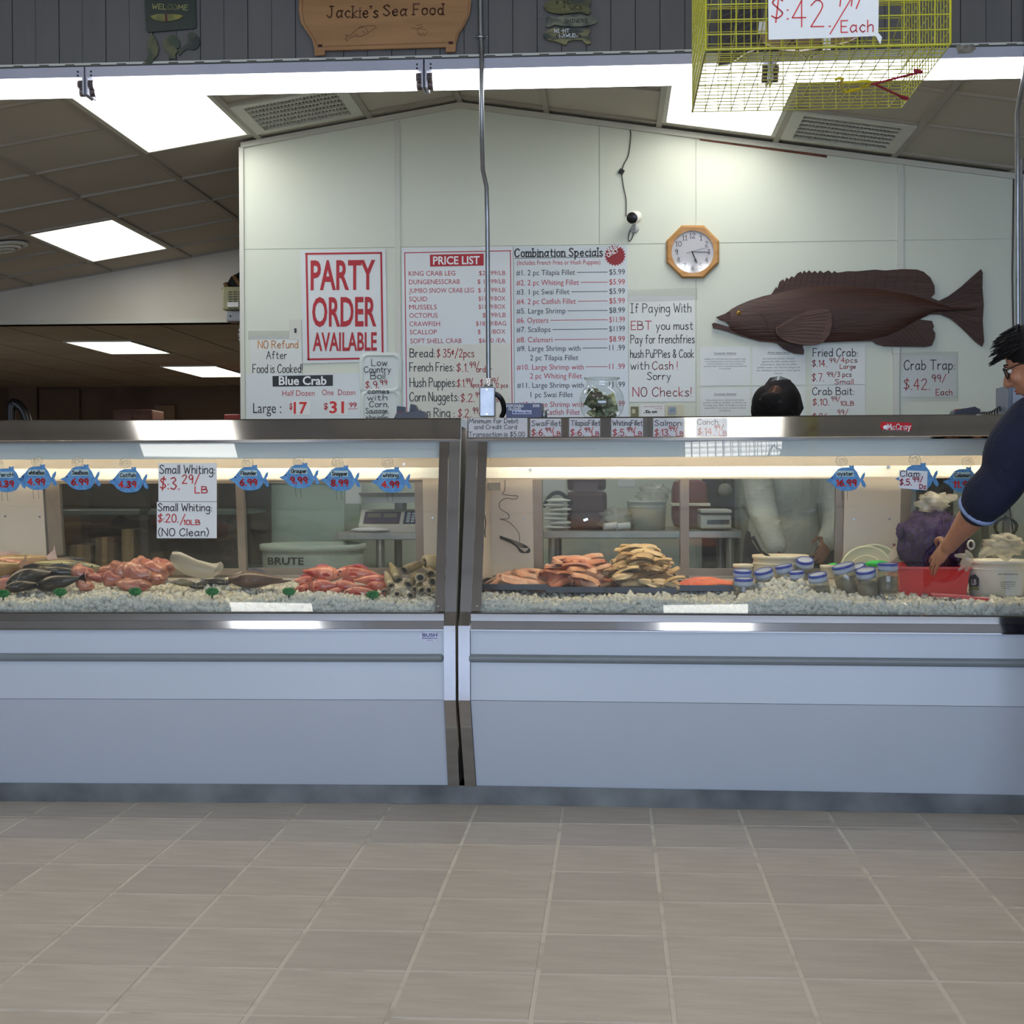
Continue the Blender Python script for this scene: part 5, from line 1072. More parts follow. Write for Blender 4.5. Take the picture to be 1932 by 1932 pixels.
# items seen through the trap, hung on the siding
M_RIB = mat('dark_ribbed', (44, 38, 38), .6, 0, .1, 30)
OP = Pl((0, YH-.10, 0), (0, 1, 0))
t = thing('fan_ornament', 'dark ribbed fan-shaped ornament seen through the left of the yellow trap', 'ornament', OP.pt(1400, 126))
fan = [(1356, 20), (1372, 14), (1408, 8), (1434, -20), (1436, 60), (1432, 92), (1405, 103), (1378, 122), (1355, 126), (1358, 110), (1368, 84), (1362, 62), (1370, 50), (1356, 40)]
flatfish(t, 'fan', fan, M_RIB, 0, .02, OP)
mb = MB()
for k in range(8):
    for q in ribbon([(1430, -10+k*12), (1362+2*k, 16+k*14)], 1.0): mb.add([OP.pt(*p, .0205) for p in q], [(0, 1, 2, 3)])
link_part('ribs', mb.mesh('ribs', mat('rib_light', (92, 88, 88), .5, 0, 0)), t)
mb = MB(); mb.tube([OP.pt(1420, 30, .0), HP.pt(1420, 28)], .006, 6); link_part('hanger', mb.mesh('hanger', M_GALV), t)
t = thing('driftwood_plaque', 'tan curved wooden piece with white straps behind the paper on the trap', 'plaque', OP.pt(1510, 97))
flatfish(t, 'plank', [(1428, 48), (1450, 46), (1450, 74), (1620, 70), (1600, 80), (1560, 90), (1510, 97), (1470, 95), (1440, 82), (1434, 66)], two_tone('tan_wood', (150, 122, 92), (128, 98, 72), 6, .6), 0, .02, OP)
for u in (1432, 1555): flatfish(t, 'strap', [(u, 40), (u+12, 40), (u+12, 94 if u > 1500 else 62), (u-2, 94 if u > 1500 else 62)], M_WHITEPL, .021, .003, OP)
mb = MB(); mb.tube(catmull([OP.pt(1470, 108, .03), OP.pt(1488, 86, .03), OP.pt(1496, 76, .03), OP.pt(1506, 95, .03), OP.pt(1525, 110, .03), OP.pt(1545, 98, .03), OP.pt(1550, 80, .03)], 4), .0022, 5); mb.tube([OP.pt(1500, 78, .0), HP.pt(1500, 60)], .004, 5); link_part('cord', mb.mesh('cord', M_BLACK), t)

# ------------------------------------------------------------------ price cards and fish-shaped tags
M_CARD = mat('card_white', (226, 228, 232), .4, 0, 0)
cards = [((884, 789, 995, 825), 'card Minimum for Debit and Credit Card, leftmost on the steel rail', [('Minimum for Debit', 885.5, 798.5, 92, 8.5, 'k', 'h', 1.2), ('and Credit Card', 895, 809.5, 80, 8, 'k', 'h', 1.1), ('Transaction is $5.00', 884.5, 823.5, 105, 8.5, 'k', 'h', 1.2)]),
         ((1000.5, 790, 1058.5, 823.5), 'card Swai Fillet $6.99/LB on the steel rail', [('SwaiFillet', 1003, 803.5, 55, 10, 'k', 'h', 1.3), ('$:6.', 1002.5, 822, 25, 12, 'R', 'h', 1.9), ('99/', 1029, 815, 16, 8, 'R', 'h', 1.6), ('LB', 1044, 822.5, 13, 8, 'R', 'h', 1.6)]),
         ((1074, 789.5, 1132, 823.5), 'card Tilapia Fillet $6.99/LB on the steel rail', [('TilapiaFillet', 1077, 803, 55, 10, 'k', 'h', 1.3), ('$:6.', 1076, 822, 25, 12, 'R', 'h', 1.9), ('99/', 1103, 815, 16, 8, 'R', 'h', 1.6), ('LB', 1117, 822.5, 13, 8, 'R', 'h', 1.6)]),
         ((1153.5, 789, 1213, 823.5), 'card Whiting Fillet $5.99/LB on the steel rail', [('WhitingFillet', 1156, 803, 56, 10, 'k', 'h', 1.3), ('$:5.', 1156, 822, 25, 12, 'R', 'h', 1.9), ('99/', 1183, 815, 16, 8, 'R', 'h', 1.6), ('LB', 1197, 822.5, 14, 8, 'R', 'h', 1.6)]),
         ((1232.5, 789, 1291, 823.5), 'card Salmon $13.99/LB on the steel rail', [('Salmon:', 1235, 803, 53, 10, 'k', 'h', 1.4), ('$:13.', 1235, 822, 29, 12, 'R', 'h', 1.9), ('99/', 1262, 813, 17, 9, 'R', 'h', 1.6), ('LB', 1276, 822.5, 13, 8, 'R', 'h', 1.6)]),
         ((1314, 788.5, 1372, 823.5), 'card Conch $14.99/LB, rightmost of the white cards on the rail', [('Conch:', 1316, 801, 41, 10, 'k', 'h', 1.4), ('$:14.', 1316, 820, 31, 12, 'R', 'h', 1.9), ('99/', 1348, 811, 17, 9, 'R', 'h', 1.6), ('LB', 1357, 821.5, 14, 8, 'R', 'h', 1.6)])]
for k, (q, lb, tx) in enumerate(cards):
    s = sheet('price_card', lb, 'price card', rect(*q), RAILR, .001, .0008, M_CARD, 'cards on the steel rail', 'card'); write(RAILR, tx, s, .0024)
    mb = poly2d(RAILR, rect(q[0]-2.5, q[1]-.5, q[2]+8 if q[2] > 1200 else q[2]+3, q[3]+1.5), .0032, .0002); link_part('tape', mb.mesh('tape', M_TP), s)

M_TAGB = two_tone('tag_blue', (74, 132, 186), (92, 150, 200), 60, .55, .4, .6)
M_TAGD = mat('tag_dots', (40, 70, 140), .6, 0, 0)
FISHTAG = [(-36, 3), (-27, -1), (-21, -8), (-14, -17), (-6, -20.5), (8, -21), (8, -25), (12, -23.5), (17, -25), (17, -19), (23, -12), (27, -3), (29, 1), (34, -9), (38, -12), (37.5, -5), (34, 2), (37, 6), (40, 13), (37.5, 17), (33, 14), (29.5, 6), (27, 13), (21, 20), (12, 23), (-3, 23.5), (-11, 21), (-19, 16), (-25, 9)]
def suction(t, pl, u, v, r=11.5):
    c = pl.pt(u, v, .004); M = Matrix.Translation(c) @ Vector((0, 0, 1)).rotation_difference(pl.n).to_matrix().to_4x4(); k = r*5.2/2810
    mb = MB(); mb.lathe([(k, -.003), (k*.95, -.001), (k*.6, .003), (k*.3, .006), (k*.28, .010), (k*.22, .012), (0, .012)], 20, M)
    sc = link_part('suction_cup', mb.mesh('suction_cup', M_CUP), t)
    mb = MB(); mb.lathe([(k*.97, -.001), (k, .0003), (k*.94, .0008)], 20, M); mb.lathe([(k*.42, .0045), (k*.46, .0062), (k*.38, .0062)], 14, M)
    for a in range(5): mb.tube([M @ Vector((k*.42*math.cos(a*1.257), k*.42*math.sin(a*1.257), .005)), M @ Vector((k*.9*math.cos(a*1.257), k*.9*math.sin(a*1.257), .001))], .0007, 4); link_part('rim', mb.mesh('rim', M_CUPR), sc)
M_CUP = glassy('suction_cup_plastic', (.96, .95, .92), .05, 1.6, .10, (.9, .87, .8)); M_CUPR = glassy('suction_rim', (.9, .9, .86), .1, 1.6, .75, (.9, .88, .8))
tags = [(9, 905, 'PercH', '8.39', 'perch', FL, -4, 876), (68, 901, 'whiteBas', '4.99', 'white bass', FL, 69, 871), (150, 901, 'SeaBass', '6.99', 'sea bass', FL, 146, 872), (240, 906, 'Catfish', '4.39', 'catfish', FL, 236, 874), (468, 902, 'Flounder', '6.99', 'flounder', FL, 467, 874),
        (563, 898, 'Grouper', '9.99', 'grouper', FL, 563, 872), (640, 903, 'Snapper', '8.99', 'snapper', FL, 637, 873), (736, 906, 'whiting', '4.99', 'whiting', FL, 731, 873), (1594, 903, 'oyster', '16.99', 'oyster', FR, 1588, 870), (1728, 900, 'Clam:', '', 'clam', FR, 1726, 868), (1815, 906, 'Calamari', '11.99', 'calamari', FR, 1826, 873)]
for u, v, nm, pr, lb, F, cu, cv in tags:
    pl = GLL if F is FL else GLR; dv = (u-862)*(-.0006 if F is FL else -.0001)
    t = thing('price_tag', 'blue fish-shaped tag lettered %s, hung on the glass' % lb, 'price tag', pl.pt(u, v+22, .006), 'blue fish tags on the display glass')
    sc_ = 1.0 if u != 1728 else 1.08
    mb = poly2d(pl, [(u+x*sc_, v+y*sc_) for x, y in FISHTAG], .0075, .0016); body = link_part('fish_shape', mb.mesh('fish_shape', M_TAGB), t)
    mb = MB()
    for _ in range(16):
        a, b = (rnd(30, 37), rnd(-8, 12)) if _ < 6 else (rnd(-22, 24), rnd(-16, 20)); q = ngon((u+a, v+b), .7, 6); mb.add([pl.pt(*p, .0095) for p in q], [tuple(range(6))])
    link_part('dots', mb.mesh('dots', M_TAGD), body)
    mb = poly2d(pl, ngon((u-24, v-1.5), 1.7, 8), .0094, .0003); link_part('eye', mb.mesh('eye', ink('n')), body)
    if nm != 'Clam:':
        mb = poly2d(pl, rrect(u-15.5, v-15, u+17, v-3.5, 2), .0095, .0005); nl = link_part('name_label', mb.mesh('name_label', mat('label_blue_white', (170, 196, 200), .5, 0, 0)), body)
        write(pl, [(nm, u-13.5, v-6, 29, 7, 'k', 'h', 1.5)], nl, .0108); write(pl, [(pr, u-15, v+13.5, 31 if len(pr) < 5 else 36, 11, 'R', 'h', 3.0)], t, .0104)
    else:
        mb = poly2d(pl, [(1697, 887), (1750, 889), (1749, 925), (1696, 921)], .0095, .0006); nl = link_part('name_label', mb.mesh('name_label', M_CARD), body)
        write(pl, [('Clam:', 1698.5, 899, 39, 11, 'k', 'h', 1.5), ('$.5.', 1697.5, 915, 22, 11, 'm', 'h', 2.0), ('99/', 1722, 909, 19, 9, 'm', 'h', 1.8), ('Dz', 1735, 922, 12, 8, 'm', 'h', 1.8)], nl, .0112)
    if u < 1700 and u != 240:
        mb = MB()
        for x in (u-6, u+4): mb.tube([pl.pt(x, v+22, .0075), pl.pt(x+1.5, v+40, .0075)], .0006, 4)
        link_part('wire_prong', mb.mesh('wire_prong', M_BLACK), t)
    suction(t, pl, cu, cv)
for q, lb, tx in (((299, 874, 409, 946), 'paper Small Whiting $3.29/LB, upper of the two sheets on the left glass', [('Small Whiting:', 301, 893.5, 104, 16, 'k', 'h', 1.7), ('$:3.', 302, 923, 36, 22, 'R', 'h', 2.2), ('29/', 344, 912, 32, 16, 'R', 'h', 2.0), ('LB', 368, 930, 23, 12, 'R', 'h', 2.0)]),
                  ((296, 947, 409, 1015.5), 'paper Small Whiting $20/10LB (No Clean), lower sheet on the left glass', [('Small Whiting:', 298, 964, 101, 14, 'k', 'h', 1.7), ('$:20.', 298, 985, 38, 15, 'R', 'h', 1.9), ('/', 340, 988, 9, 16, 'R', 'h', 1.8), ('10LB', 347, 990, 30, 9, 'R', 'h', 1.8), ('(NO Clean)', 299, 1011, 94, 14, 'k', 'h', 1.7)])):
    s = sheet('price_paper', lb, 'sign', rect(*q), GLL, .0075, .0008, M_PAPER, 'papers on the left case glass'); write(GLL, tx, s, .0092)

# ------------------------------------------------------------------ seafood: helpers
def Qi(F, u, v, yl): return F.q(u, v, yl)
def fish_parts(t, c, L, H, W, rz, ry, mats, bend=0.0, tail=True, head=1.0):
    """a whole fish along local +x (head) centred at c"""
    M = Matrix.Translation(c) @ Matrix.Rotation(rz, 4, 'Z') @ Matrix.Rotation(ry, 4, 'Y'); n = 14; vs = []; seg = 14
    for i in range(n+1):
        q = i/n; x = (q-.5)*L; e = math.sin(math.pi*(.035+.935*q**1.35))**.75
        e = max(.10 if q < .1 else .02, e); hh, ww = H/2*e, W/2*e*(1 if q < .85 else .95)
        for j in range(seg):
            a = 2*math.pi*j/seg; vs.append(M @ Vector((x, ww*math.cos(a)+bend*(q-.5)**2*L, hh*math.sin(a))))
    mb = MB(); mb.add(vs, [(i*seg+j, i*seg+(j+1) % seg, (i+1)*seg+(j+1) % seg, (i+1)*seg+j) for i in range(n) for j in range(seg)], True)
    mb.add([vs[j] for j in range(seg)], [tuple(range(seg))[::-1]]); mb.add([vs[-seg+j] for j in range(seg)], [tuple(range(seg))])
    body = link_part('body', mb.mesh('body', mats[0]), t)
    b4 = bend*.25*L
    if tail:
        mb = MB(); x0 = -L/2; prf = [(x0+.004, .1), (x0-.06*L/.3*.5, .42), (x0-.16*L*.8, .75), (x0-.12*L, .0), (x0-.16*L*.8, -.75), (x0-.06*L/.3*.5, -.42), (x0+.004, -.1)]
        mb.prism([M @ Vector((x, b4-.0015, z*H/2)) for x, z in prf], [M @ Vector((x, b4+.0015, z*H/2)) for x, z in prf]); link_part('tail_fin', mb.mesh('tail_fin', mats[1]), t)
    mb = MB(); prf = [(-.22*L, .40*H), (-.1*L, .56*H), (.0, .60*H), (.12*L, .56*H), (.18*L, .40*H)]
    mb.prism([M @ Vector((x, -.001, z)) for x, z in prf], [M @ Vector((x, .001, z)) for x, z in prf]); link_part('dorsal_fin', mb.mesh('dorsal_fin', mats[1]), t)
    for s in (-1, 1):
        mb = MB(); prf = [(.20*L, -.02*H), (.10*L, .10*H), (.0, .06*H), (-.02*L, -.08*H), (.06*L, -.16*H), (.17*L, -.12*H)]
        wy_ = lambda x: s*(W*.47-.10*W*abs(x)/L*2)
        mb.prism([M @ Vector((x, wy_(x), z)) for x, z in prf], [M @ Vector((x, wy_(x)+s*(.002 if x > .15*L else .006), z)) for x, z in prf]); link_part('pectoral_fin', mb.mesh('pectoral_fin', mats[1]), t)
        mb = MB(); mb.tube([M @ Vector(((.235+.03*math.cos(k*.5))*L, s*W*.46*math.cos(k*.42-.1), H*.42*math.sin(k*.42)*1.0)) for k in range(-3, 4)], .0011, 5); link_part('gill_edge', mb.mesh('gill_edge', mats[1]), t)
        mb = MB(); mb.blob(M @ Vector((.40*L, s*W*.27, .06*H)), (.045*H+.002,)*3, 8, 6); e = link_part('eye', mb.mesh('eye', mats[2]), t)
    return M
M_EYE = mat('fish_eye', (30, 26, 22), .1, 0, 0, coat=.8)
def fmat(n, a, b, sc=14, rough=.3): return two_tone(n, a, b, sc, rough, .35, .65, .15, coat=.5)
M_BLACKF = fmat('dark_fish_skin', (24, 23, 24), (50, 46, 42)); M_BLACKF2 = fmat('dark_fish_fin', (18, 17, 18), (38, 35, 32))
M_GOLDF = fmat('golden_fish_skin', (136, 112, 66), (174, 140, 100)); M_GOLDFIN = fmat('golden_fin', (176, 140, 110), (200, 160, 130))
M_MULLET = fmat('silver_fish_skin', (96, 98, 84), (186, 178, 130), 8); M_FLND = fmat('flounder_skin', (74, 54, 44), (104, 78, 64), 20)
M_SNAP = fmat('snapper_skin', (160, 40, 30), (226, 150, 122), 16); M_SNAPF = fmat('snapper_fin', (168, 40, 32), (196, 80, 60))
M_PINKF = fmat('pink_fish_flesh', (164, 84, 74), (200, 140, 118), 18); M_PINKF2 = fmat('pink_fish_flesh_dark', (110, 44, 42), (176, 112, 86), 20)
M_WHTG = fmat('whiting_skin', (92, 84, 62), (150, 138, 106), 18); M_WHTH = fmat('whiting_belly', (150, 138, 108), (184, 172, 138), 14)
def fish(F, u, v, yl, L, H, W, rz, ry, mats, label, group=None, bend=0, tail=True):
    c = Qi(F, u, v, yl); t = thing('whole_fish', label, 'fish', (c.x, c.y, c.z-H/2), group); fish_parts(t, c, L, H, W, F.a+rz, ry, (mats[0], mats[1], M_EYE), bend, tail); return t
PI = math.pi
# far left: large golden fish and dark fish
fish(FL, 14, 1072, .46, .30, .11, .08, PI+.25, .25, (M_GOLDF, M_GOLDFIN), 'large yellowish fish lying at the far left of the left case')
fish(FL, -25, 1080, .40, .28, .10, .08, PI-.2, .2, (M_GOLDF, M_GOLDFIN), 'yellowish fish cut by the left edge of the photo')
fish(FL, 56, 1079, .44, .24, .055, .05, PI+.1, -.40, (M_PINKF, M_GOLDFIN), 'slim pinkish fish slanting behind the round black fish')
fish(FL, 14, 1103, .30, .14, .06, .05, .3, .1, (M_PINKF, M_PINKF2), 'small pink fish in the ice at the far left edge')
fish(FL, 61, 1090, .30, .19, .088, .07, PI/2+2.2, .2, (M_BLACKF, M_BLACKF2), 'rounded black fish, largest of the dark fish at left')
fish(FL, 42, 1105, .24, .12, .045, .045, PI+.6, .1, (M_BLACKF, M_BLACKF2), 'small dark fish head low in the ice below the round black fish')
fish(FL, 112, 1080, .36, .21, .055, .06, PI+.1, 0, (M_BLACKF, M_BLACKF2), 'dark fish with olive sheen lying under the silver mullet', tail=False)
fish(FL, 108, 1099, .26, .18, .060, .055, PI-.15, .18, (M_BLACKF, M_BLACKF2), 'dark grey fish low on the ice left of the pink pieces')
fish(FL, 120, 1066, .48, .28, .040, .05, .05, .06, (M_MULLET, M_GOLDFIN), 'long silver fish with yellow belly on top of the dark fish')
fish(FL, 120, 1056, .55, .16, .030, .04, PI, .04, (M_BLACKF, M_BLACKF2), 'thin grey fish at the back above the silver fish', tail=False)
# pink fish pieces
def chunk(F, u, v, yl, s, rot, m, label, group, par=.28):
    c = Qi(F, u, v, yl); t = thing('fish_piece', label, 'fish piece', c, group)
    def fn(q): return 1+.22*math.sin(q.x*5+rot[0]*7)*math.cos(q.y*4+rot[1]*3)-.35*max(0, q.z*1.0)*max(0, 1-abs(q.x)*2)
    R = Matrix.Rotation(rot[0], 3, 'Z') @ Matrix.Rotation(rot[1], 3, 'Y') @ Matrix.Rotation(rot[2], 3, 'X')
    mb = MB(); mb.blob(c, s, 14, 10, R, fn); link_part('flesh', mb.mesh('flesh', m), t)
    mb = MB(); mb.blob(c+R @ Vector((s[0]*.62, 0, s[2]*.18))+Vector((0, -s[1]*.45, 0)), (s[0]*.32, s[1]*.5, s[2]*.42), 10, 7, R); link_part('cavity', mb.mesh('cavity', M_PINKF2), t)
    return t
for k, (u, v, yl, s, r, lb) in enumerate([(155, 1083, .34, (.042, .03, .036), (.2, .4, 0), 'pink cut fish piece touching the dark fish pile'), (160, 1104, .26, (.032, .025, .022), (.4, .3, 0), 'small orange-pink piece low beside the dark fish'),
        (185, 1089, .34, (.04, .03, .018), (.1, .1, 0), 'thin pink strip half buried in ice left of the pink heap'), (214, 1078, .42, (.062, .035, .042), (.1, -.3, .4), 'big pink piece at the left end of the pink heap'),
        (213, 1092, .33, (.045, .03, .030), (.5, .2, .2), 'pink piece at the lower left of the pink heap'), (234, 1083, .36, (.04, .03, .045), (.9, .5, .2), 'pink piece upright in the middle left of the heap'),
        (258, 1067, .46, (.045, .025, .032), (.2, -.5, .1), 'orange-pink piece at the top middle of the heap'), (262, 1086, .34, (.066, .035, .046), (-.1, .45, .2), 'largest pale pink piece with white bone in the heap centre'),
        (254, 1104, .24, (.062, .03, .026), (.1, .1, .3), 'long low pink piece at the front of the heap'), (290, 1074, .44, (.058, .03, .036), (.3, .35, .1), 'pink piece with dark red cavity right of centre'),
        (309, 1068, .48, (.050, .03, .030), (-.2, .3, .2), 'orange piece at the right end of the pink heap'), (296, 1091, .36, (.038, .028, .022), (.1, .3, 0), 'dull pink piece below the right end of the heap')]):
    chunk(FL, u, v, yl, s, r, M_PINKF if k % 3 else M_PINKF2 if k == 3 else M_PINKF, lb, 'pink fish pieces on ice')
# clear plastic scoop filled with ice
c = Qi(FL, 368, 1078, .40); t = thing('ice_scoop', 'clear plastic scoop lying on the ice in the left case', 'scoop', c)
top_ = [(326, 1040), (340, 1041), (372, 1056), (400, 1063), (415, 1062)]; bot_ = [(323, 1063), (330, 1072), (352, 1085), (385, 1094), (402, 1090)]
mb = MB(); vs = []
for k in range(5):
    a, b = Qi(FL, *top_[k], .34), Qi(FL, *bot_[k], .34)
    for j in range(9):
        q = j/8; p = a*(1-q)+b*q; vs.append(p+FL.ey*(.11*math.sin(PI*q) - .0)+Vector((0, 0, 0)))
mb.add(vs, [(k*9+j, k*9+j+1, (k+1)*9+j+1, (k+1)*9+j) for k in range(4) for j in range(8)], True)
vs2 = []
for k in range(5):
    a, b = Qi(FL, *top_[k], .34), Qi(FL, *bot_[k], .34)
    for j in range(5): q = j/4; vs2.append(a*(1-q)+b*q-FL.ey*(.03*math.sin(PI*q)))
mb.add(vs2, [(k*5+j, k*5+j+1, (k+1)*5+j+1, (k+1)*5+j) for k in range(4) for j in range(4)], True)
M_SCOOP = glassy('cloudy_plastic', (.95, .95, .93), .15, 1.5, .34, (.72, .70, .64)); link_part('scoop_body', mb.mesh('scoop_body', M_SCOOP), t)
mb = MB(); mb.tube(catmull([Qi(FL, u, v, .37) for u, v in [(398, 1078), (408, 1072), (416, 1064), (416, 1072), (409, 1077)]], 4), .009, 8); link_part('handle', mb.mesh('handle', M_SCOOP), t)
for k, (u, v, lb) in enumerate([(345, 1100, 'small dark whiting tail poking from ice under the scoop'), (383, 1104, 'dark grey whiting head under the right end of the scoop'), (412, 1097, 'dark fish part in ice between scoop and flounder')]):
    fish(FL, u, v, .32, .10, .026, .025, (.3, PI+.4, .1)[k], .1, (M_BLACKF if k else M_WHTG, M_WHTG), lb, 'small fish half buried in ice')
fish(FL, 482, 1093, .34, .20, .068, .10, PI+.1, .0, (M_FLND, M_FLND), 'rounded brown flounder lying alone on the ice', tail=False)
fish(FL, 520, 1097, .42, .12, .02, .06, PI, .05, (M_FLND, M_FLND), 'flat brown fish edge behind the flounder', tail=False)
# red snappers
for u, v, yl, L, H, rz, ry, lb in [(609, 1082, .50, .15, .062, .15, .12, 'pink snapper at the upper left of the red pile'), (575, 1095, .46, .08, .040, .3, 0, 'pale snapper tail end at the left of the pile'),
        (676, 1083, .50, .17, .066, PI, -.10, 'large orange snapper on top with tail pointing right'), (570, 1111, .30, .09, .036, 1.0, 0, 'faded pink snapper behind the green leaf at left'),
        (608, 1107, .32, .115, .062, PI-.3, .12, 'bright red snapper facing the glass in the lower left'), (653, 1107, .32, .12, .052, PI-.1, -.02, 'pink snapper with blunt head in the lower middle'),
        (700, 1094, .42, .13, .040, 0, -.05, 'smaller pink snapper in the right middle of the pile'), (712, 1106, .38, .10, .040, PI, .08, 'red snapper at the right of the pile near the whiting'),
        (684, 1119, .24, .14, .048, PI-.15, -.05, 'front red snapper sinking into ice beside the green leaf'), (632, 1116, .26, .06, .03, .6, 0, 'small red snapper tip between two larger ones')]:
    fish(FL, u, v, yl, L, H, H*.85, rz, ry, (M_SNAP, M_SNAPF), lb, 'red snappers on ice', tail=(u in (676, 700, 684, 632)))
# whiting, headless with open ends towards the glass
for k, (u, v, yl, r, L, az, el, lb) in enumerate([(800, 1063, .55, .032, .12, .9, .1, 'large pale whiting lying on top at the right'), (762, 1077, .40, .019, .13, .5, .35, 'whiting with narrow dark opening at the upper left'), (813, 1083, .46, .018, .10, -.3, .3, 'whiting end beside the post, under the top one'),
        (792, 1090, .30, .021, .12, 0, -.1, 'whiting with round dark opening facing the glass'), (815, 1098, .34, .020, .10, .4, 0, 'whiting body at the right touching the post'), (752, 1096, .34, .017, .12, -.5, .8, 'slanting whiting left of the round opening'),
        (738, 1106, .30, .015, .11, -.4, .7, 'thin whiting leaning on the snappers'), (770, 1104, .33, .018, .12, .2, .6, 'upright whiting in the middle of the pile'), (725, 1117, .22, .014, .10, 0, 0, 'leftmost small whiting opening beside the green leaf'),
        (749, 1121, .20, .014, .10, -.1, 0, 'low whiting opening second from the left'), (774, 1124, .18, .014, .09, 0, 0, 'lowest whiting opening in the front ice'), (796, 1114, .24, .015, .10, -.3, 0, 'grey whiting mouth left of the front pair'), (808, 1114, .20, .016, .10, .2, 0, 'front right whiting opening near the post'),
        (783, 1113, .30, .016, .10, .1, .3, 'dark grey whiting between the front openings')]):
    c = Qi(FL, u, v, yl); t = thing('whiting', lb, 'fish', c, 'headless whiting on ice')
    d = Vector((math.sin(az+FL.a), math.cos(az+FL.a), math.tan(el)*.6)).normalized(); M = Matrix.Translation(c) @ Vector((0, 0, 1)).rotation_difference(d).to_matrix().to_4x4()
    mb = MB(); mb.lathe([(r*.55, .010), (r*.70, .0), (r*.98, .004), (r*1.05, L*.25), (r*.95, L*.6), (r*.5, L*.9), (r*.15, L)], 14, M, True, 1.0, .85); link_part('body', mb.mesh('body', M_WHTG if k % 3 else M_WHTH), t)
    mb = MB(); mb.lathe([(0, .012), (r*.42, .011), (r*.60, .005), (r*.50, .012)], 12, M, True, .9, .8); link_part('opening', mb.mesh('opening', mat('whiting_cavity', (42, 36, 30), .6, 0, .1, 20)), t)
# green plastic leaves on picks
M_GRN = mat('green_plastic', (14, 120, 52), .45, 0, .05, 20)
for u, v, lb in [(6, 1125, 'green leaf pick cut by the left edge'), (113, 1122, 'green leaf pick in front of the dark fish'), (255, 1121, 'green leaf pick in front of the pink fish pieces'), (400, 1121, 'green leaf pick left of the flounder'), (545, 1121, 'green leaf pick at the left of the snappers'), (703, 1127, 'green leaf pick between snappers and whiting')]:
    c = Qi(FL, u, v-4, .105); t = thing('leaf_pick', lb, 'leaf pick', c-Vector((0, 0, .03)), 'green plastic leaf picks')
    mb = MB()
    for k in range(9):
        a = k*2*PI/9; mb.blob(c+Vector((.017*math.cos(a), .004*math.sin(a*2), .009*math.sin(a)+.002)), (.0085, .006, .0065), 7, 5)
    mb.blob(c, (.014, .007, .009), 8, 6); link_part('leaf', mb.mesh('leaf', M_GRN), t)
    mb = MB(); mb.tube([c-Vector((0, 0, .006)), c-Vector((0, 0, .034))], [.004, .0012], 6); link_part('pick', mb.mesh('pick', mat('pick_dark', (20, 60, 40), .6, 0, 0)), t)

# ------------------------------------------------------------------ fillets on black trays in the right case
M_TRAY = mat('black_tray', (20, 24, 34), .3, 0, 0)
def fillet_mesh(L, W, T, seed, m, nm='fillet'):
    rs = random.Random(seed); mb = MB(); nx_, ny_ = 10, 5; up = []; dn = []; cur = rs.uniform(.5, 1.3); tw = rs.uniform(-.3, .3)
    for i in range(nx_+1):
        q = i/nx_; wd = W/2*max(.12, math.sin(PI*min(.98, q*.9+.07))**.55)*(1+.12*math.sin(q*9+seed))
        for j in range(ny_+1):
            s_ = j/ny_*2-1; x = (q-.5)*L; y = s_*wd; z = -.10*L*cur*(abs(q-.5)*2)**2+tw*s_*wd*(q-.5)-.15*W*abs(s_)**2; th = T/2*(1-abs(s_)**2.5)+.0008
            up.append((x, y, z+th)); dn.append((x, y, z-th*.8))
    n = len(up); fs = [(i*(ny_+1)+j, (i+1)*(ny_+1)+j, (i+1)*(ny_+1)+j+1, i*(ny_+1)+j+1) for i in range(nx_) for j in range(ny_)]
    bd = [j for j in range(ny_+1)]+[i*(ny_+1)+ny_ for i in range(1, nx_+1)]+[nx_*(ny_+1)+j for j in range(ny_-1, -1, -1)]+[i*(ny_+1) for i in range(nx_-1, 0, -1)]
    mb.add(up+dn, fs+[tuple(k+n for k in f)[::-1] for f in fs]+[(bd[k], bd[(k+1) % len(bd)], bd[(k+1) % len(bd)]+n, bd[k]+n)[::-1] for k in range(len(bd))], True)
    return mb.mesh(nm, m)
M_FP = fmat('swai_flesh', (214, 148, 118), (232, 184, 152), 22, .35); M_FP2 = fmat('tilapia_flesh', (220, 150, 116), (202, 116, 88), 16, .35); M_FT = fmat('whiting_flesh', (206, 168, 112), (226, 200, 156), 18, .35)
M_FT2 = fmat('whiting_flesh_tan', (186, 146, 98), (214, 180, 130), 20, .35); M_SALM = fmat('salmon_flesh', (232, 96, 62), (242, 132, 92), 24, .3)  # second, slightly darker whiting tone mixed at random through the pile
def tray(u0, u1, v, yl0, yl1, label, tilt=0.0):
    a, b = Qi(FR, u0, v, yl0), Qi(FR, u1, v, yl0); z = a.z; xa, xb = FR.loc(a)[0], FR.loc(b)[0]
    t = thing('tray', label, 'tray', FR.w((xa+xb)/2, (yl0+yl1)/2, z-.008)); mb = MB()
    fbox(FR, xa, yl0, z-.012, xb, yl1, z-.004, mb); link_part('base', mb.mesh('base', M_TRAY), t)
    for q in ((xa-.008, yl0-.010, xb+.008, yl0), (xa-.008, yl1, xb+.008, yl1+.01), (xa-.008, yl0, xa, yl1), (xb, yl0, xb+.008, yl1)):
        link_part('rim', fbox(FR, q[0], q[1], z-.012, q[2], q[3], z+.008).mesh('rim', M_TRAY), t)
    return z, xa, xb
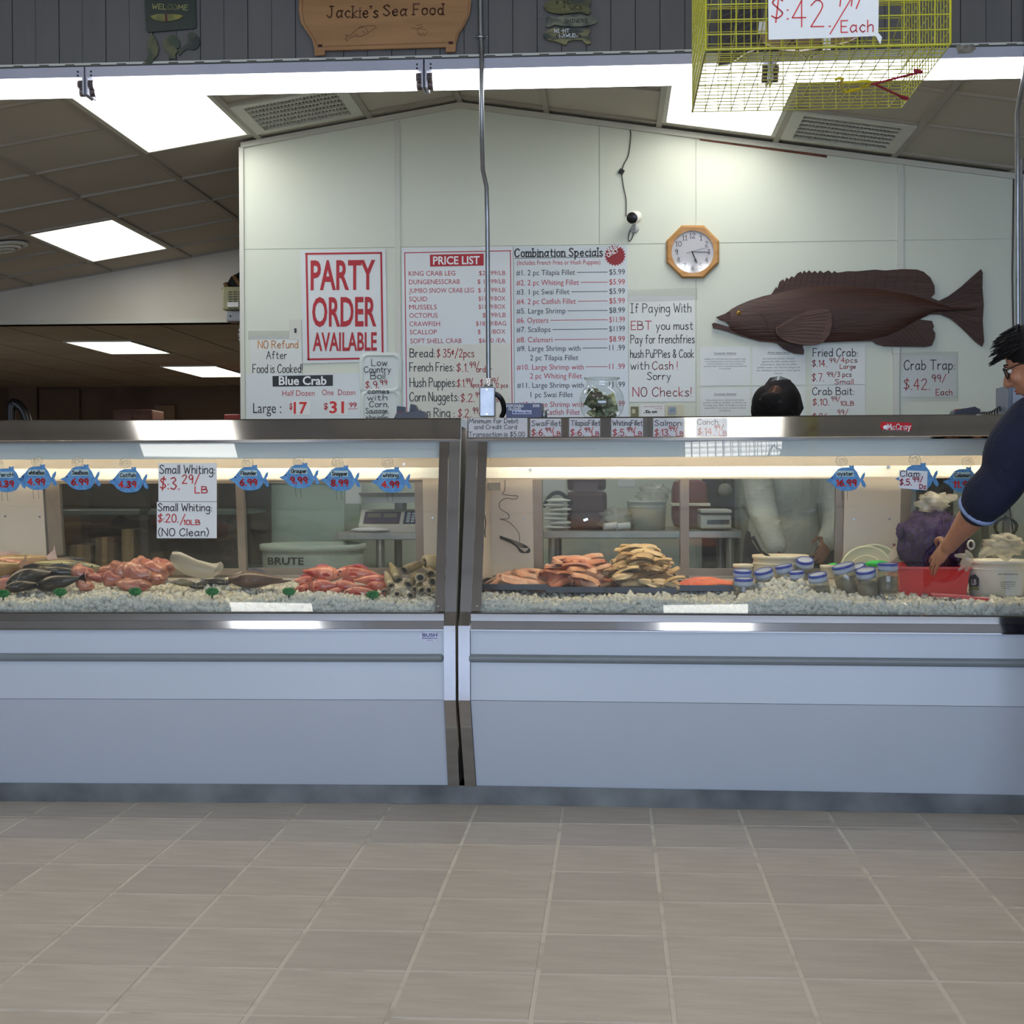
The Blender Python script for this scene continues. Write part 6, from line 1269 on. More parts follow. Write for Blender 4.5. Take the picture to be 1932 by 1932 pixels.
def place_fillets(n, xa, xb, y0, y1, z0, hfn, mes, label, group, seed, cat='fish fillet'):
    rs = random.Random(seed)
    for k in range(n):
        q = (k+.5)/n; lay = q; sx = rs.uniform(-1, 1); sy = rs.uniform(-1, 1); shr = 1-.75*lay
        x = (xa+xb)/2+sx*(xb-xa)/2*shr*.9; y = (y0+y1)/2+sy*(y1-y0)/2*shr
        z = z0+hfn(sx*shr, sy*shr, lay)
        o = bpy.data.objects.new('fillet', rs.choice(mes)); COL.objects.link(o); o.location = FR.w(x, y, z)
        o.rotation_euler = (rs.uniform(-.3, .3)+(.45 if y < (y0+y1)/2 else -.2)*(1-lay), rs.uniform(-.2, .2)+sx*.5*shr, FR.a+rs.uniform(-.8, .8)+(PI if rs.random() < .5 else 0))
        tag(o, label, cat, group)
z, xa, xb = tray(898, 1028, 1106, .28, .62, 'black tray under the low pile of pale fillets at the left end')
mes = [fillet_mesh(.17, .07, .016, k, M_FP) for k in range(3)]
place_fillets(16, xa, xb+.02, .32, .58, z+.004, lambda a, b, l: .004+.040*l, mes, 'pale pink fillet in the low pile at the left end of the right case', 'low pile of pale fillets', 1)
z, xa, xb = tray(1034, 1140, 1111, .26, .62, 'black tray under the wide pink fillet pile')
mes = [fillet_mesh(.13, .062, .013, 10+k, M_FP2 if k % 2 else M_FP) for k in range(4)]
place_fillets(52, xa-.03, xb+.03, .28, .60, z+.006, lambda a, b, l: .004+.098*l, mes, 'pink fillet in the wide rounded pile in the middle of the fillets', 'wide pile of pink fillets', 2)
z, xa, xb = tray(1146, 1272, 1112, .26, .62, 'black tray under the tall tan fillet pile')
mes = [fillet_mesh(.105, .036, .010, 20+k, (M_FT, M_FT2)[k % 2]) for k in range(5)]
place_fillets(110, xa-.03, xb+.03, .28, .58, z+.006, lambda a, b, l: .004+.142*l, mes, 'slim tan fillet in the tall cone-shaped pile', 'tall pile of tan fillets', 3)
z, xa, xb = tray(1272, 1384, 1108, .34, .60, 'black tray holding the orange salmon fillets')
mes = [fillet_mesh(.16, .07, .014, 30+k, M_SALM) for k in range(2)]
for k, (x, y, lb) in enumerate(((xa+.07, .42, 'orange salmon fillet at the left of the tray'), (xb-.08, .40, 'orange salmon fillet at the right of the tray'), ((xa+xb)/2, .50, 'orange salmon fillet behind the other two'))):
    o = bpy.data.objects.new('salmon_fillet', mes[k % 2]); COL.objects.link(o); o.location = FR.w(x, y, z+.014+.004*k); o.rotation_euler = (0, -.03, FR.a+rnd(-.1, .1)); tag(o, lb, 'fish fillet', 'salmon fillets')
mb = MB()
for x in (-.04, 0, .04): pass

# ------------------------------------------------------------------ oyster jars
M_JAR = glassy('jar_glass', (.85, .87, .82), .02, 1.5, .25, (.55, .52, .42)); M_OY = fmat('oyster_meat', (104, 98, 82), (142, 130, 106), 30, .4)
M_LIDW = mat('lid_pale_blue', (176, 190, 214), .3, .1, .04, 10); M_LIDB = mat('lid_blue', (34, 62, 160), .3, 0, .02, 10)
def jar(u, v, yl, tilt, rz, label, r=.036, hh=.085, s=1.0):
    """u, v: where the lid's top centre shows"""
    c = Qi(FR, u, v, yl); t = thing('oyster_jar', label, 'jar', c-Vector((0, 0, hh)), 'oyster jars in the ice')
    M = Matrix.Translation(c) @ Matrix.Rotation(tilt, 4, 'Y') @ Matrix.Rotation(rz, 4, 'X'); r *= s
    mb = MB(); mb.lathe([(0, -hh-.02), (r*.93, -hh-.02), (r, -hh-.012), (r, -.036), (r*.9, -.026), (r*.88, -.02)], 20, M); link_part('glass', mb.mesh('glass', M_JAR), t)
    mb = MB(); mb.lathe([(0, -hh-.016), (r*.88, -hh-.015), (r*.93, -hh), (r*.93, -.05), (r*.5, -.045), (0, -.047)], 16, M); link_part('oysters', mb.mesh('oysters', M_OY), t)
    mb = MB(); mb.lathe([(r*.86, -.026), (r*.95, -.026), (r*.96, -.005), (r*.93, -.001), (r*.90, 0), (0, -.001)], 24, M); l = link_part('lid', mb.mesh('lid', M_LIDW), t)
    mb = MB(); mb.lathe([(r*.965, -.008), (r*.975, -.007), (r*.975, -.001), (r*.92, .0012), (r*.80, .0012), (r*.80, .0002)], 24, M); link_part('blue_rim', mb.mesh('blue_rim', M_LIDB), l)
    mb = MB(); mb.lathe([(r*.955, -.020), (r*.97, -.019), (r*.97, -.017), (r*.955, -.016)], 24, M); link_part('thread_ridge', mb.mesh('thread_ridge', M_LIDW), l)
    return t
jar(1403, 1091, .24, 0, .10, 'oyster jar at the left end, lower of the stacked pair', s=.98); jar(1401, 1076, .30, .02, .12, 'oyster jar lid stacked above the leftmost jar', hh=.04, s=.95)
jar(1440, 1076, .30, -.22, .2, 'tilted jar second from the left in front of the white tub'); jar(1478, 1067, .34, -.2, .05, 'jar with only its slanted blue lid edge above the ice', s=.9)
jar(1519, 1056, .40, 0, .35, 'highest jar, lid up against the white tub', s=.93); jar(1503, 1078, .28, -.12, .1, 'jar mostly buried in the middle of the ice mound', s=.8)
jar(1542, 1083, .18, -.18, .16, 'front jar standing lowest, in the middle of the row', s=.98); jar(1590, 1066, .28, -.26, .1, 'long slanted jar with wide blue lid behind the front jar', s=1.15)
jar(1618, 1068, .36, -.35, .25, 'small slanted jar lid between two larger jars', s=.8); jar(1633, 1075, .20, -.16, .22, 'jar with small red mark on its lid, left of the last jar', s=1.03)
jar(1675, 1063, .22, 0, .02, 'upright jar at the right end beside the red bin', s=1.02)

# tubs, lids, bin, buckets
M_TUB = mat('cream_plastic', (226, 214, 186), .4, 0, .01, 6)
def tub(F, u0, u1, vtop, vbot, yl, label, name='white_tub', cat='tub', m=None, taper=.9, lip=.006, ell=1):
    a, b = Qi(F, u0, vtop, yl), Qi(F, u1, vtop, yl); r = (b-a).length/2; c = (a+b)/2+F.ey*0; zb_ = Qi(F, u0, vbot, yl).z; h = c.z-zb_
    t = thing(name, label, cat, (c.x, c.y, zb_)); M = Matrix.Translation((c.x, c.y, zb_))
    mb = MB(); mb.lathe([(0, 0), (r*taper, 0), (r*.975, h-.03), (r*.975, h-.012), (r+lip*.4, h-.012), (r+lip*.4, h), (r*.95, h), (r*taper*.95, .004), (0, .004)], 36, M); link_part('body', mb.mesh('body', m or M_TUB), t)
    mb = MB(); mb.lathe([(r*.96, h-.034), (r*1.0, h-.033), (r*1.0, h-.029), (r*.96, h-.028)], 36, M); link_part('ridge', mb.mesh('ridge', m or M_TUB), t)
    return t, c, r
t, c, r = tub(FR, 1420, 1525, 1047, 1120, .52, 'large round cream tub with a dark spoon handle standing in the right case')
mb = MB(); mb.tube([c+Vector((-.02, 0, -.02)), Qi(FR, 1436, 1040, .50), Qi(FR, 1420, 1012, .50)], [.005, .006, .008], 8)
obj('spoon', mb, M_BLACK, label='dark spoon handle leaning out of the large cream tub', cat='spoon')
tub(FR, 1384, 1420, 1064, 1105, .44, 'small cream tub left of the large cream tub')
t, c, r = tub(FR, 1548, 1576, 1066, 1090, .42, 'small cream cup behind the front jars', 'cream_cup', 'cup')
def disc(F, u, v, yl, rpx, label, lean=.12, rz=0.0):
    c = Qi(F, u, v, yl); r = rpx*(YF+yl)/2810; t = thing('tub_lid', label, 'lid', c-Vector((0, 0, r)), 'round tub lids leaning at the back')
    M = Matrix.Translation(c) @ Matrix.Rotation(F.a+rz, 4, 'Z') @ Matrix.Rotation(PI/2-lean, 4, 'X')
    mb = MB(); mb.lathe([(0, 0), (r*.90, 0), (r*.92, .004), (r*.97, .006), (r, .003), (r, -.008), (r*.97, -.008), (r*.95, -.003), (0, -.003)], 44, M); link_part('disc', mb.mesh('disc', mat('lid_greenish', (206, 208, 176), .4, 0, .02, 6)), t)
    mb = MB(); mb.lathe([(r*.60, .0), (r*.61, .002), (r*.63, .002), (r*.64, 0)], 40, M); link_part('moulded_ring', mb.mesh('moulded_ring', M_TUB), t)
disc(FR, 1635, 1080, .60, 50, 'round pale lid leaning at the back, in front of its twin'); disc(FR, 1650, 1078, .64, 51, 'round pale lid behind the other, reaching further right')
c = Qi(FR, 1690, 1041, .62); mb = MB(); mb.cbox(c, (.028, .004, .07), Matrix.Rotation(.7, 3, 'Y')); t = obj('bucket_lid_tab', mb, M_TUB, label='cream plastic pull tab sticking up beside the round lids', cat='plastic tab')
mb = MB(); mb.tube([Qi(FR, 1687, 1028, .615), Qi(FR, 1687, 1028, .61)], .006, 10); link_part('button', mb.mesh('button', mat('tab_red', (110, 50, 40), .5, 0, 0)), t)
mb = MB(); mb.blob(Qi(FR, 1655, 1064, .46), (.045, .03, .014), 14, 8); obj('green_dish', mb, mat('bright_green', (40, 190, 80), .4, 0, 0), label='bright green plastic edge behind the jars', cat='dish')
mb = MB(); mb.blob(Qi(FR, 1572, 1066, .5), (.02, .02, .008), 14, 8); obj('green_dish', mb, _m['bright_green'], label='small sliver of green plastic left of the long jar lid', cat='dish')

# purple mesh bag of clams with a knotted plastic bag on top
M_MESH = two_tone('purple_mesh', (30, 12, 54), (58, 34, 92), 60, .6, .4, .6, .6)
c = Qi(FR, 1760, 1020, .52); t = thing('clam_bag', 'dark purple mesh bag of clams bulging behind the red bin', 'mesh bag', c-Vector((0, 0, .1)))
def lump(q): return 1+.07*math.sin(q.x*9+q.z*7)+.06*math.sin(q.y*11+q.z*13)
mb = MB(); mb.blob(c, (.125, .10, .115), 30, 22, None, lump); bag = link_part('mesh_sack', mb.mesh('mesh_sack', M_MESH), t)
mb = MB()
for k in range(14):
    a = k*PI/14; pts = []
    for j in range(25):
        b = 2*PI*j/24; q = Vector((math.sin(b)*math.cos(a), math.sin(b)*math.sin(a), math.cos(b))); q_ = q*lump(q)*1.012; pts.append(c+Vector((q_.x*.125, q_.y*.10, q_.z*.115)))
    mb.tube(pts, .0012, 4)
link_part('netting', mb.mesh('netting', mat('net_strand', (60, 42, 84), .5, 0, 0)), bag)
mb = MB(); mb.blob(Qi(FR, 1703, 1002, .50), (.024, .02, .032), 14, 10, None, lump); link_part('tied_ear', mb.mesh('tied_ear', M_MESH), t)
M_BAGP = glassy('thin_plastic_bag', (.97, .97, .95), .12, 1.5, .28, (.86, .84, .78))
def crumple(c, r, label, name='plastic_bag', seed=1, neck=None):
    rs = random.Random(seed); ph = [rs.uniform(0, 6) for _ in range(6)]
    def fn(q): return 1+.20*math.sin(q.x*8+ph[0])*math.sin(q.z*6+ph[1])+.14*math.sin(q.y*13+ph[2]+q.x*7)+.10*math.sin(q.z*17+ph[3])
    mb = MB(); mb.blob(c, r, 26, 20, None, fn); t = thing(name, label, 'plastic bag', Vector(c)-Vector((0, 0, r[2]))); link_part('film', mb.mesh('film', M_BAGP), t)
    if neck:
        mb = MB(); mb.tube(catmull([Vector(c), neck[0], neck[1]], 4), [.022-.0015*k for k in range(9)], 9); link_part('neck', mb.mesh('neck', M_BAGP), t)
    return t
crumple(Qi(FR, 1760, 948, .50), (.060, .04, .036), 'crumpled clear plastic bag on top of the purple mesh bag', seed=2, neck=[Qi(FR, 1790, 940, .50), Qi(FR, 1806, 938, .50)])
# red bin
RB = mat('red_plastic', (206, 32, 26), .35, 0, .02, 5)
ztop, zlow = Qi(FR, 1760, 1070, .30).z, Qi(FR, 1760, 1122, .30).z; x0, x1 = FR.loc(Qi(FR, 1696, 1070, .30))[0], FR.loc(Qi(FR, 1830, 1070, .30))[0]
t = thing('red_bin', 'bright red plastic bin in the ice below the purple mesh bag', 'bin', FR.w((x0+x1)/2, .45, zlow-.02))
mb = MB(); ta = .014
for (xa_, ya_, xb_, yb_) in (((x0, .30, x1, .30), (x1, .30, x1, .60), (x1, .60, x0, .60), (x0, .60, x0, .30))): pass
def wallq(a, b):
    ca = ((x0+x1)/2, .45)
    lo = lambda p: (ca[0]+(p[0]-ca[0])*.90, ca[1]+(p[1]-ca[1])*.90); inn2 = lambda p, k=.97: (ca[0]+(p[0]-ca[0])*k, ca[1]+(p[1]-ca[1])*k)
    la, lb_ = lo(a), lo(b)
    mb.hexa([FR.w(*la, zlow-.03), FR.w(*lb_, zlow-.03), FR.w(*inn2(lb_), zlow-.03), FR.w(*inn2(la), zlow-.03), FR.w(*a, ztop-.004), FR.w(*b, ztop-.004), FR.w(*inn2(b), ztop-.004), FR.w(*inn2(a), ztop-.004)])
cs = [(x0, .30), (x1, .30), (x1, .60), (x0, .60)]
for k in range(4): wallq(cs[k], cs[(k+1) % 4])
mb.hexa([FR.w(x0+.02, .32, zlow-.032), FR.w(x1-.02, .32, zlow-.032), FR.w(x1-.02, .58, zlow-.032), FR.w(x0+.02, .58, zlow-.032), FR.w(x0+.02, .32, zlow-.026), FR.w(x1-.02, .32, zlow-.026), FR.w(x1-.02, .58, zlow-.026), FR.w(x0+.02, .58, zlow-.026)])
bn = link_part('body', mb.mesh('body', RB), t)
for q in ((x0-.006, .292, x1+.006, .302), (x0-.006, .598, x1+.006, .608), (x0-.006, .302, x0+.004, .598), (x1-.004, .302, x1+.006, .598)): link_part('rim', fbox(FR, q[0], q[1], ztop-.006, q[2], q[3], ztop+.001).mesh('rim', RB), t)
rb_ = MB()
for k in range(22): xx = x0+.02+(x1-x0-.04)*k/21; rb_.tube([FR.w(xx, .305+.0, ztop-.02), FR.w(xx*.93+.07*(x0+x1)/2, .314, zlow)], .0012, 4)
link_part('ribs', rb_.mesh('ribs', RB), t)
# clams inside the bin
M_CLAM = fmat('clam_shell', (92, 74, 70), (150, 136, 120), 26, .5)
for k in range(9):
    c = FR.w(x0+.04+(x1-x0-.08)*((k*5) % 9)/8, .36+.05*(k % 4), zlow+.012+.004*(k % 3)); mb = MB(); mb.blob((0, 0, 0), (.024, .02, .012), 12, 8)
    if k == 0: clam_me = mb.mesh('clam', M_CLAM)
    o = bpy.data.objects.new('clam', clam_me); COL.objects.link(o); o.location = c; o.rotation_euler = (rnd(-.4, .4), rnd(-.4, .4), rnd(0, 3)); tag(o, 'grey-brown clam lying in the red bin', 'clam', 'clams in the red bin')
# white bucket with label, gloves and bag
t, c, r = tub(FR, 1826, 1945, 1056, 1126, .40, 'white bucket with printed label at the right edge, under a plastic bag', 'white_bucket', 'bucket', mat('bucket_white', (232, 228, 216), .35, 0, .01, 5), .93)
zt_, zl_ = c.z, Qi(FR, 1826, 1126, .40).z
BP = FR.pl(.40-r+.004, 0, 0)
mb = MB(); vs = []
for i in range(9):
    a = -PI/2-.05+.62*i/8
    for z in (zl_+.012, zt_-.022): rr = r*(.955+.02*(z-zl_)/(zt_-zl_)); vs.append(Vector((c.x+rr*math.cos(a), c.y+rr*math.sin(a), z)))
mb.add(vs, [(2*i, 2*i+2, 2*i+3, 2*i+1) for i in range(8)], True); lbq = link_part('printed_label', mb.mesh('printed_label', M_PAPER), t)
CP2 = Cyl((c.x, c.y), r*.985)
write(CP2, [('KEEP REFRIGERATED', 1883, 1085, 38, 3, 'k', 'p'), ('________________', 1878, 1089, 48, 1, 'k', 'p'), ('www.gulfseafood.com', 1888, 1099, 28, 2.6, 'k', 'p'), ('Distributed by the packer', 1888, 1103, 28, 2.2, 'k', 'p'), ('Net Weight 8 LB', 1888, 1107, 26, 2.2, 'k', 'p'), ('Florida', 1893, 1111, 12, 2.2, 'k', 'p')], lbq, .0)
EP = Cyl((c.x, c.y), r*.98)
mb = poly2d(EP, [(1837+11*math.cos(a*.45)*(1 if a % 2 else .9), 1098+15*math.sin(a*.45)*(1 if a % 2 else .9)) for a in range(14)], .002, .0008); e = link_part('seal_emblem', mb.mesh('seal_emblem', mat('seal_navy', (30, 40, 60), .5, 0, 0)), t)
write(EP, [('LB', 1833, 1103, 9, 10, 'w', 'P')], e, .0035)
mb = poly2d(EP, [(1829, 1109), (1838, 1106), (1848, 1109), (1846, 1114), (1836, 1112), (1830, 1115)], .0036, .0006); link_part('seal_ribbon', mb.mesh('seal_ribbon', mat('seal_green', (130, 140, 60), .5, 0, 0)), e)
crumple(Qi(FR, 1893, 1030, .40), (.070, .05, .040), 'clear plastic bag heaped on the white bucket', seed=5, neck=[Qi(FR, 1860, 1042, .36), Qi(FR, 1850, 1050, .34)])
c = Qi(FR, 1815, 1048, .30); t = thing('plastic_glove', 'limp clear plastic glove hanging over the bucket rim beside the red bin', 'glove', c)
mb = MB(); mb.blob(Qi(FR, 1826, 1055, .28), (.020, .012, .026), 12, 9); link_part('palm', mb.mesh('palm', M_BAGP), t)
for a, b in (((1820, 1049), (1801, 1048)), ((1820, 1056), (1812, 1066)), ((1824, 1064), (1809, 1076)), ((1828, 1062), (1822, 1078)), ((1830, 1048), (1822, 1038))):
    mb = MB(); mb.tube([Qi(FR, *a, .28), Qi(FR, (a[0]+b[0])/2, (a[1]+b[1])/2, .275), Qi(FR, *b, .28)], [.009, .008, .004], 8); link_part('finger', mb.mesh('finger', M_BAGP), t)
mb = MB(); q = [Qi(FR, 1832+6*math.cos(a*PI/8), 1028+8*math.sin(a*PI/8), .36) for a in range(17)]; mb.tube(q, .0035, 7); obj('bag_ring', mb, M_WHITEPL, label='white plastic ring handle above the red bin, near the hand', cat='plastic ring')
# pink packets on the ice
M_PKT = mat('pink_packet', (212, 120, 120), .4, 0, .08, 30)
for (u, v, w_, lb) in ((1795, 1124, .13, 'pink and red wrapped packet lying on the ice before the red bin'), (1842, 1129, .10, 'second pink packet on the ice in front of the bucket')):
    c = Qi(FR, u, v, .16); t = thing('pink_packet', lb, 'packet', c); mb = MB(); mb.cbox(c, (w_, .05, .008), Matrix.Rotation(.06, 3, 'Y')); link_part('pouch', mb.mesh('pouch', M_PKT), t)
    mb = MB(); mb.cbox(c+Vector((.0, -.022, .0)), (w_*1.04, .008, .006), Matrix.Rotation(.06, 3, 'Y')); link_part('sealed_edge', mb.mesh('sealed_edge', RB), t)
# wires taped on the end wall of the right case
t = thing('wire_bundle', 'thin black wire hanging tied in a bundle inside the left end of the right case', 'wire', Qi(FR, 985, 1030, .80))
for pts in ([(953, 905), (952, 925), (948, 932), (965, 935), (977, 936), (972, 942), (955, 940), (943, 948), (944, 960), (957, 968), (961, 974), (957, 979), (943, 979)], [(943, 979), (960, 985), (975, 1000), (980, 1010), (980, 1022)]):
    mb = MB(); mb.tube(catmull([Qi(FR, u, v, .80) for u, v in pts], 4), .0012, 5); link_part('strand', mb.mesh('strand', M_BLACK), t)
for k in range(6):
    mb = MB(); d = k*1.6; mb.tube(catmull([Qi(FR, u, v, .80-.002*k) for u, v in [(943, 1011+d*.6), (958, 1016+d*.8), (970, 1020+d), (985, 1026+d*.9), (998, 1034), (999-d, 1042), (990-d, 1042), (975, 1030+d*.3), (962, 1019+d*.4), (944, 1014)]], 4), .0011, 5); link_part('coil', mb.mesh('coil', M_BLACK), t)
mb = MB(); mb.cbox(Qi(FR, 930, 918, .72), (.055, .02, .03)); obj('control_box', mb, mat('control_grey', (160, 158, 150), .5, 0, .03, 6), label='small grey control box at the upper left inside the right case', cat='control box')
e0 = FR.w(pw_ if False else .030, .55, Qi(FR, 925, 980, .6).z); mb = MB(); mb.tube(catmull([e0+Vector((.004, .02*math.sin(k), -.03+.012*k)) for k in range(-3, 5)], 4), .0025, 5); obj('wire_knot', mb, M_BLACK, label='knotted black wire on the end wall inside the right case', cat='wire')

# ------------------------------------------------------------------ on top of the cases
def topz(): return zRT
def onrail(u, yl, F): return FR.q(u, 788, yl) if F is FR else FL.q(u, 788, yl)
# card reader, left
def reader(F, u0, u1, yl, rz, label, cols, back):
    a, b = F.q(u0, 789, yl), F.q(u1, 789, yl); c = (a+b)/2; L_ = (b-a).length; c.z = zRT
    t = thing('card_reader', label, 'card reader', (c.x, c.y, zRT)); M = Matrix.Translation((c.x, c.y, zRT)) @ Matrix.Rotation(rz, 4, 'Z')
    mb = MB(); p = [(-L_/2, 0), (L_/2, 0), (L_/2, .022), (L_/2-.02, .032), (-L_/2+.01, .020)]
    mb.prism([M @ Vector((x, -.038, z)) for x, z in p], [M @ Vector((x, .038, z)) for x, z in p]); bd_ = link_part('body', mb.mesh('body', back), t)
    for i in range(4):
        for j in range(3):
            mb = MB(); x = -L_/2+.018+.012*i; z = .0205+.0019*i*.6+.0005; mb.cbox(M @ Vector((x, -.022+.018*j, z+.0015)), (.008, .012, .003)); link_part('key', mb.mesh('key', mat('key_%d' % cols[i], ((150, 152, 155), (190, 60, 40), (200, 160, 50), (40, 140, 70))[cols[i]], .5, 0, 0)), bd_)
    return t, M, L_
t, M, L_ = reader(FL, 745, 806, .38, 0, 'black card reader standing on the left case before the price list', (1, 1, 3, 0), M_BLACK)
mb = MB(); mb.prism([M @ Vector((x, .036, z)) for x, z in ((-L_/2, .0), (-L_/2+.002, .052), (-L_/2+.035, .048), (-L_/2+.035, .0))], [M @ Vector((x, .044, z)) for x, z in ((-L_/2, .0), (-L_/2+.002, .052), (-L_/2+.035, .048), (-L_/2+.035, .0))]); link_part('privacy_shield', mb.mesh('privacy_shield', mat('shield_navy', (32, 38, 52), .4, 0, 0)), t)
mb = MB(); mb.prism([M @ Vector((x, -.03, z)) for x, z in ((-.002, .03), (.002, .056), (.018, .053), (.03, .03))], [M @ Vector((x, .03, z)) for x, z in ((-.002, .03), (.002, .056), (.018, .053), (.03, .03))]); link_part('screen_hood', mb.mesh('screen_hood', _m['shield_navy']), t)
t, M, L_ = reader(FR, 1793, 1845, .42, 0, 'grey card reader with coloured keys at the right end of the counter', (1, 2, 3, 3), mat('reader_grey', (64, 66, 80), .4, 0, 0))
# glove box
a, b = FR.q(955, 788, .40), FR.q(1021, 788, .40); gz = FR.q(955, 761, .40).z; xa, xb = FR.loc(a)[0], FR.loc(b)[0]
t = thing('glove_box', 'dark blue carton of disposable gloves beside the conduit box', 'carton', FR.w((xa+xb)/2, .46, zRT)); M_NAVY = mat('carton_navy', (22, 32, 84), .35, 0, .02, 6)
link_part('carton', fbox(FR, xa, .40, zRT, xb, .52, gz).mesh('carton', M_NAVY), t)
GP = FR.pl(.40); write(GP, [('DISPOSABLE', 955, 768, 33, 4.8, 'w', 'P'), ('GLOVES', 959, 774, 24, 4.8, 'w', 'P'), ('500', 1005, 768, 13, 5, 'w', 'P')], t, .0012)
mb = poly2d(GP, rrect(966.5, 774, 1003, 781.5, 1), .001, .0006); q = link_part('brand_panel', mb.mesh('brand_panel', mat('carton_panel', (190, 196, 214), .4, 0, 0)), t); write(GP, [("Member's Mark", 974, 780, 27, 3.6, 'n', 'P')], q, .0022)
mb = poly2d(GP, [(967.5, 777.7), (970, 775.3), (972.5, 777.7), (970, 780.2)], .0018, .0004); link_part('emblem', mb.mesh('emblem', ink('n')), q)
c = FR.q(1026, 776, .50); mb = MB(); mb.lathe([(0, 0), (.012, 0), (.013, .02), (.012, .034), (.005, .04), (0, .04)], 14, Matrix.Translation((c.x, c.y, zRT))); obj('small_canister', mb, M_GALV, label='small silver canister just right of the blue glove box', cat='canister')
# tip bowl
M_BOWL = glassy('bowl_glass', (.95, .97, .96), 0.0, 1.6)
a, b = FR.q(1093, 765, .47), FR.q(1178, 765, .47); r = (b-a).length/2; c = (a+b)/2; ht = FR.q(1136, 713, .47).z-zRT
t = thing('tip_bowl', 'round glass fishbowl lettered TIPS, full of banknotes', 'glass bowl', (c.x, c.y, zRT)); M = Matrix.Translation((c.x, c.y, zRT))
cen = r*.74
prof = [(0, .001), (r*.55, .001)]+[(r*math.cos(q), cen+r*math.sin(q)) for q in [math.radians(k) for k in range(-46, 52, 7)]]
nk = ht-.008; prof += [(r*.66, nk-.006), (r*.70, nk), (r*.78, nk+.004), (r*.80, nk+.008), (r*.70, nk+.008)]
mb = MB(); mb.lathe(prof, 44, M); link_part('glass', mb.mesh('glass', M_BOWL), t)
mb = MB(); mb.lathe([(r*.765, nk+.003), (r*.80, nk+.005), (r*.80, nk+.008), (r*.74, nk+.0085)], 40, M); link_part('rim', mb.mesh('rim', glassy('rim_glass', (.8, .82, .8), .05, 1.8, .15, (.6, .6, .58))), t)
TBP = Pl((c.x, c.y-r*.93, 0), (0, -1, 0)); write(TBP, [('TIPS', 1117, 752, 25, 9, 's', 'h', 1.1)], t, .0, 'marker_lettering')
M_BILL = two_tone('banknote', (128, 136, 98), (184, 188, 148), 40, .75); rs = random.Random(7)
def bill_mesh(seed):
    rs = random.Random(seed); mb = MB(); n = 7; vs = []
    for i in range(n+1):
        q = i/n-.5
        for j in range(3): s_ = j/2-.5; vs.append((q*.085, s_*.052, .014*math.sin(q*4+seed)+.010*math.cos(q*9+seed*2)*s_*2))
    mb.add(vs, [(i*3+j, (i+1)*3+j, (i+1)*3+j+1, i*3+j+1) for i in range(n) for j in range(2)], True)
    mb.add([(x, y, z-.0006) for x, y, z in vs], [(i*3+j, i*3+j+1, (i+1)*3+j+1, (i+1)*3+j) for i in range(n) for j in range(2)], True)
    return mb.mesh('bill', M_BILL)
bm_ = [bill_mesh(k) for k in range(4)]
for k in range(20):
    a_ = rs.uniform(0, 6.28); rr = r*.50*rs.random(); zz = .016+.0034*k
    o = bpy.data.objects.new('banknote', bm_[k % 4]); COL.objects.link(o); o.location = (c.x+rr*math.cos(a_), c.y+rr*math.sin(a_), zRT+zz); o.rotation_euler = (rs.uniform(-.9, .9), rs.uniform(-.7, .7), rs.uniform(0, 6)); tag(o, 'crumpled green banknote inside the glass tip bowl', 'banknote', 'banknotes in the tip bowl')
# coiled black cord at right and grey machine behind the customer
pts = []; A1 = FR.q(1852, 779, .5)
for k in range(60): q = k/59; p = FR.q(1852+36*q, 782-14*q+ (6*math.sin(q*3)), .5); pts.append(p+Vector((0, .010*math.cos(k*.75), .010*math.sin(k*.75))))
mb = MB(); mb.tube([FR.w(FR.loc(A1)[0], .5, zRT+.004)]+pts, .003, 6); obj('curly_cord', mb, M_BLACK, label='curly black cord on the counter between card reader and grey machine', cat='cord')
a, b = FR.q(1902, 788, .40), FR.q(1975, 788, .40); gz = FR.q(1902, 727, .40).z; xa, xb = FR.loc(a)[0], FR.loc(b)[0]
t = thing('register_display', 'grey-blue machine on the counter behind the customer', 'cash register', FR.w((xa+xb)/2, .48, zRT))
M_REG = mat('register_grey', (112, 122, 140), .4, 0, .03, 5); link_part('housing', fbox(FR, xa, .40, zRT, xb, .60, gz).mesh('housing', M_REG), t)
link_part('screen', fbox(FR, xa+.015, .396, zRT+.03, xb-.015, .40, gz-.015).mesh('screen', mat('screen_grey', (84, 92, 108), .2, 0, 0)), t)

# ------------------------------------------------------------------ behind the cases, seen through the sliding doors
def B(u, v, y): return P(u, v, y)
def boxpx(u0, v0, u1, v1, y0, y1, mb=None):
    a, b = P(u0, v0, y0), P(u1, v1, y0); mb = mb or MB(); mb.bevbox(a.x, y0, b.z, b.x, y1, a.z, min(.006, (b.x-a.x)*.2, abs(a.z-b.z)*.2)); return mb
M_SS = mat('table_steel', (150, 148, 142), .35, .5, .05, 8)
def table(u0, u1, vt, y0, y1, label, ins=.05):
    a, b = P(u0, vt, y0), P(u1, vt, y0); t = thing('steel_table', label, 'table', ((a.x+b.x)/2, (y0+y1)/2, 0)); z = a.z
    mb = MB(); mb.bevbox(a.x, y0, z-.035, b.x, y1, z, .004); link_part('table_top', mb.mesh('table_top', M_SS), t)
    for x in (a.x+ins, b.x-.05):
        for y in (y0+.05, y1-.05): mb = MB(); mb.tube([(x, y, 0), (x, y, z-.03)], .021, 12); link_part('leg', mb.mesh('leg', M_SS), t)
    mb = MB(); mb.box(a.x+ins-.02, y0+.03, .22, b.x-.03, y1-.03, .245); link_part('lower_shelf', mb.mesh('lower_shelf', M_SS), t); return z
yt = 7.05
z1 = table(636, 900, 1005, yt, yt+.7, 'steel work table holding the weighing scale behind the left case', .2)
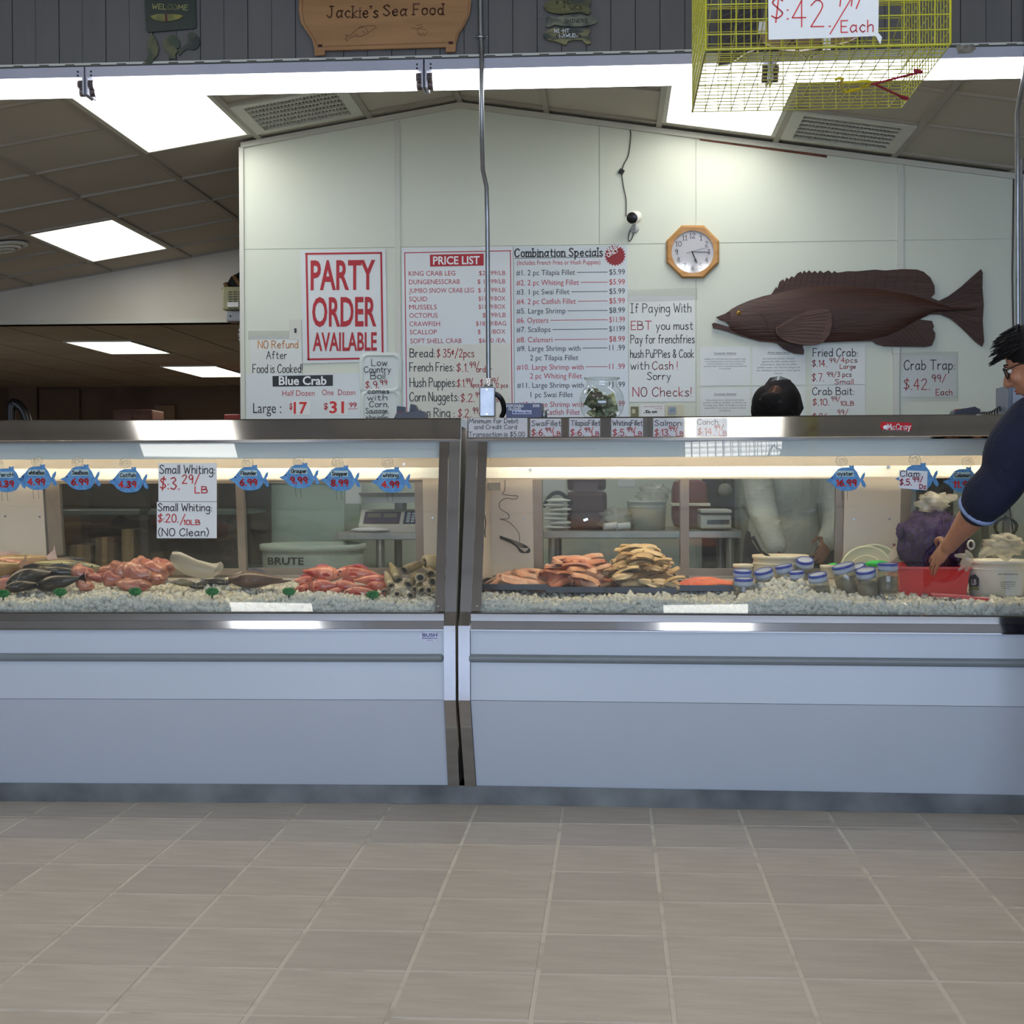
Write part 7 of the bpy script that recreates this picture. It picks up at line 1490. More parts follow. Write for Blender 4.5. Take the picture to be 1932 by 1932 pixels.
# scale on the table
a, b = P(676, 960, yt+.06), P(800, 1000, yt+.06)
t = thing('weighing_scale', 'white weighing scale with dark keypad on the steel table behind the left case', 'scale', ((a.x+b.x)/2, yt+.2, z1))
M_SC = mat('scale_white', (206, 204, 192), .4, 0, .02, 6); xa, xb = a.x, P(812, 960, yt).x
mb = MB(); mb.prism([(xa, y, z) for y, z in ((yt+.06, z1), (yt+.06, z1+.03), (yt+.16, z1+.105), (yt+.38, z1+.105), (yt+.38, z1))], [(xb, y, z) for y, z in ((yt+.06, z1), (yt+.06, z1+.03), (yt+.16, z1+.105), (yt+.38, z1+.105), (yt+.38, z1))]); bd_ = link_part('housing', mb.mesh('housing', M_SC), t)
SPL = Pl((0, yt+.06, z1+.03), (0, -.075, .1)); SPL.n = Vector((0, -.6, .8)).normalized(); SPL = Pl((0, yt+.06, z1+.03), (0, -.075, .1))
za, zb_ = z1+.036, z1+.098
def face(x0_, x1_, q0, q1, th): # a patch on the sloped face, q from 0 (bottom) to 1 (top)
    n = Vector((0, -.6, .8)); p = [Vector((x, yt+.06+.10*q, z1+.03+.075*q))+n*.0005 for x, q in ((x0_, q0), (x1_, q0), (x1_, q1), (x0_, q1))]
    mb = MB(); mb.prism(p, [k+n*th for k in p]); return mb
w_ = xb-xa; link_part('display_panel', face(xa+.02, xa+w_*.55, .12, .88, .001).mesh('display_panel', mat('display_purple', (72, 58, 84), .3, 0, 0)), t)
for q0, q1 in ((.1, .28), (.32, .5)): link_part('screen', face(xa+w_*q0, xa+w_*q1, .5, .75, .003).mesh('screen', mat('screen_olive', (120, 118, 100), .3, 0, 0)), t)
kp = link_part('keypad', face(xa+w_*.60, xb-.015, .12, .88, .001).mesh('keypad', mat('keypad_navy', (44, 46, 84), .4, 0, 0)), t)
for i in range(5):
    for j in range(4): x_ = xa+w_*(.64+.065*i); link_part('key', face(x_, x_+w_*.045, .2+.16*j, .31+.16*j, .004).mesh('key', mat('key_pale', (176, 188, 200), .4, 0, 0)), kp)
mb = MB(); mb.tube([(xa+w_*.5, yt+.25, z1+.10), (xa+w_*.5, yt+.25, z1+.14)], .03, 10); link_part('post', mb.mesh('post', M_SC), t)
mb = MB(); pz_ = z1+.14; mb.prism([(xa+.01, yt+.08, pz_+.03), (xb, yt+.08, pz_+.03), (xb, yt+.42, pz_+.03), (xa+.01, yt+.42, pz_+.03)], [(xa+.0, yt+.06, pz_+.05), (xb+.01, yt+.06, pz_+.05), (xb+.01, yt+.44, pz_+.05), (xa+.0, yt+.44, pz_+.05)]); mb.box(xa+.02, yt+.09, pz_, xb-.01, yt+.40, pz_+.03); link_part('pan', mb.mesh('pan', M_SS), t)
a, b = P(658, 1003, yt+.02), P(732, 1003, yt+.02); mb = MB(); mb.blob(((a.x+b.x)/2, yt+.035, z1+.012), ((b.x-a.x)/2, .03, .012), 18, 8, None, lambda q: 1+.1*math.sin(q.x*9)); obj('towel', mb, M_PAPER, label='folded white towel on the steel table in front of the scale', cat='towel')
# big pale tub with moulded lettering
M_GRNW = mat('tub_pale_green', (186, 198, 184), .5, 0, .02, 4)
ty_ = 6.72; a, b = P(468, 1030, ty_), P(672, 1030, ty_); cx_ = (a.x+b.x)/2; rr = (b.x-a.x)/2; zt_ = a.z
t = thing('plastic_bin', 'very large pale round bin lettered BRUTE behind the left case', 'bin', (cx_, ty_+rr, 0)); M = Matrix.Translation((cx_, ty_+rr, 0))
mb = MB(); mb.lathe([(0, .0), (rr*.84, 0), (rr*.95, zt_-.05), (rr*.95, zt_-.03), (rr*1.0, zt_-.03), (rr*1.0, zt_), (rr*.93, zt_), (rr*.82, .02), (0, .02)], 48, M); link_part('body', mb.mesh('body', M_GRNW), t)
write(Cyl((cx_, ty_+rr), rr*.945), [('BRUTE', 505, 1065, 68, 13, 'k', 'P')], t, .004)
mb = MB(); mb.lathe([(0, zt_-.08), (rr*.9, zt_-.08), (rr*.9, zt_-.05), (0, zt_-.05)], 40, M); link_part('contents', mb.mesh('contents', M_GRNW), t)
# chest freezer / pale cabinet standing on the far side against the wall, behind the bin
a, b = P(462, 895, 7.5), P(650, 900, 7.5)
t = thing('ice_machine', 'tall pale green cabinet standing against the wall behind the large round bin', 'cabinet', ((a.x+b.x)/2, 7.7, 0))
mb = MB(); mb.bevbox(a.x-.05, 7.5, .02, b.x, 7.97, P(500, 893, 7.5).z, .015); link_part('body', mb.mesh('body', mat('cabinet_green', (176, 194, 176), .35, 0, .02, 3)), t)
mb = MB(); z_ = P(500, 912, 7.49).z; mb.bevbox(a.x-.04, 7.485, z_, b.x-.01, 7.5, z_+.02, .004); link_part('handle_strip', mb.mesh('handle_strip', M_WHITEPL), t)
s = sheet('wall_note', 'small white note hanging behind the weighing scale', 'note', rect(652, 912, 682, 950), Pl((0, 7.2, 0), (0, 1, 0)), .0, .001, M_PAPER)
# dark shelving unit behind left door
t = thing('wire_shelf', 'dark shelving with cardboard and tools behind the leftmost sliding door', 'shelving', (P(280, 1000, 6.9).x, 7.15, 0))
xa, xb = P(90, 1000, 6.9).x, P(455, 1000, 6.9).x
M_DKS = mat('dark_shelf', (52, 46, 40), .7, 0, .1, 5)
for x in (xa, (xa+xb)/2, xb): mb = MB(); mb.box(x-.02, 6.9, 0, x+.02, 6.94, 1.25); mb.box(x-.02, 7.4, 0, x+.02, 7.44, 1.25); link_part('upright', mb.mesh('upright', M_DKS), t)
for z in (.35, .72, 1.0): mb = MB(); mb.box(xa, 6.9, z, xb, 7.44, z+.02); link_part('shelf', mb.mesh('shelf', mat('shelf_teal', (70, 84, 80), .5, .1, .1, 5)), t)
mb = MB(); mb.box(xa, 7.45, 0, xb, 7.47, 1.25); link_part('back_sheet', mb.mesh('back_sheet', mat('dark_brown_sheet', (58, 48, 40), .8, 0, .2, 3)), t)
for k, (u0, u1, v0, v1, c, lb) in enumerate([(130, 170, 940, 985, (120, 100, 74), 'brown carton behind the sea bass tag'), (178, 215, 925, 985, (104, 84, 62), 'dark tan carton on the shelf behind the left door'), (228, 252, 915, 990, (140, 116, 84), 'narrow tan carton under the catfish tag'), (262, 292, 955, 985, (88, 70, 56), 'small brown carton beside the hanging papers'),
        (150, 180, 1000, 1050, (96, 80, 62), 'tan carton on the lower shelf at left'), (190, 210, 1005, 1050, (112, 96, 70), 'tan carton on the lower shelf, middle'), (330, 400, 1020, 1055, (96, 72, 54), 'wide brown carton low behind the papers')]):
    z = {0: 1.02 if False else .74}.get(0); zz = .74 if v1 < 995 else .37
    a, b = P(u0, v0, 6.96), P(u1, v1, 6.96); q = boxpx(u0, v0, u1, v1, 6.96, 7.2); h = a.z-b.z; q.v = [(x, y, zz+z_-b.z) for x, y, z_ in q.v]
    t = obj('carton', q, mat('carton%d' % k, c, .8, 0, .08, 8), label=lb, cat='carton', group='cartons on the dark shelving')
    mb = MB(); mb.box((a.x+b.x)/2-.012, 6.9585, zz, (a.x+b.x)/2+.012, 6.96, zz+h); link_part('tape', mb.mesh('tape', mat('brown_tape', (150, 124, 84), .4, 0, 0)), t)
mb = MB(); a = P(218, 985, 6.93); mb.blob((a.x+.15, 6.98, .752), (.13, .04, .02), 16, 8, None, lambda q: 1+.12*math.sin(q.x*8)); obj('towel', mb, M_WHITEPL, label='white towel on the middle shelf behind the left door', cat='towel')

# right: steel counter with brown case, bucket, bags, second scale
z2 = table(1022, 1400, 1002, yt, yt+.75, 'long steel table behind the right case with bucket and bags')
M_BRN = mat('brown_leather', (74, 44, 40), .45, 0, .05, 12)
a, b = P(1070, 905, yt+.2), P(1143, 1003, yt+.2)
t = thing('brown_case', 'dark brown upright case standing on the steel table', 'case', ((a.x+b.x)/2, yt+.3, z2))
mb = MB(); mb.bevbox(a.x, yt+.2, z2+.19, b.x, yt+.42, P(1070, 893, yt+.2).z+.02, .02); link_part('upper', mb.mesh('upper', M_BRN), t)
mb = MB(); mb.bevbox(a.x+.0, yt+.17, z2, b.x+.005, yt+.42, z2+.185, .02); link_part('lower', mb.mesh('lower', M_BRN), t)
mb = poly2d(Pl((0, yt+.2, 0), (0, 1, 0)), rrect(1082, 910, 1128, 945, 5), .001, .003); link_part('recessed_panel', mb.mesh('recessed_panel', mat('brown_panel', (96, 66, 60), .3, 0, .08, 10)), t)
mb = poly2d(Pl((0, yt+.17, 0), (0, 1, 0)), [(1100, 980), (1108, 977), (1110, 981), (1102, 984)], .001, .001); link_part('clasp', mb.mesh('clasp', M_CHROME), t)
for k in range(7):
    c = P(1052, 998-k*8.2, yt+.14); mb = MB(); mb.blob((c.x+.01*math.sin(k*2.1), c.y, z2+.014+.0215*k), (.062, .07, .011), 16, 8, None, lambda q: 1+.08*math.sin(q.x*9+k)); obj('folded_bags', mb, M_WHITEPL, label='flat bundle in the white bag stack left of the brown case', cat='bag bundle', group='stack of folded white bags')
c = P(1052, 945, yt+.14); mb = MB(); mb.tube(catmull([c+Vector((-.07, 0, -.03)), c+Vector((-.03, 0, .03)), c+Vector((.02, 0, .035)), c+Vector((.07, 0, -.02))], 5), .010, 8); obj('black_strap', mb, M_BLACK, label='thick black strap lying on top of the white bag stack', cat='strap')
t, c, r = tub(Frame((0, yt, 0), 0), 1183, 1258, 944, 1002, .18, 'white bucket standing on the steel table behind the right case', 'white_bucket', 'bucket', mat('bucket_white2', (196, 198, 184), .4, 0, .01, 5), .9)
crumple((c.x+.03, c.y, c.z+.03), (.075, .06, .05), 'clear plastic bag bulging from the white bucket on the table', seed=9)
c = P(1165, 985, yt+.15); crumple((c.x, c.y, z2+.052), (.085, .06, .055), 'crumpled white bag between brown case and bucket', seed=12)
for k, u in enumerate((1152, 1176)):
    c = P(u, 990, yt+.04); mb = MB(); mb.tube([(c.x-.03, c.y, z2+.018), (c.x+.03, c.y+.02, z2+.024)], .017, 12); obj('paper_roll', mb, M_PAPER, label=('short white roll left of the bucket foot', 'second short white roll touching the bucket foot')[k], cat='roll', group='short paper rolls')
for q, lb in (((1020, 893, 1068, 935), 'white note sheet on the wall left of the brown case'), ((1166, 893, 1198, 918), 'small white note on the wall right of the brown case')):
    sheet('wall_note', lb, 'note', rect(*q), WP, .002, .001, M_PAPER)
M_RB = mat('rust_brown', (120, 66, 54), .6, 0, .1, 6)
a, b = P(1258, 905, yt+.3), P(1325, 1003, yt+.3); t = thing('brown_cooler', 'rust-brown rounded cooler behind the bucket at the door joint', 'cooler', ((a.x+b.x)/2, yt+.4, z2))
mb = MB(); mb.bevbox(a.x+.03, yt+.3, z2, b.x+.03, yt+.55, a.z, .05); link_part('body', mb.mesh('body', M_RB), t)
mb = MB(); mb.bevbox(a.x+.02, yt+.29, a.z-.13, b.x+.04, yt+.56, a.z-.115, .004); link_part('seam', mb.mesh('seam', M_TUB), t)
# second scale with pale front
a, b = P(1322, 964, yt+.02), P(1380, 1001, yt+.02); t = thing('weighing_scale', 'low pale scale with slot display at the right end of the long steel table', 'scale', ((a.x+b.x)/2, yt+.15, z2))
mb = MB(); mb.bevbox(a.x, yt+.02, z2+.01, b.x, yt+.3, z2+.075, .008); link_part('housing', mb.mesh('housing', M_SC), t)
mb = MB(); mb.bevbox(a.x, yt+.0, z2+.085, b.x, yt+.3, z2+.10, .004); link_part('platform', mb.mesh('platform', M_SC), t)
mb = MB(); mb.box(a.x+.03, yt+.017, z2+.03, b.x-.01, yt+.02, z2+.052); link_part('display_slot', mb.mesh('display_slot', M_BLACK), t)
# fridge with magnets behind the worker, green hose, papers
a, b = P(1395, 900, 7.55), P(1600, 900, 7.55); t = thing('refrigerator', 'pale refrigerator with magnets behind the worker', 'refrigerator', ((a.x+b.x)/2, 7.75, 0))
mb = MB(); mb.bevbox(a.x, 7.55, .02, b.x, 7.97, P(1500, 870, 7.55).z, .02); link_part('body', mb.mesh('body', mat('fridge_grey', (150, 152, 140), .4, 0, .03, 4)), t)
FPl = Pl((0, 7.55, 0), (0, 1, 0))
mb = poly2d(FPl, ngon((1537, 926), 13, 9, .3), .001, .002); m_ = link_part('magnet', mb.mesh('magnet', ink('w')), t); write(FPl, [('POW', 1527, 931, 20, 10, 'k', 'P', 1, .3)], m_, .0035)
for u, v, r_, c in ((1557, 933, 7, (120, 60, 70)), (1536, 953, 9, (150, 110, 104)), (1560, 938, 5, (60, 80, 120))):
    mb = poly2d(FPl, ngon((u, v), r_, 18), .001, .003); link_part('magnet', mb.mesh('magnet', mat('magnet%d%d' % (u, v), c, .5, 0, 0)), t)
mb = MB(); mb.tube(catmull([P(1522, 972, 7.3), P(1508, 988, 7.3), P(1510, 1010, 7.3), P(1525, 1025, 7.3), P(1555, 1036, 7.3), P(1575, 1045, 7.3), P(1590, 1080, 7.3)], 6), .014, 8)
obj('green_hose', mb, mat('hose_green', (24, 96, 60), .4, 0, .03, 8), label='dark green hose looping in front of the refrigerator', cat='hose')
a = P(1545, 1000, 7.3); mb = MB(); mb.bevbox(a.x-.14, 7.15, 0, a.x+.22, 7.5, a.z, .03); t = obj('dark_crate', mb, mat('dark_heap', (58, 48, 40), .8, 0, .3, 14, .6, 30), label='dark brown crate standing behind the green hose', cat='crate')
mb = MB(); mb.bevbox(a.x-.15, 7.14, a.z-.03, a.x+.23, 7.51, a.z, .008); link_part('rim', mb.mesh('rim', M_DKS), t)
t = thing('storage_rack', 'grey wall rack behind the rightmost sliding door', 'rack', (P(1760, 1000, 7.5).x, 7.7, 0)); xa, xb = P(1722, 1000, 7.5).x, P(1900, 1000, 7.5).x
for z in (.5, .95): mb = MB(); mb.box(xa, 7.5, z, xb, 7.95, z+.025); link_part('shelf', mb.mesh('shelf', M_SS), t)
for x in (xa, xb): mb = MB(); mb.box(x-.015, 7.5, 0, x+.015, 7.53, 1.2); mb.box(x-.015, 7.92, 0, x+.015, 7.95, 1.2); link_part('post', mb.mesh('post', M_SS), t)
t = thing('dark_appliance', 'dark appliance seen through the right door above the plastic bag', 'appliance', (P(1762, 930, 7.55).x, 7.65, .975)); a, b = P(1735, 905, 7.55), P(1800, 930, 7.55)
mb = MB(); mb.bevbox(a.x, 7.55, .975, b.x, 7.85, a.z+.02, .01); link_part('housing', mb.mesh('housing', mat('appliance_grey', (72, 70, 66), .4, .2, .03, 6)), t)
mb = MB(); mb.tube([(b.x-.05, 7.54, 1.03), (b.x-.05, 7.55, 1.03)], .015, 12); link_part('knob', mb.mesh('knob', M_BLACK), t)
a, b = P(1325, 900, 7.85), P(1425, 1000, 7.85)
t = thing('lid_board', 'dark upright board with pale round lids hung on it behind the low scale', 'board', ((a.x+b.x)/2, 7.87, 0))
mb = MB(); mb.box(a.x, 7.85, .0, b.x, 7.89, a.z+.03); link_part('board', mb.mesh('board', mat('dark_board', (50, 42, 38), .7, 0, .1, 5)), t)
for u, v, r_ in ((1368, 925, 14), (1400, 945, 14), (1410, 958, 14), (1395, 900, 12)):
    c = P(u, v, 7.848); mb = MB(); mb.lathe([(0, 0), (r_*7.38/2810, 0), (r_*7.38/2810, .006), (0, .008)], 24, Matrix.Translation(c) @ Matrix.Rotation(PI/2, 4, 'X')); link_part('round_lid', mb.mesh('round_lid', mat('lid_dull', (140, 136, 124), .5, 0, .03, 6)), t)
mb = MB(); pts = []
for k in range(50): a_ = k*.5; pts.append(P(1900, 995, 7.2)+Vector((.05*math.cos(a_), .001*k, .045*math.sin(a_))))
mb.tube(pts, .004, 6); mb.tube([pts[-1], P(1898, 900, 7.25), (P(1898, 900, 7.25).x, 7.99, 1.3)], .004, 6); obj('hanging_cord', mb, M_BLACK, label='coil of dark cord seen through the rightmost door', cat='cord')

# ------------------------------------------------------------------ people
def fused(nm, mb, m, parent, voxel=.006, it=6, **k):
    """fuse overlapping shapes into one continuous skin"""
    me = mb.mesh('tmp', m); o = bpy.data.objects.new('tmp', me); COL.objects.link(o)
    r = o.modifiers.new('r', 'REMESH'); r.mode = 'VOXEL'; r.voxel_size = voxel; r.use_smooth_shade = True
    s_ = o.modifiers.new('s', 'SMOOTH'); s_.iterations = it; s_.factor = .5
    bpy.context.view_layer.update()
    n = bpy.data.meshes.new_from_object(o.evaluated_get(bpy.context.evaluated_depsgraph_get())); n.name = nm
    bpy.data.objects.remove(o); n.materials.clear(); n.materials.append(m); n.polygons.foreach_set('use_smooth', [True]*len(n.polygons))
    return link_part(nm, n, parent, **k)
def limb(mb, pts, rs, n=14, bal=True):
    pts = [Vector(p) for p in pts]; P_ = catmull(pts, 5); k = len(P_); R_ = []
    for i in range(k):
        q = i/(k-1)*(len(rs)-1); a = min(int(q), len(rs)-2); f_ = q-a; f_ = f_*f_*(3-2*f_); R_.append(rs[a]*(1-f_)+rs[a+1]*f_)
    mb.tube(P_, R_, n)
    if bal:
        for p, r in ((P_[0], R_[0]), (P_[-1], R_[-1])): mb.blob(p, (r, r, r), 12, 8)
def hand(mb, wr, d, n, spread, curl, s=1.0):
    """wrist point, pointing direction, palm normal"""
    d = Vector(d).normalized(); n = Vector(n); n = (n-d*n.dot(d)).normalized(); sd = d.cross(n)
    M = Matrix((sd, d, n)).transposed(); pc = Vector(wr)+d*.045*s
    mb.blob(pc, (.040*s, .050*s, .015*s), 14, 10, M)
    for k, (off, L_, r) in enumerate(((-.030, .075, .0080), (-.010, .086, .0086), (.010, .082, .0084), (.029, .064, .0074))):
        b = Vector(wr)+d*.078*s+sd*off*s; a = d+sd*off*spread; pts = [b-d*.02*s]; cur = b; ang = 0
        for seg in (.45, .32, .23):
            pts.append(cur.copy()); ang += curl*(1+.12*k); dd = (a.normalized()*math.cos(ang)+n*math.sin(ang)); cur = cur+dd*L_*seg*s
        pts.append(cur); limb(mb, pts, [r*s*1.05, r*s, r*s*.92, r*s*.85, r*s*.66], 9)
    b = Vector(wr)+d*.02*s-sd*.028*s; limb(mb, [b, b+(d*.5-sd*.85).normalized()*.035*s, b+(d*.75-sd*.75).normalized()*.062*s, b+(d*.95-sd*.55+n*.2).normalized()*.085*s], [.013*s, .0115*s, .0095*s, .007*s], 9)
def head(mb, c, f, up, s=1.0):
    f = Vector(f).normalized(); up = Vector(up); up = (up-f*up.dot(f)).normalized(); sd = f.cross(up); M = Matrix((sd, f, up)).transposed(); T = lambda x, y, z: Vector(c)+M @ Vector((x, y, z))*s
    mb.blob(T(0, -.012, .025), (.075*s, .093*s, .088*s), 22, 16, M); mb.blob(T(0, .018, -.040), (.058*s, .066*s, .070*s), 18, 14, M); mb.blob(T(0, .050, -.088), (.026*s, .024*s, .018*s), 12, 8, M)
    limb(mb, [T(0, .080, .018), T(0, .098, -.012), T(0, .104, -.028)], [.008*s, .011*s, .014*s], 10); mb.blob(T(0, .088, -.034), (.018*s, .012*s, .009*s), 10, 8, M)
    for q in (-1, 1):
        mb.blob(T(q*.031, .078, .022), (.020*s, .008*s, .006*s), 10, 6, M); mb.blob(T(q*.040, .066, -.022), (.020*s, .016*s, .020*s), 10, 8, M)
        mb.blob(T(q*.077, -.005, -.010), (.008*s, .017*s, .030*s), 12, 8, M); mb.blob(T(q*.081, -.010, .006), (.007*s, .013*s, .012*s), 10, 8, M)
    mb.blob(T(0, .080, -.058), (.024*s, .010*s, .006*s), 12, 8, M); mb.blob(T(0, .079, -.068), (.020*s, .010*s, .006*s), 12, 8, M)
    return T, M
def face_parts(t, T, M, s, skin_par, lipcol):
    for q in (-1, 1):
        mb = MB(); mb.blob(T(q*.031, .074, .004), (.012*s, .008*s, .009*s), 12, 8, M); e = link_part('eye', mb.mesh('eye', mat('eye_white', (220, 216, 208), .2, 0, 0)), t)
        mb = MB(); mb.blob(T(q*.031, .0805, .003), (.005*s, .003*s, .005*s), 10, 6, M); link_part('iris', mb.mesh('iris', mat('iris_dark', (38, 24, 18), .1, 0, 0)), e)
        mb = MB(); limb(mb, [T(q*.016, .085, .022), T(q*.032, .083, .027), T(q*.048, .070, .022)], [.0035*s, .0035*s, .002*s], 6); link_part('eyebrow', mb.mesh('eyebrow', mat('hair_black', (17, 14, 14), .75, 0, .05, 40, .5, 120, spec=.25)), t)
    mb = MB(); mb.blob(T(0, .086, -.0585), (.022*s, .006*s, .004*s), 12, 6, M); mb.blob(T(0, .085, -.067), (.019*s, .006*s, .005*s), 12, 6, M); link_part('lips', mb.mesh('lips', lipcol), t)
M_HAIR = mat('hair_black', (17, 14, 14), .75, 0, .05, 40, .5, 120, spec=.25)
M_SKIN = mat('skin_warm', (172, 118, 88), .5, 0, .03, 14, .15, 120); M_SKIN2 = mat('skin_tan', (150, 100, 76), .5, 0, .03, 14, .15, 120); M_LIPS = mat('lips', (150, 84, 74), .45, 0, .03, 20)
M_NAVYC = mat('navy_cotton', (17, 23, 48), .85, 0, .08, 12, .4, 90); M_CUFF = mat('cuff_pale', (150, 168, 210), .8, 0, .03, 20); M_TROU = mat('dark_trousers', (52, 54, 64), .85, 0, .06, 12, .3, 90); M_SHOE = mat('black_shoe', (22, 22, 24), .4, 0, 0)

# the customer at the right edge, pointing down at the glass
def px(u, v, y): return P(u, v, y)
bx, by = 1.50, 4.70
sh = px(1948, 800, 4.80); el = px(1866, 934, 4.84); wr = px(1790, 1030, 5.00)
hc = px(1953, 684, 4.78); neck = Vector((bx-.06, by+.06, 1.40)); chest = Vector((bx+.00, by+.03, 1.22)); hip = Vector((bx+.05, by-.02, .92))
shR = Vector((bx+.16, by+.16, 1.35)); elR = shR+Vector((.04, -.04, -.27)); wrR = elR+Vector((-.02, .06, -.24))
cust = thing('person', 'person in navy sweater and glasses at the right edge, reaching down to the glass', 'person', (bx, by, 0))
mb = MB()
limb(mb, [hip, (hip+chest)/2, chest, neck-Vector((0, 0, .04))], [.145, .135, .15, .09]); limb(mb, [neck-Vector((0, 0, .05)), (neck+hc)/2, hc], [.058, .052, .05])
limb(mb, [shR, (shR+elR)/2, elR, (elR+wrR)/2, wrR], [.055, .048, .040, .038, .027]); limb(mb, [chest+Vector((0, 0, .1)), sh], [.09, .065]); limb(mb, [chest+Vector((0, 0, .1)), shR], [.09, .065])
fw = (wr-el).normalized(); limb(mb, [sh, (sh+el)/2, el, el+fw*.10, wr], [.056, .050, .044, .044, .027])
tip = px(1748, 1076, 5.105); hand(mb, wr, tip-wr, Vector((.1, .6, -.5)), 4.0, .12, .95); hand(mb, wrR, Vector((-.1, .1, -1)), Vector((-.7, .4, 0)), 2.0, .25, .95)
for s_ in (-1, 1):
    h0 = hip+Vector((.06*s_, .06*s_, -.03)); kn = Vector((bx+.08*s_+.03, by+.07*s_, .50)); an = Vector((bx+.09*s_+.04, by+.08*s_-.01, .09)); limb(mb, [h0, (h0+kn)/2, kn, (kn+an)/2, an], [.085, .078, .056, .052, .036]); limb(mb, [an, an+Vector((-.09, .09, -.05))], [.036, .028])
T, M = head(mb, hc, (-.82, .42, -.38), (-.3, .1, 1), 1.0)
fused('body', mb, M_SKIN, cust, .006, 5)
face_parts(cust, T, M, 1.0, None, M_LIPS)
mb = MB(); mb.blob(T(0, -.022, .040), (.086, .098, .085), 22, 16, M); mb.blob(T(0, -.055, -.01), (.074, .062, .07), 16, 12, M); rs = random.Random(4)
for k in range(220):
    a = rs.uniform(-1.4, 1.4); b = rs.uniform(.0, 1.2); p = T(.078*math.sin(a)*math.cos(b), .082*math.cos(a)*math.cos(b)-.015, .05+.080*math.sin(b)); q = T(.092*math.sin(a)*math.cos(b)+rs.uniform(-.008, .008), .112*math.cos(a)*math.cos(b)+rs.uniform(0, .022), .052+.082*math.sin(b)+rs.uniform(-.018, .002)); mb.tube([p, (p+q)/2+Vector((0, 0, .002)), q], [.006, .004, .0008], 5)
hm = mb.mesh('hair', M_HAIR); link_part('hair', hm, cust)
mb = MB()
for q in (-1, 1): mb.tube([T(q*.034+.024*math.cos(k*PI/8), .090-.004*abs(math.cos(k*PI/8)), .002+.017*math.sin(k*PI/8)) for k in range(17)], .0022, 6); mb.tube([T(q*.058, .086, .008), T(q*.072, .04, .008), T(q*.080, -.012, .002)], .002, 6)
mb.tube([T(-.010, .092, .006), T(0, .096, .008), T(.010, .092, .006)], .002, 6); gl_ = link_part('glasses', mb.mesh('glasses', M_BLACK), cust)
for q in (-1, 1): mb = MB(); mb.lathe([(0, 0), (.0225, 0), (.0225, .001), (0, .001)], 20, Matrix.Translation(T(q*.034, .089, .002)) @ (M @ Matrix.Rotation(-PI/2, 3, 'X')).to_4x4(), True, 1, .75); link_part('lens', mb.mesh('lens', M_TAPE), gl_)
# sweater: torso, collar, sleeves; the near sleeve is pushed up to the elbow
mb = MB(); limb(mb, [hip-Vector((0, 0, .06)), hip+Vector((0, 0, .02)), (hip+chest)/2, chest, neck-Vector((0, 0, .05))], [.158, .168, .160, .172, .085]); limb(mb, [chest+Vector((0, 0, .1)), sh+Vector((0, 0, .005))], [.11, .085]); limb(mb, [chest+Vector((0, 0, .1)), shR], [.11, .082]); limb(mb, [shR, elR, elR+(wrR-elR)*.8], [.08, .062, .052])
fold = [sh, sh*.65+el*.35+Vector((-.012, 0, .0)), sh*.3+el*.7+Vector((.006, 0, -.01)), el+Vector((-.006, 0, -.004)), el+fw*.055]; limb(mb, fold, [.088, .088, .078, .078, .066])
for k in range(5): p = sh.lerp(el, .35+.16*k); mb.blob(p+Vector((.01*math.sin(k*2), -.03, .01)), (.066, .06, .018), 12, 8, Matrix.Rotation(.9+.3*math.sin(k*3), 3, 'Y'))
fused('sweater', mb, M_NAVYC, cust, .008, 4)
mb = MB(); c0 = el+fw*.066; Rm = Vector((0, 0, 1)).rotation_difference(fw).to_matrix().to_4x4(); mb.lathe([(.054, -.010), (.066, -.008), (.067, .008), (.052, .010), (.050, .0)], 24, Matrix.Translation(c0) @ Rm); link_part('cuff', mb.mesh('cuff', M_CUFF), cust)
mb = MB(); limb(mb, [hip+Vector((0, 0, .0)), hip-Vector((0, 0, .06))], [.135, .142])
for s_ in (-1, 1): h0 = hip+Vector((.06*s_, .06*s_, -.05)); kn = Vector((bx+.08*s_+.03, by+.07*s_, .50)); an = Vector((bx+.09*s_+.04, by+.08*s_-.01, .10)); limb(mb, [h0, (h0+kn)/2, kn, an], [.105, .098, .078, .066])
fused('trousers', mb, M_TROU, cust, .008, 4)
for s_ in (-1, 1): an = Vector((bx+.09*s_+.04, by+.08*s_-.01, 0)); mb = MB(); Rz = Matrix.Rotation(PI*.75, 3, 'Z'); mb.blob(an+Vector((-.05, .05, .048)), (.135, .048, .048), 18, 10, Rz); mb.v = [(x, y, max(z, .001)) for x, y, z in mb.v]; link_part('shoe', mb.mesh('shoe', M_SHOE), cust)

# the worker bending forward behind the right case
wx, wy = .74, 6.72
wk = thing('person', 'worker with dark parted hair bending behind the right case, in a pale long-sleeved top', 'person', (wx, wy, 0))
hc = px(1466, 772, 6.46); neck = Vector((wx, wy-.12, 1.36)); chest = Vector((wx+.02, wy-.06, 1.17)); hip = Vector((wx+.03, wy+.06, .93))
sL = px(1426, 872, 6.52); eL = px(1438, 958, 6.42); wL = px(1464, 1030, 6.22); sR_ = Vector((wx+.19, wy-.06, 1.27)); eR = sR_+Vector((.05, -.03, -.26)); wR = eR+Vector((-.06, -.16, -.12))
mb = MB(); limb(mb, [hip, (hip+chest)/2, chest, neck-Vector((0, -.02, .04))], [.135, .12, .135, .075]); limb(mb, [neck-Vector((0, 0, .05)), (neck+hc)/2, hc], [.05, .048, .048])
limb(mb, [sL, eL, wL], [.045, .038, .025]); limb(mb, [sR_, eR, wR], [.045, .038, .025]); limb(mb, [chest+Vector((0, 0, .07)), sL], [.08, .055]); limb(mb, [chest+Vector((0, 0, .07)), sR_], [.08, .055])
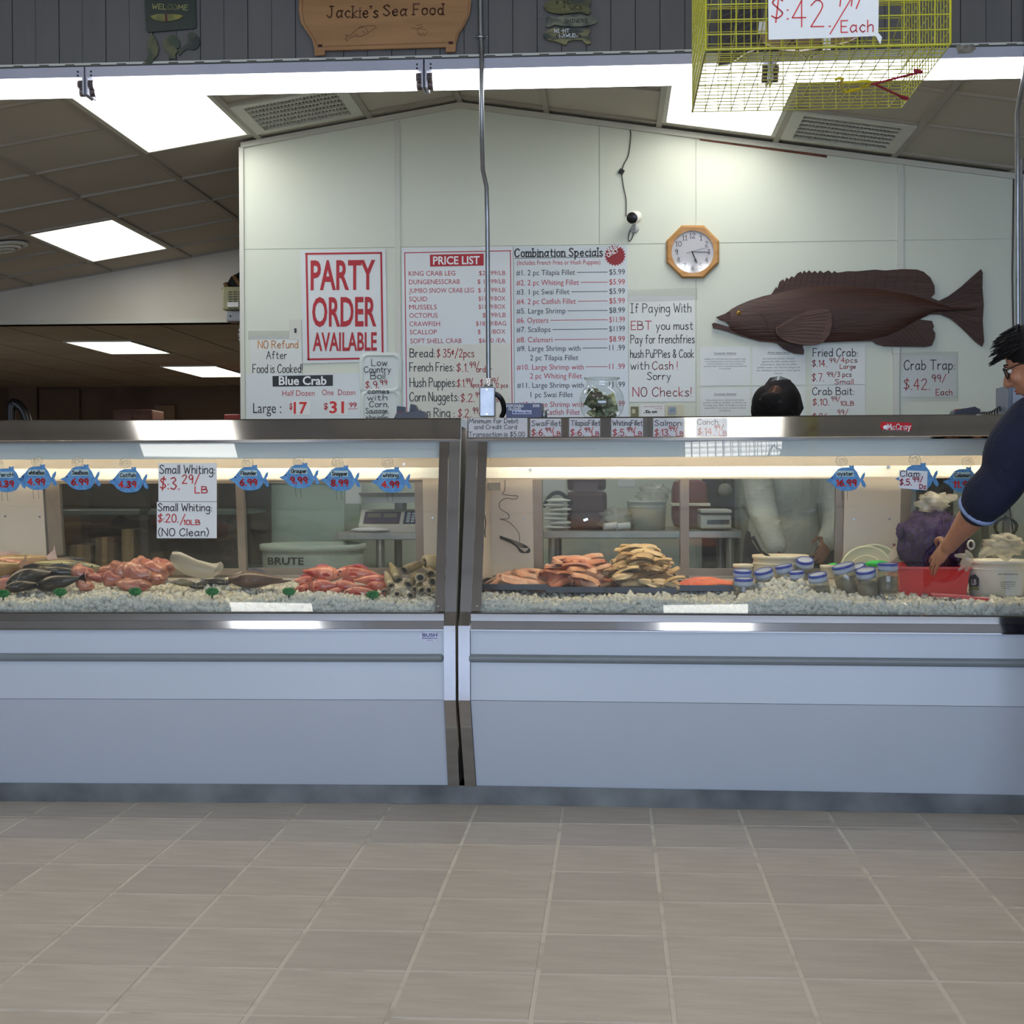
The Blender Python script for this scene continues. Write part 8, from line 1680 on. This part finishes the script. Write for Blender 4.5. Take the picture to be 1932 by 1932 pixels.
hand(mb, wL, Vector((.25, -.25, -.9)), Vector((.6, .0, .2)), 2.5, .25, .88); hand(mb, wR, Vector((-.3, -.6, -.5)), Vector((-.5, .3, -.3)), 2.5, .25, .88)
for s_ in (-1, 1): h0 = hip+Vector((.08*s_, 0, -.03)); kn = Vector((wx+.10*s_, wy+.02, .49)); an = Vector((wx+.11*s_, wy+.06, .09)); limb(mb, [h0, (h0+kn)/2, kn, (kn+an)/2, an], [.082, .074, .054, .05, .034]); limb(mb, [an, an+Vector((0, -.13, -.05))], [.034, .026])
T, M = head(mb, hc, (-.40, -.66, -.60), (-.1, -.6, 1), .98)
fused('body', mb, M_SKIN2, wk, .007, 5); face_parts(wk, T, M, .98, None, M_LIPS)
mb = MB(); mb.blob(T(.0, -.030, .020), (.094, .098, .090), 24, 16, M)
for q in (-1, 1): mb.blob(T(q*.050, .012, .046), (.050, .080, .062), 18, 14, M); mb.blob(T(q*.082, .020, -.010), (.024, .050, .060), 14, 10, M)
mb.blob(T(0, -.100, .02), (.060, .045, .060), 16, 12, M); mb.blob(T(0, .050, .070), (.060, .042, .048), 16, 12, M); mb.blob(T(0, .075, .045), (.055, .022, .035), 14, 10, M)
hr = fused('hair', mb, M_HAIR, wk, .004, 3)
mb = MB(); mb.tube([T(0, .092, .078), T(0, .060, .112), T(0, .02, .117), T(0, -.02, .114)], [.0008, .0012, .0012, .0006], 6); link_part('parting', mb.mesh('parting', M_SKIN2), hr)
mb = MB()
for k in range(60):
    q = -1 if k % 2 else 1; z = -.03+.004*k*.6; mb.tube([T(q*.004, .075-.0022*k, .085+.0009*k), T(q*.045, .075-.0024*k, .098+.0003*k), T(q*.090, .062-.0020*k, .050), T(q*.106, .040-.0014*k, -.01)], [.0012, .0018, .0018, .001], 4)
link_part('hair_strands', mb.mesh('hair_strands', mat('hair_sheen', (34, 28, 27), .5, 0, 0)), hr, kind='stuff')
M_PALE = mat('pale_jacket', (196, 196, 184), .8, 0, .04, 10, .5, 70)
mb = MB(); limb(mb, [hip-Vector((0, 0, .05)), (hip+chest)/2, chest, neck-Vector((0, 0, .05))], [.165, .15, .155, .08]); limb(mb, [chest+Vector((0, 0, .07)), sL], [.10, .075]); limb(mb, [chest+Vector((0, 0, .07)), sR_], [.10, .075]); limb(mb, [sL, eL, wL], [.072, .062, .046]); limb(mb, [sR_, eR, wR], [.072, .06, .046])
for k in range(6): p = sL.lerp(eL, .2+.2*k) if k < 4 else eL.lerp(wL, .25*(k-3)); mb.blob(p+Vector((0, -.02, 0)), (.062, .05, .014), 12, 8, Matrix.Rotation(.5*math.sin(k*2.3), 3, 'Y'))
fused('jacket', mb, M_PALE, wk, .008, 3)
mb = MB(); limb(mb, [hip+Vector((0, 0, .02)), hip-Vector((0, 0, .04))], [.152, .15])
for s_ in (-1, 1): h0 = hip+Vector((.08*s_, 0, -.05)); kn = Vector((wx+.10*s_, wy+.02, .49)); an = Vector((wx+.11*s_, wy+.06, .10)); limb(mb, [h0, (h0+kn)/2, kn, an], [.10, .092, .074, .06])
fused('trousers', mb, M_TROU, wk, .008, 4)
for s_ in (-1, 1): an = Vector((wx+.11*s_, wy+.06, 0)); mb = MB(); mb.blob(an+Vector((0, -.06, .045)), (.045, .13, .045), 18, 10); mb.v = [(x, y, max(z, .001)) for x, y, z in mb.v]; link_part('shoe', mb.mesh('shoe', M_SHOE), wk)

bpy.data.objects.remove(_fo)
for o in list(bpy.data.objects):
    if o.type == 'FONT': bpy.data.objects.remove(o)
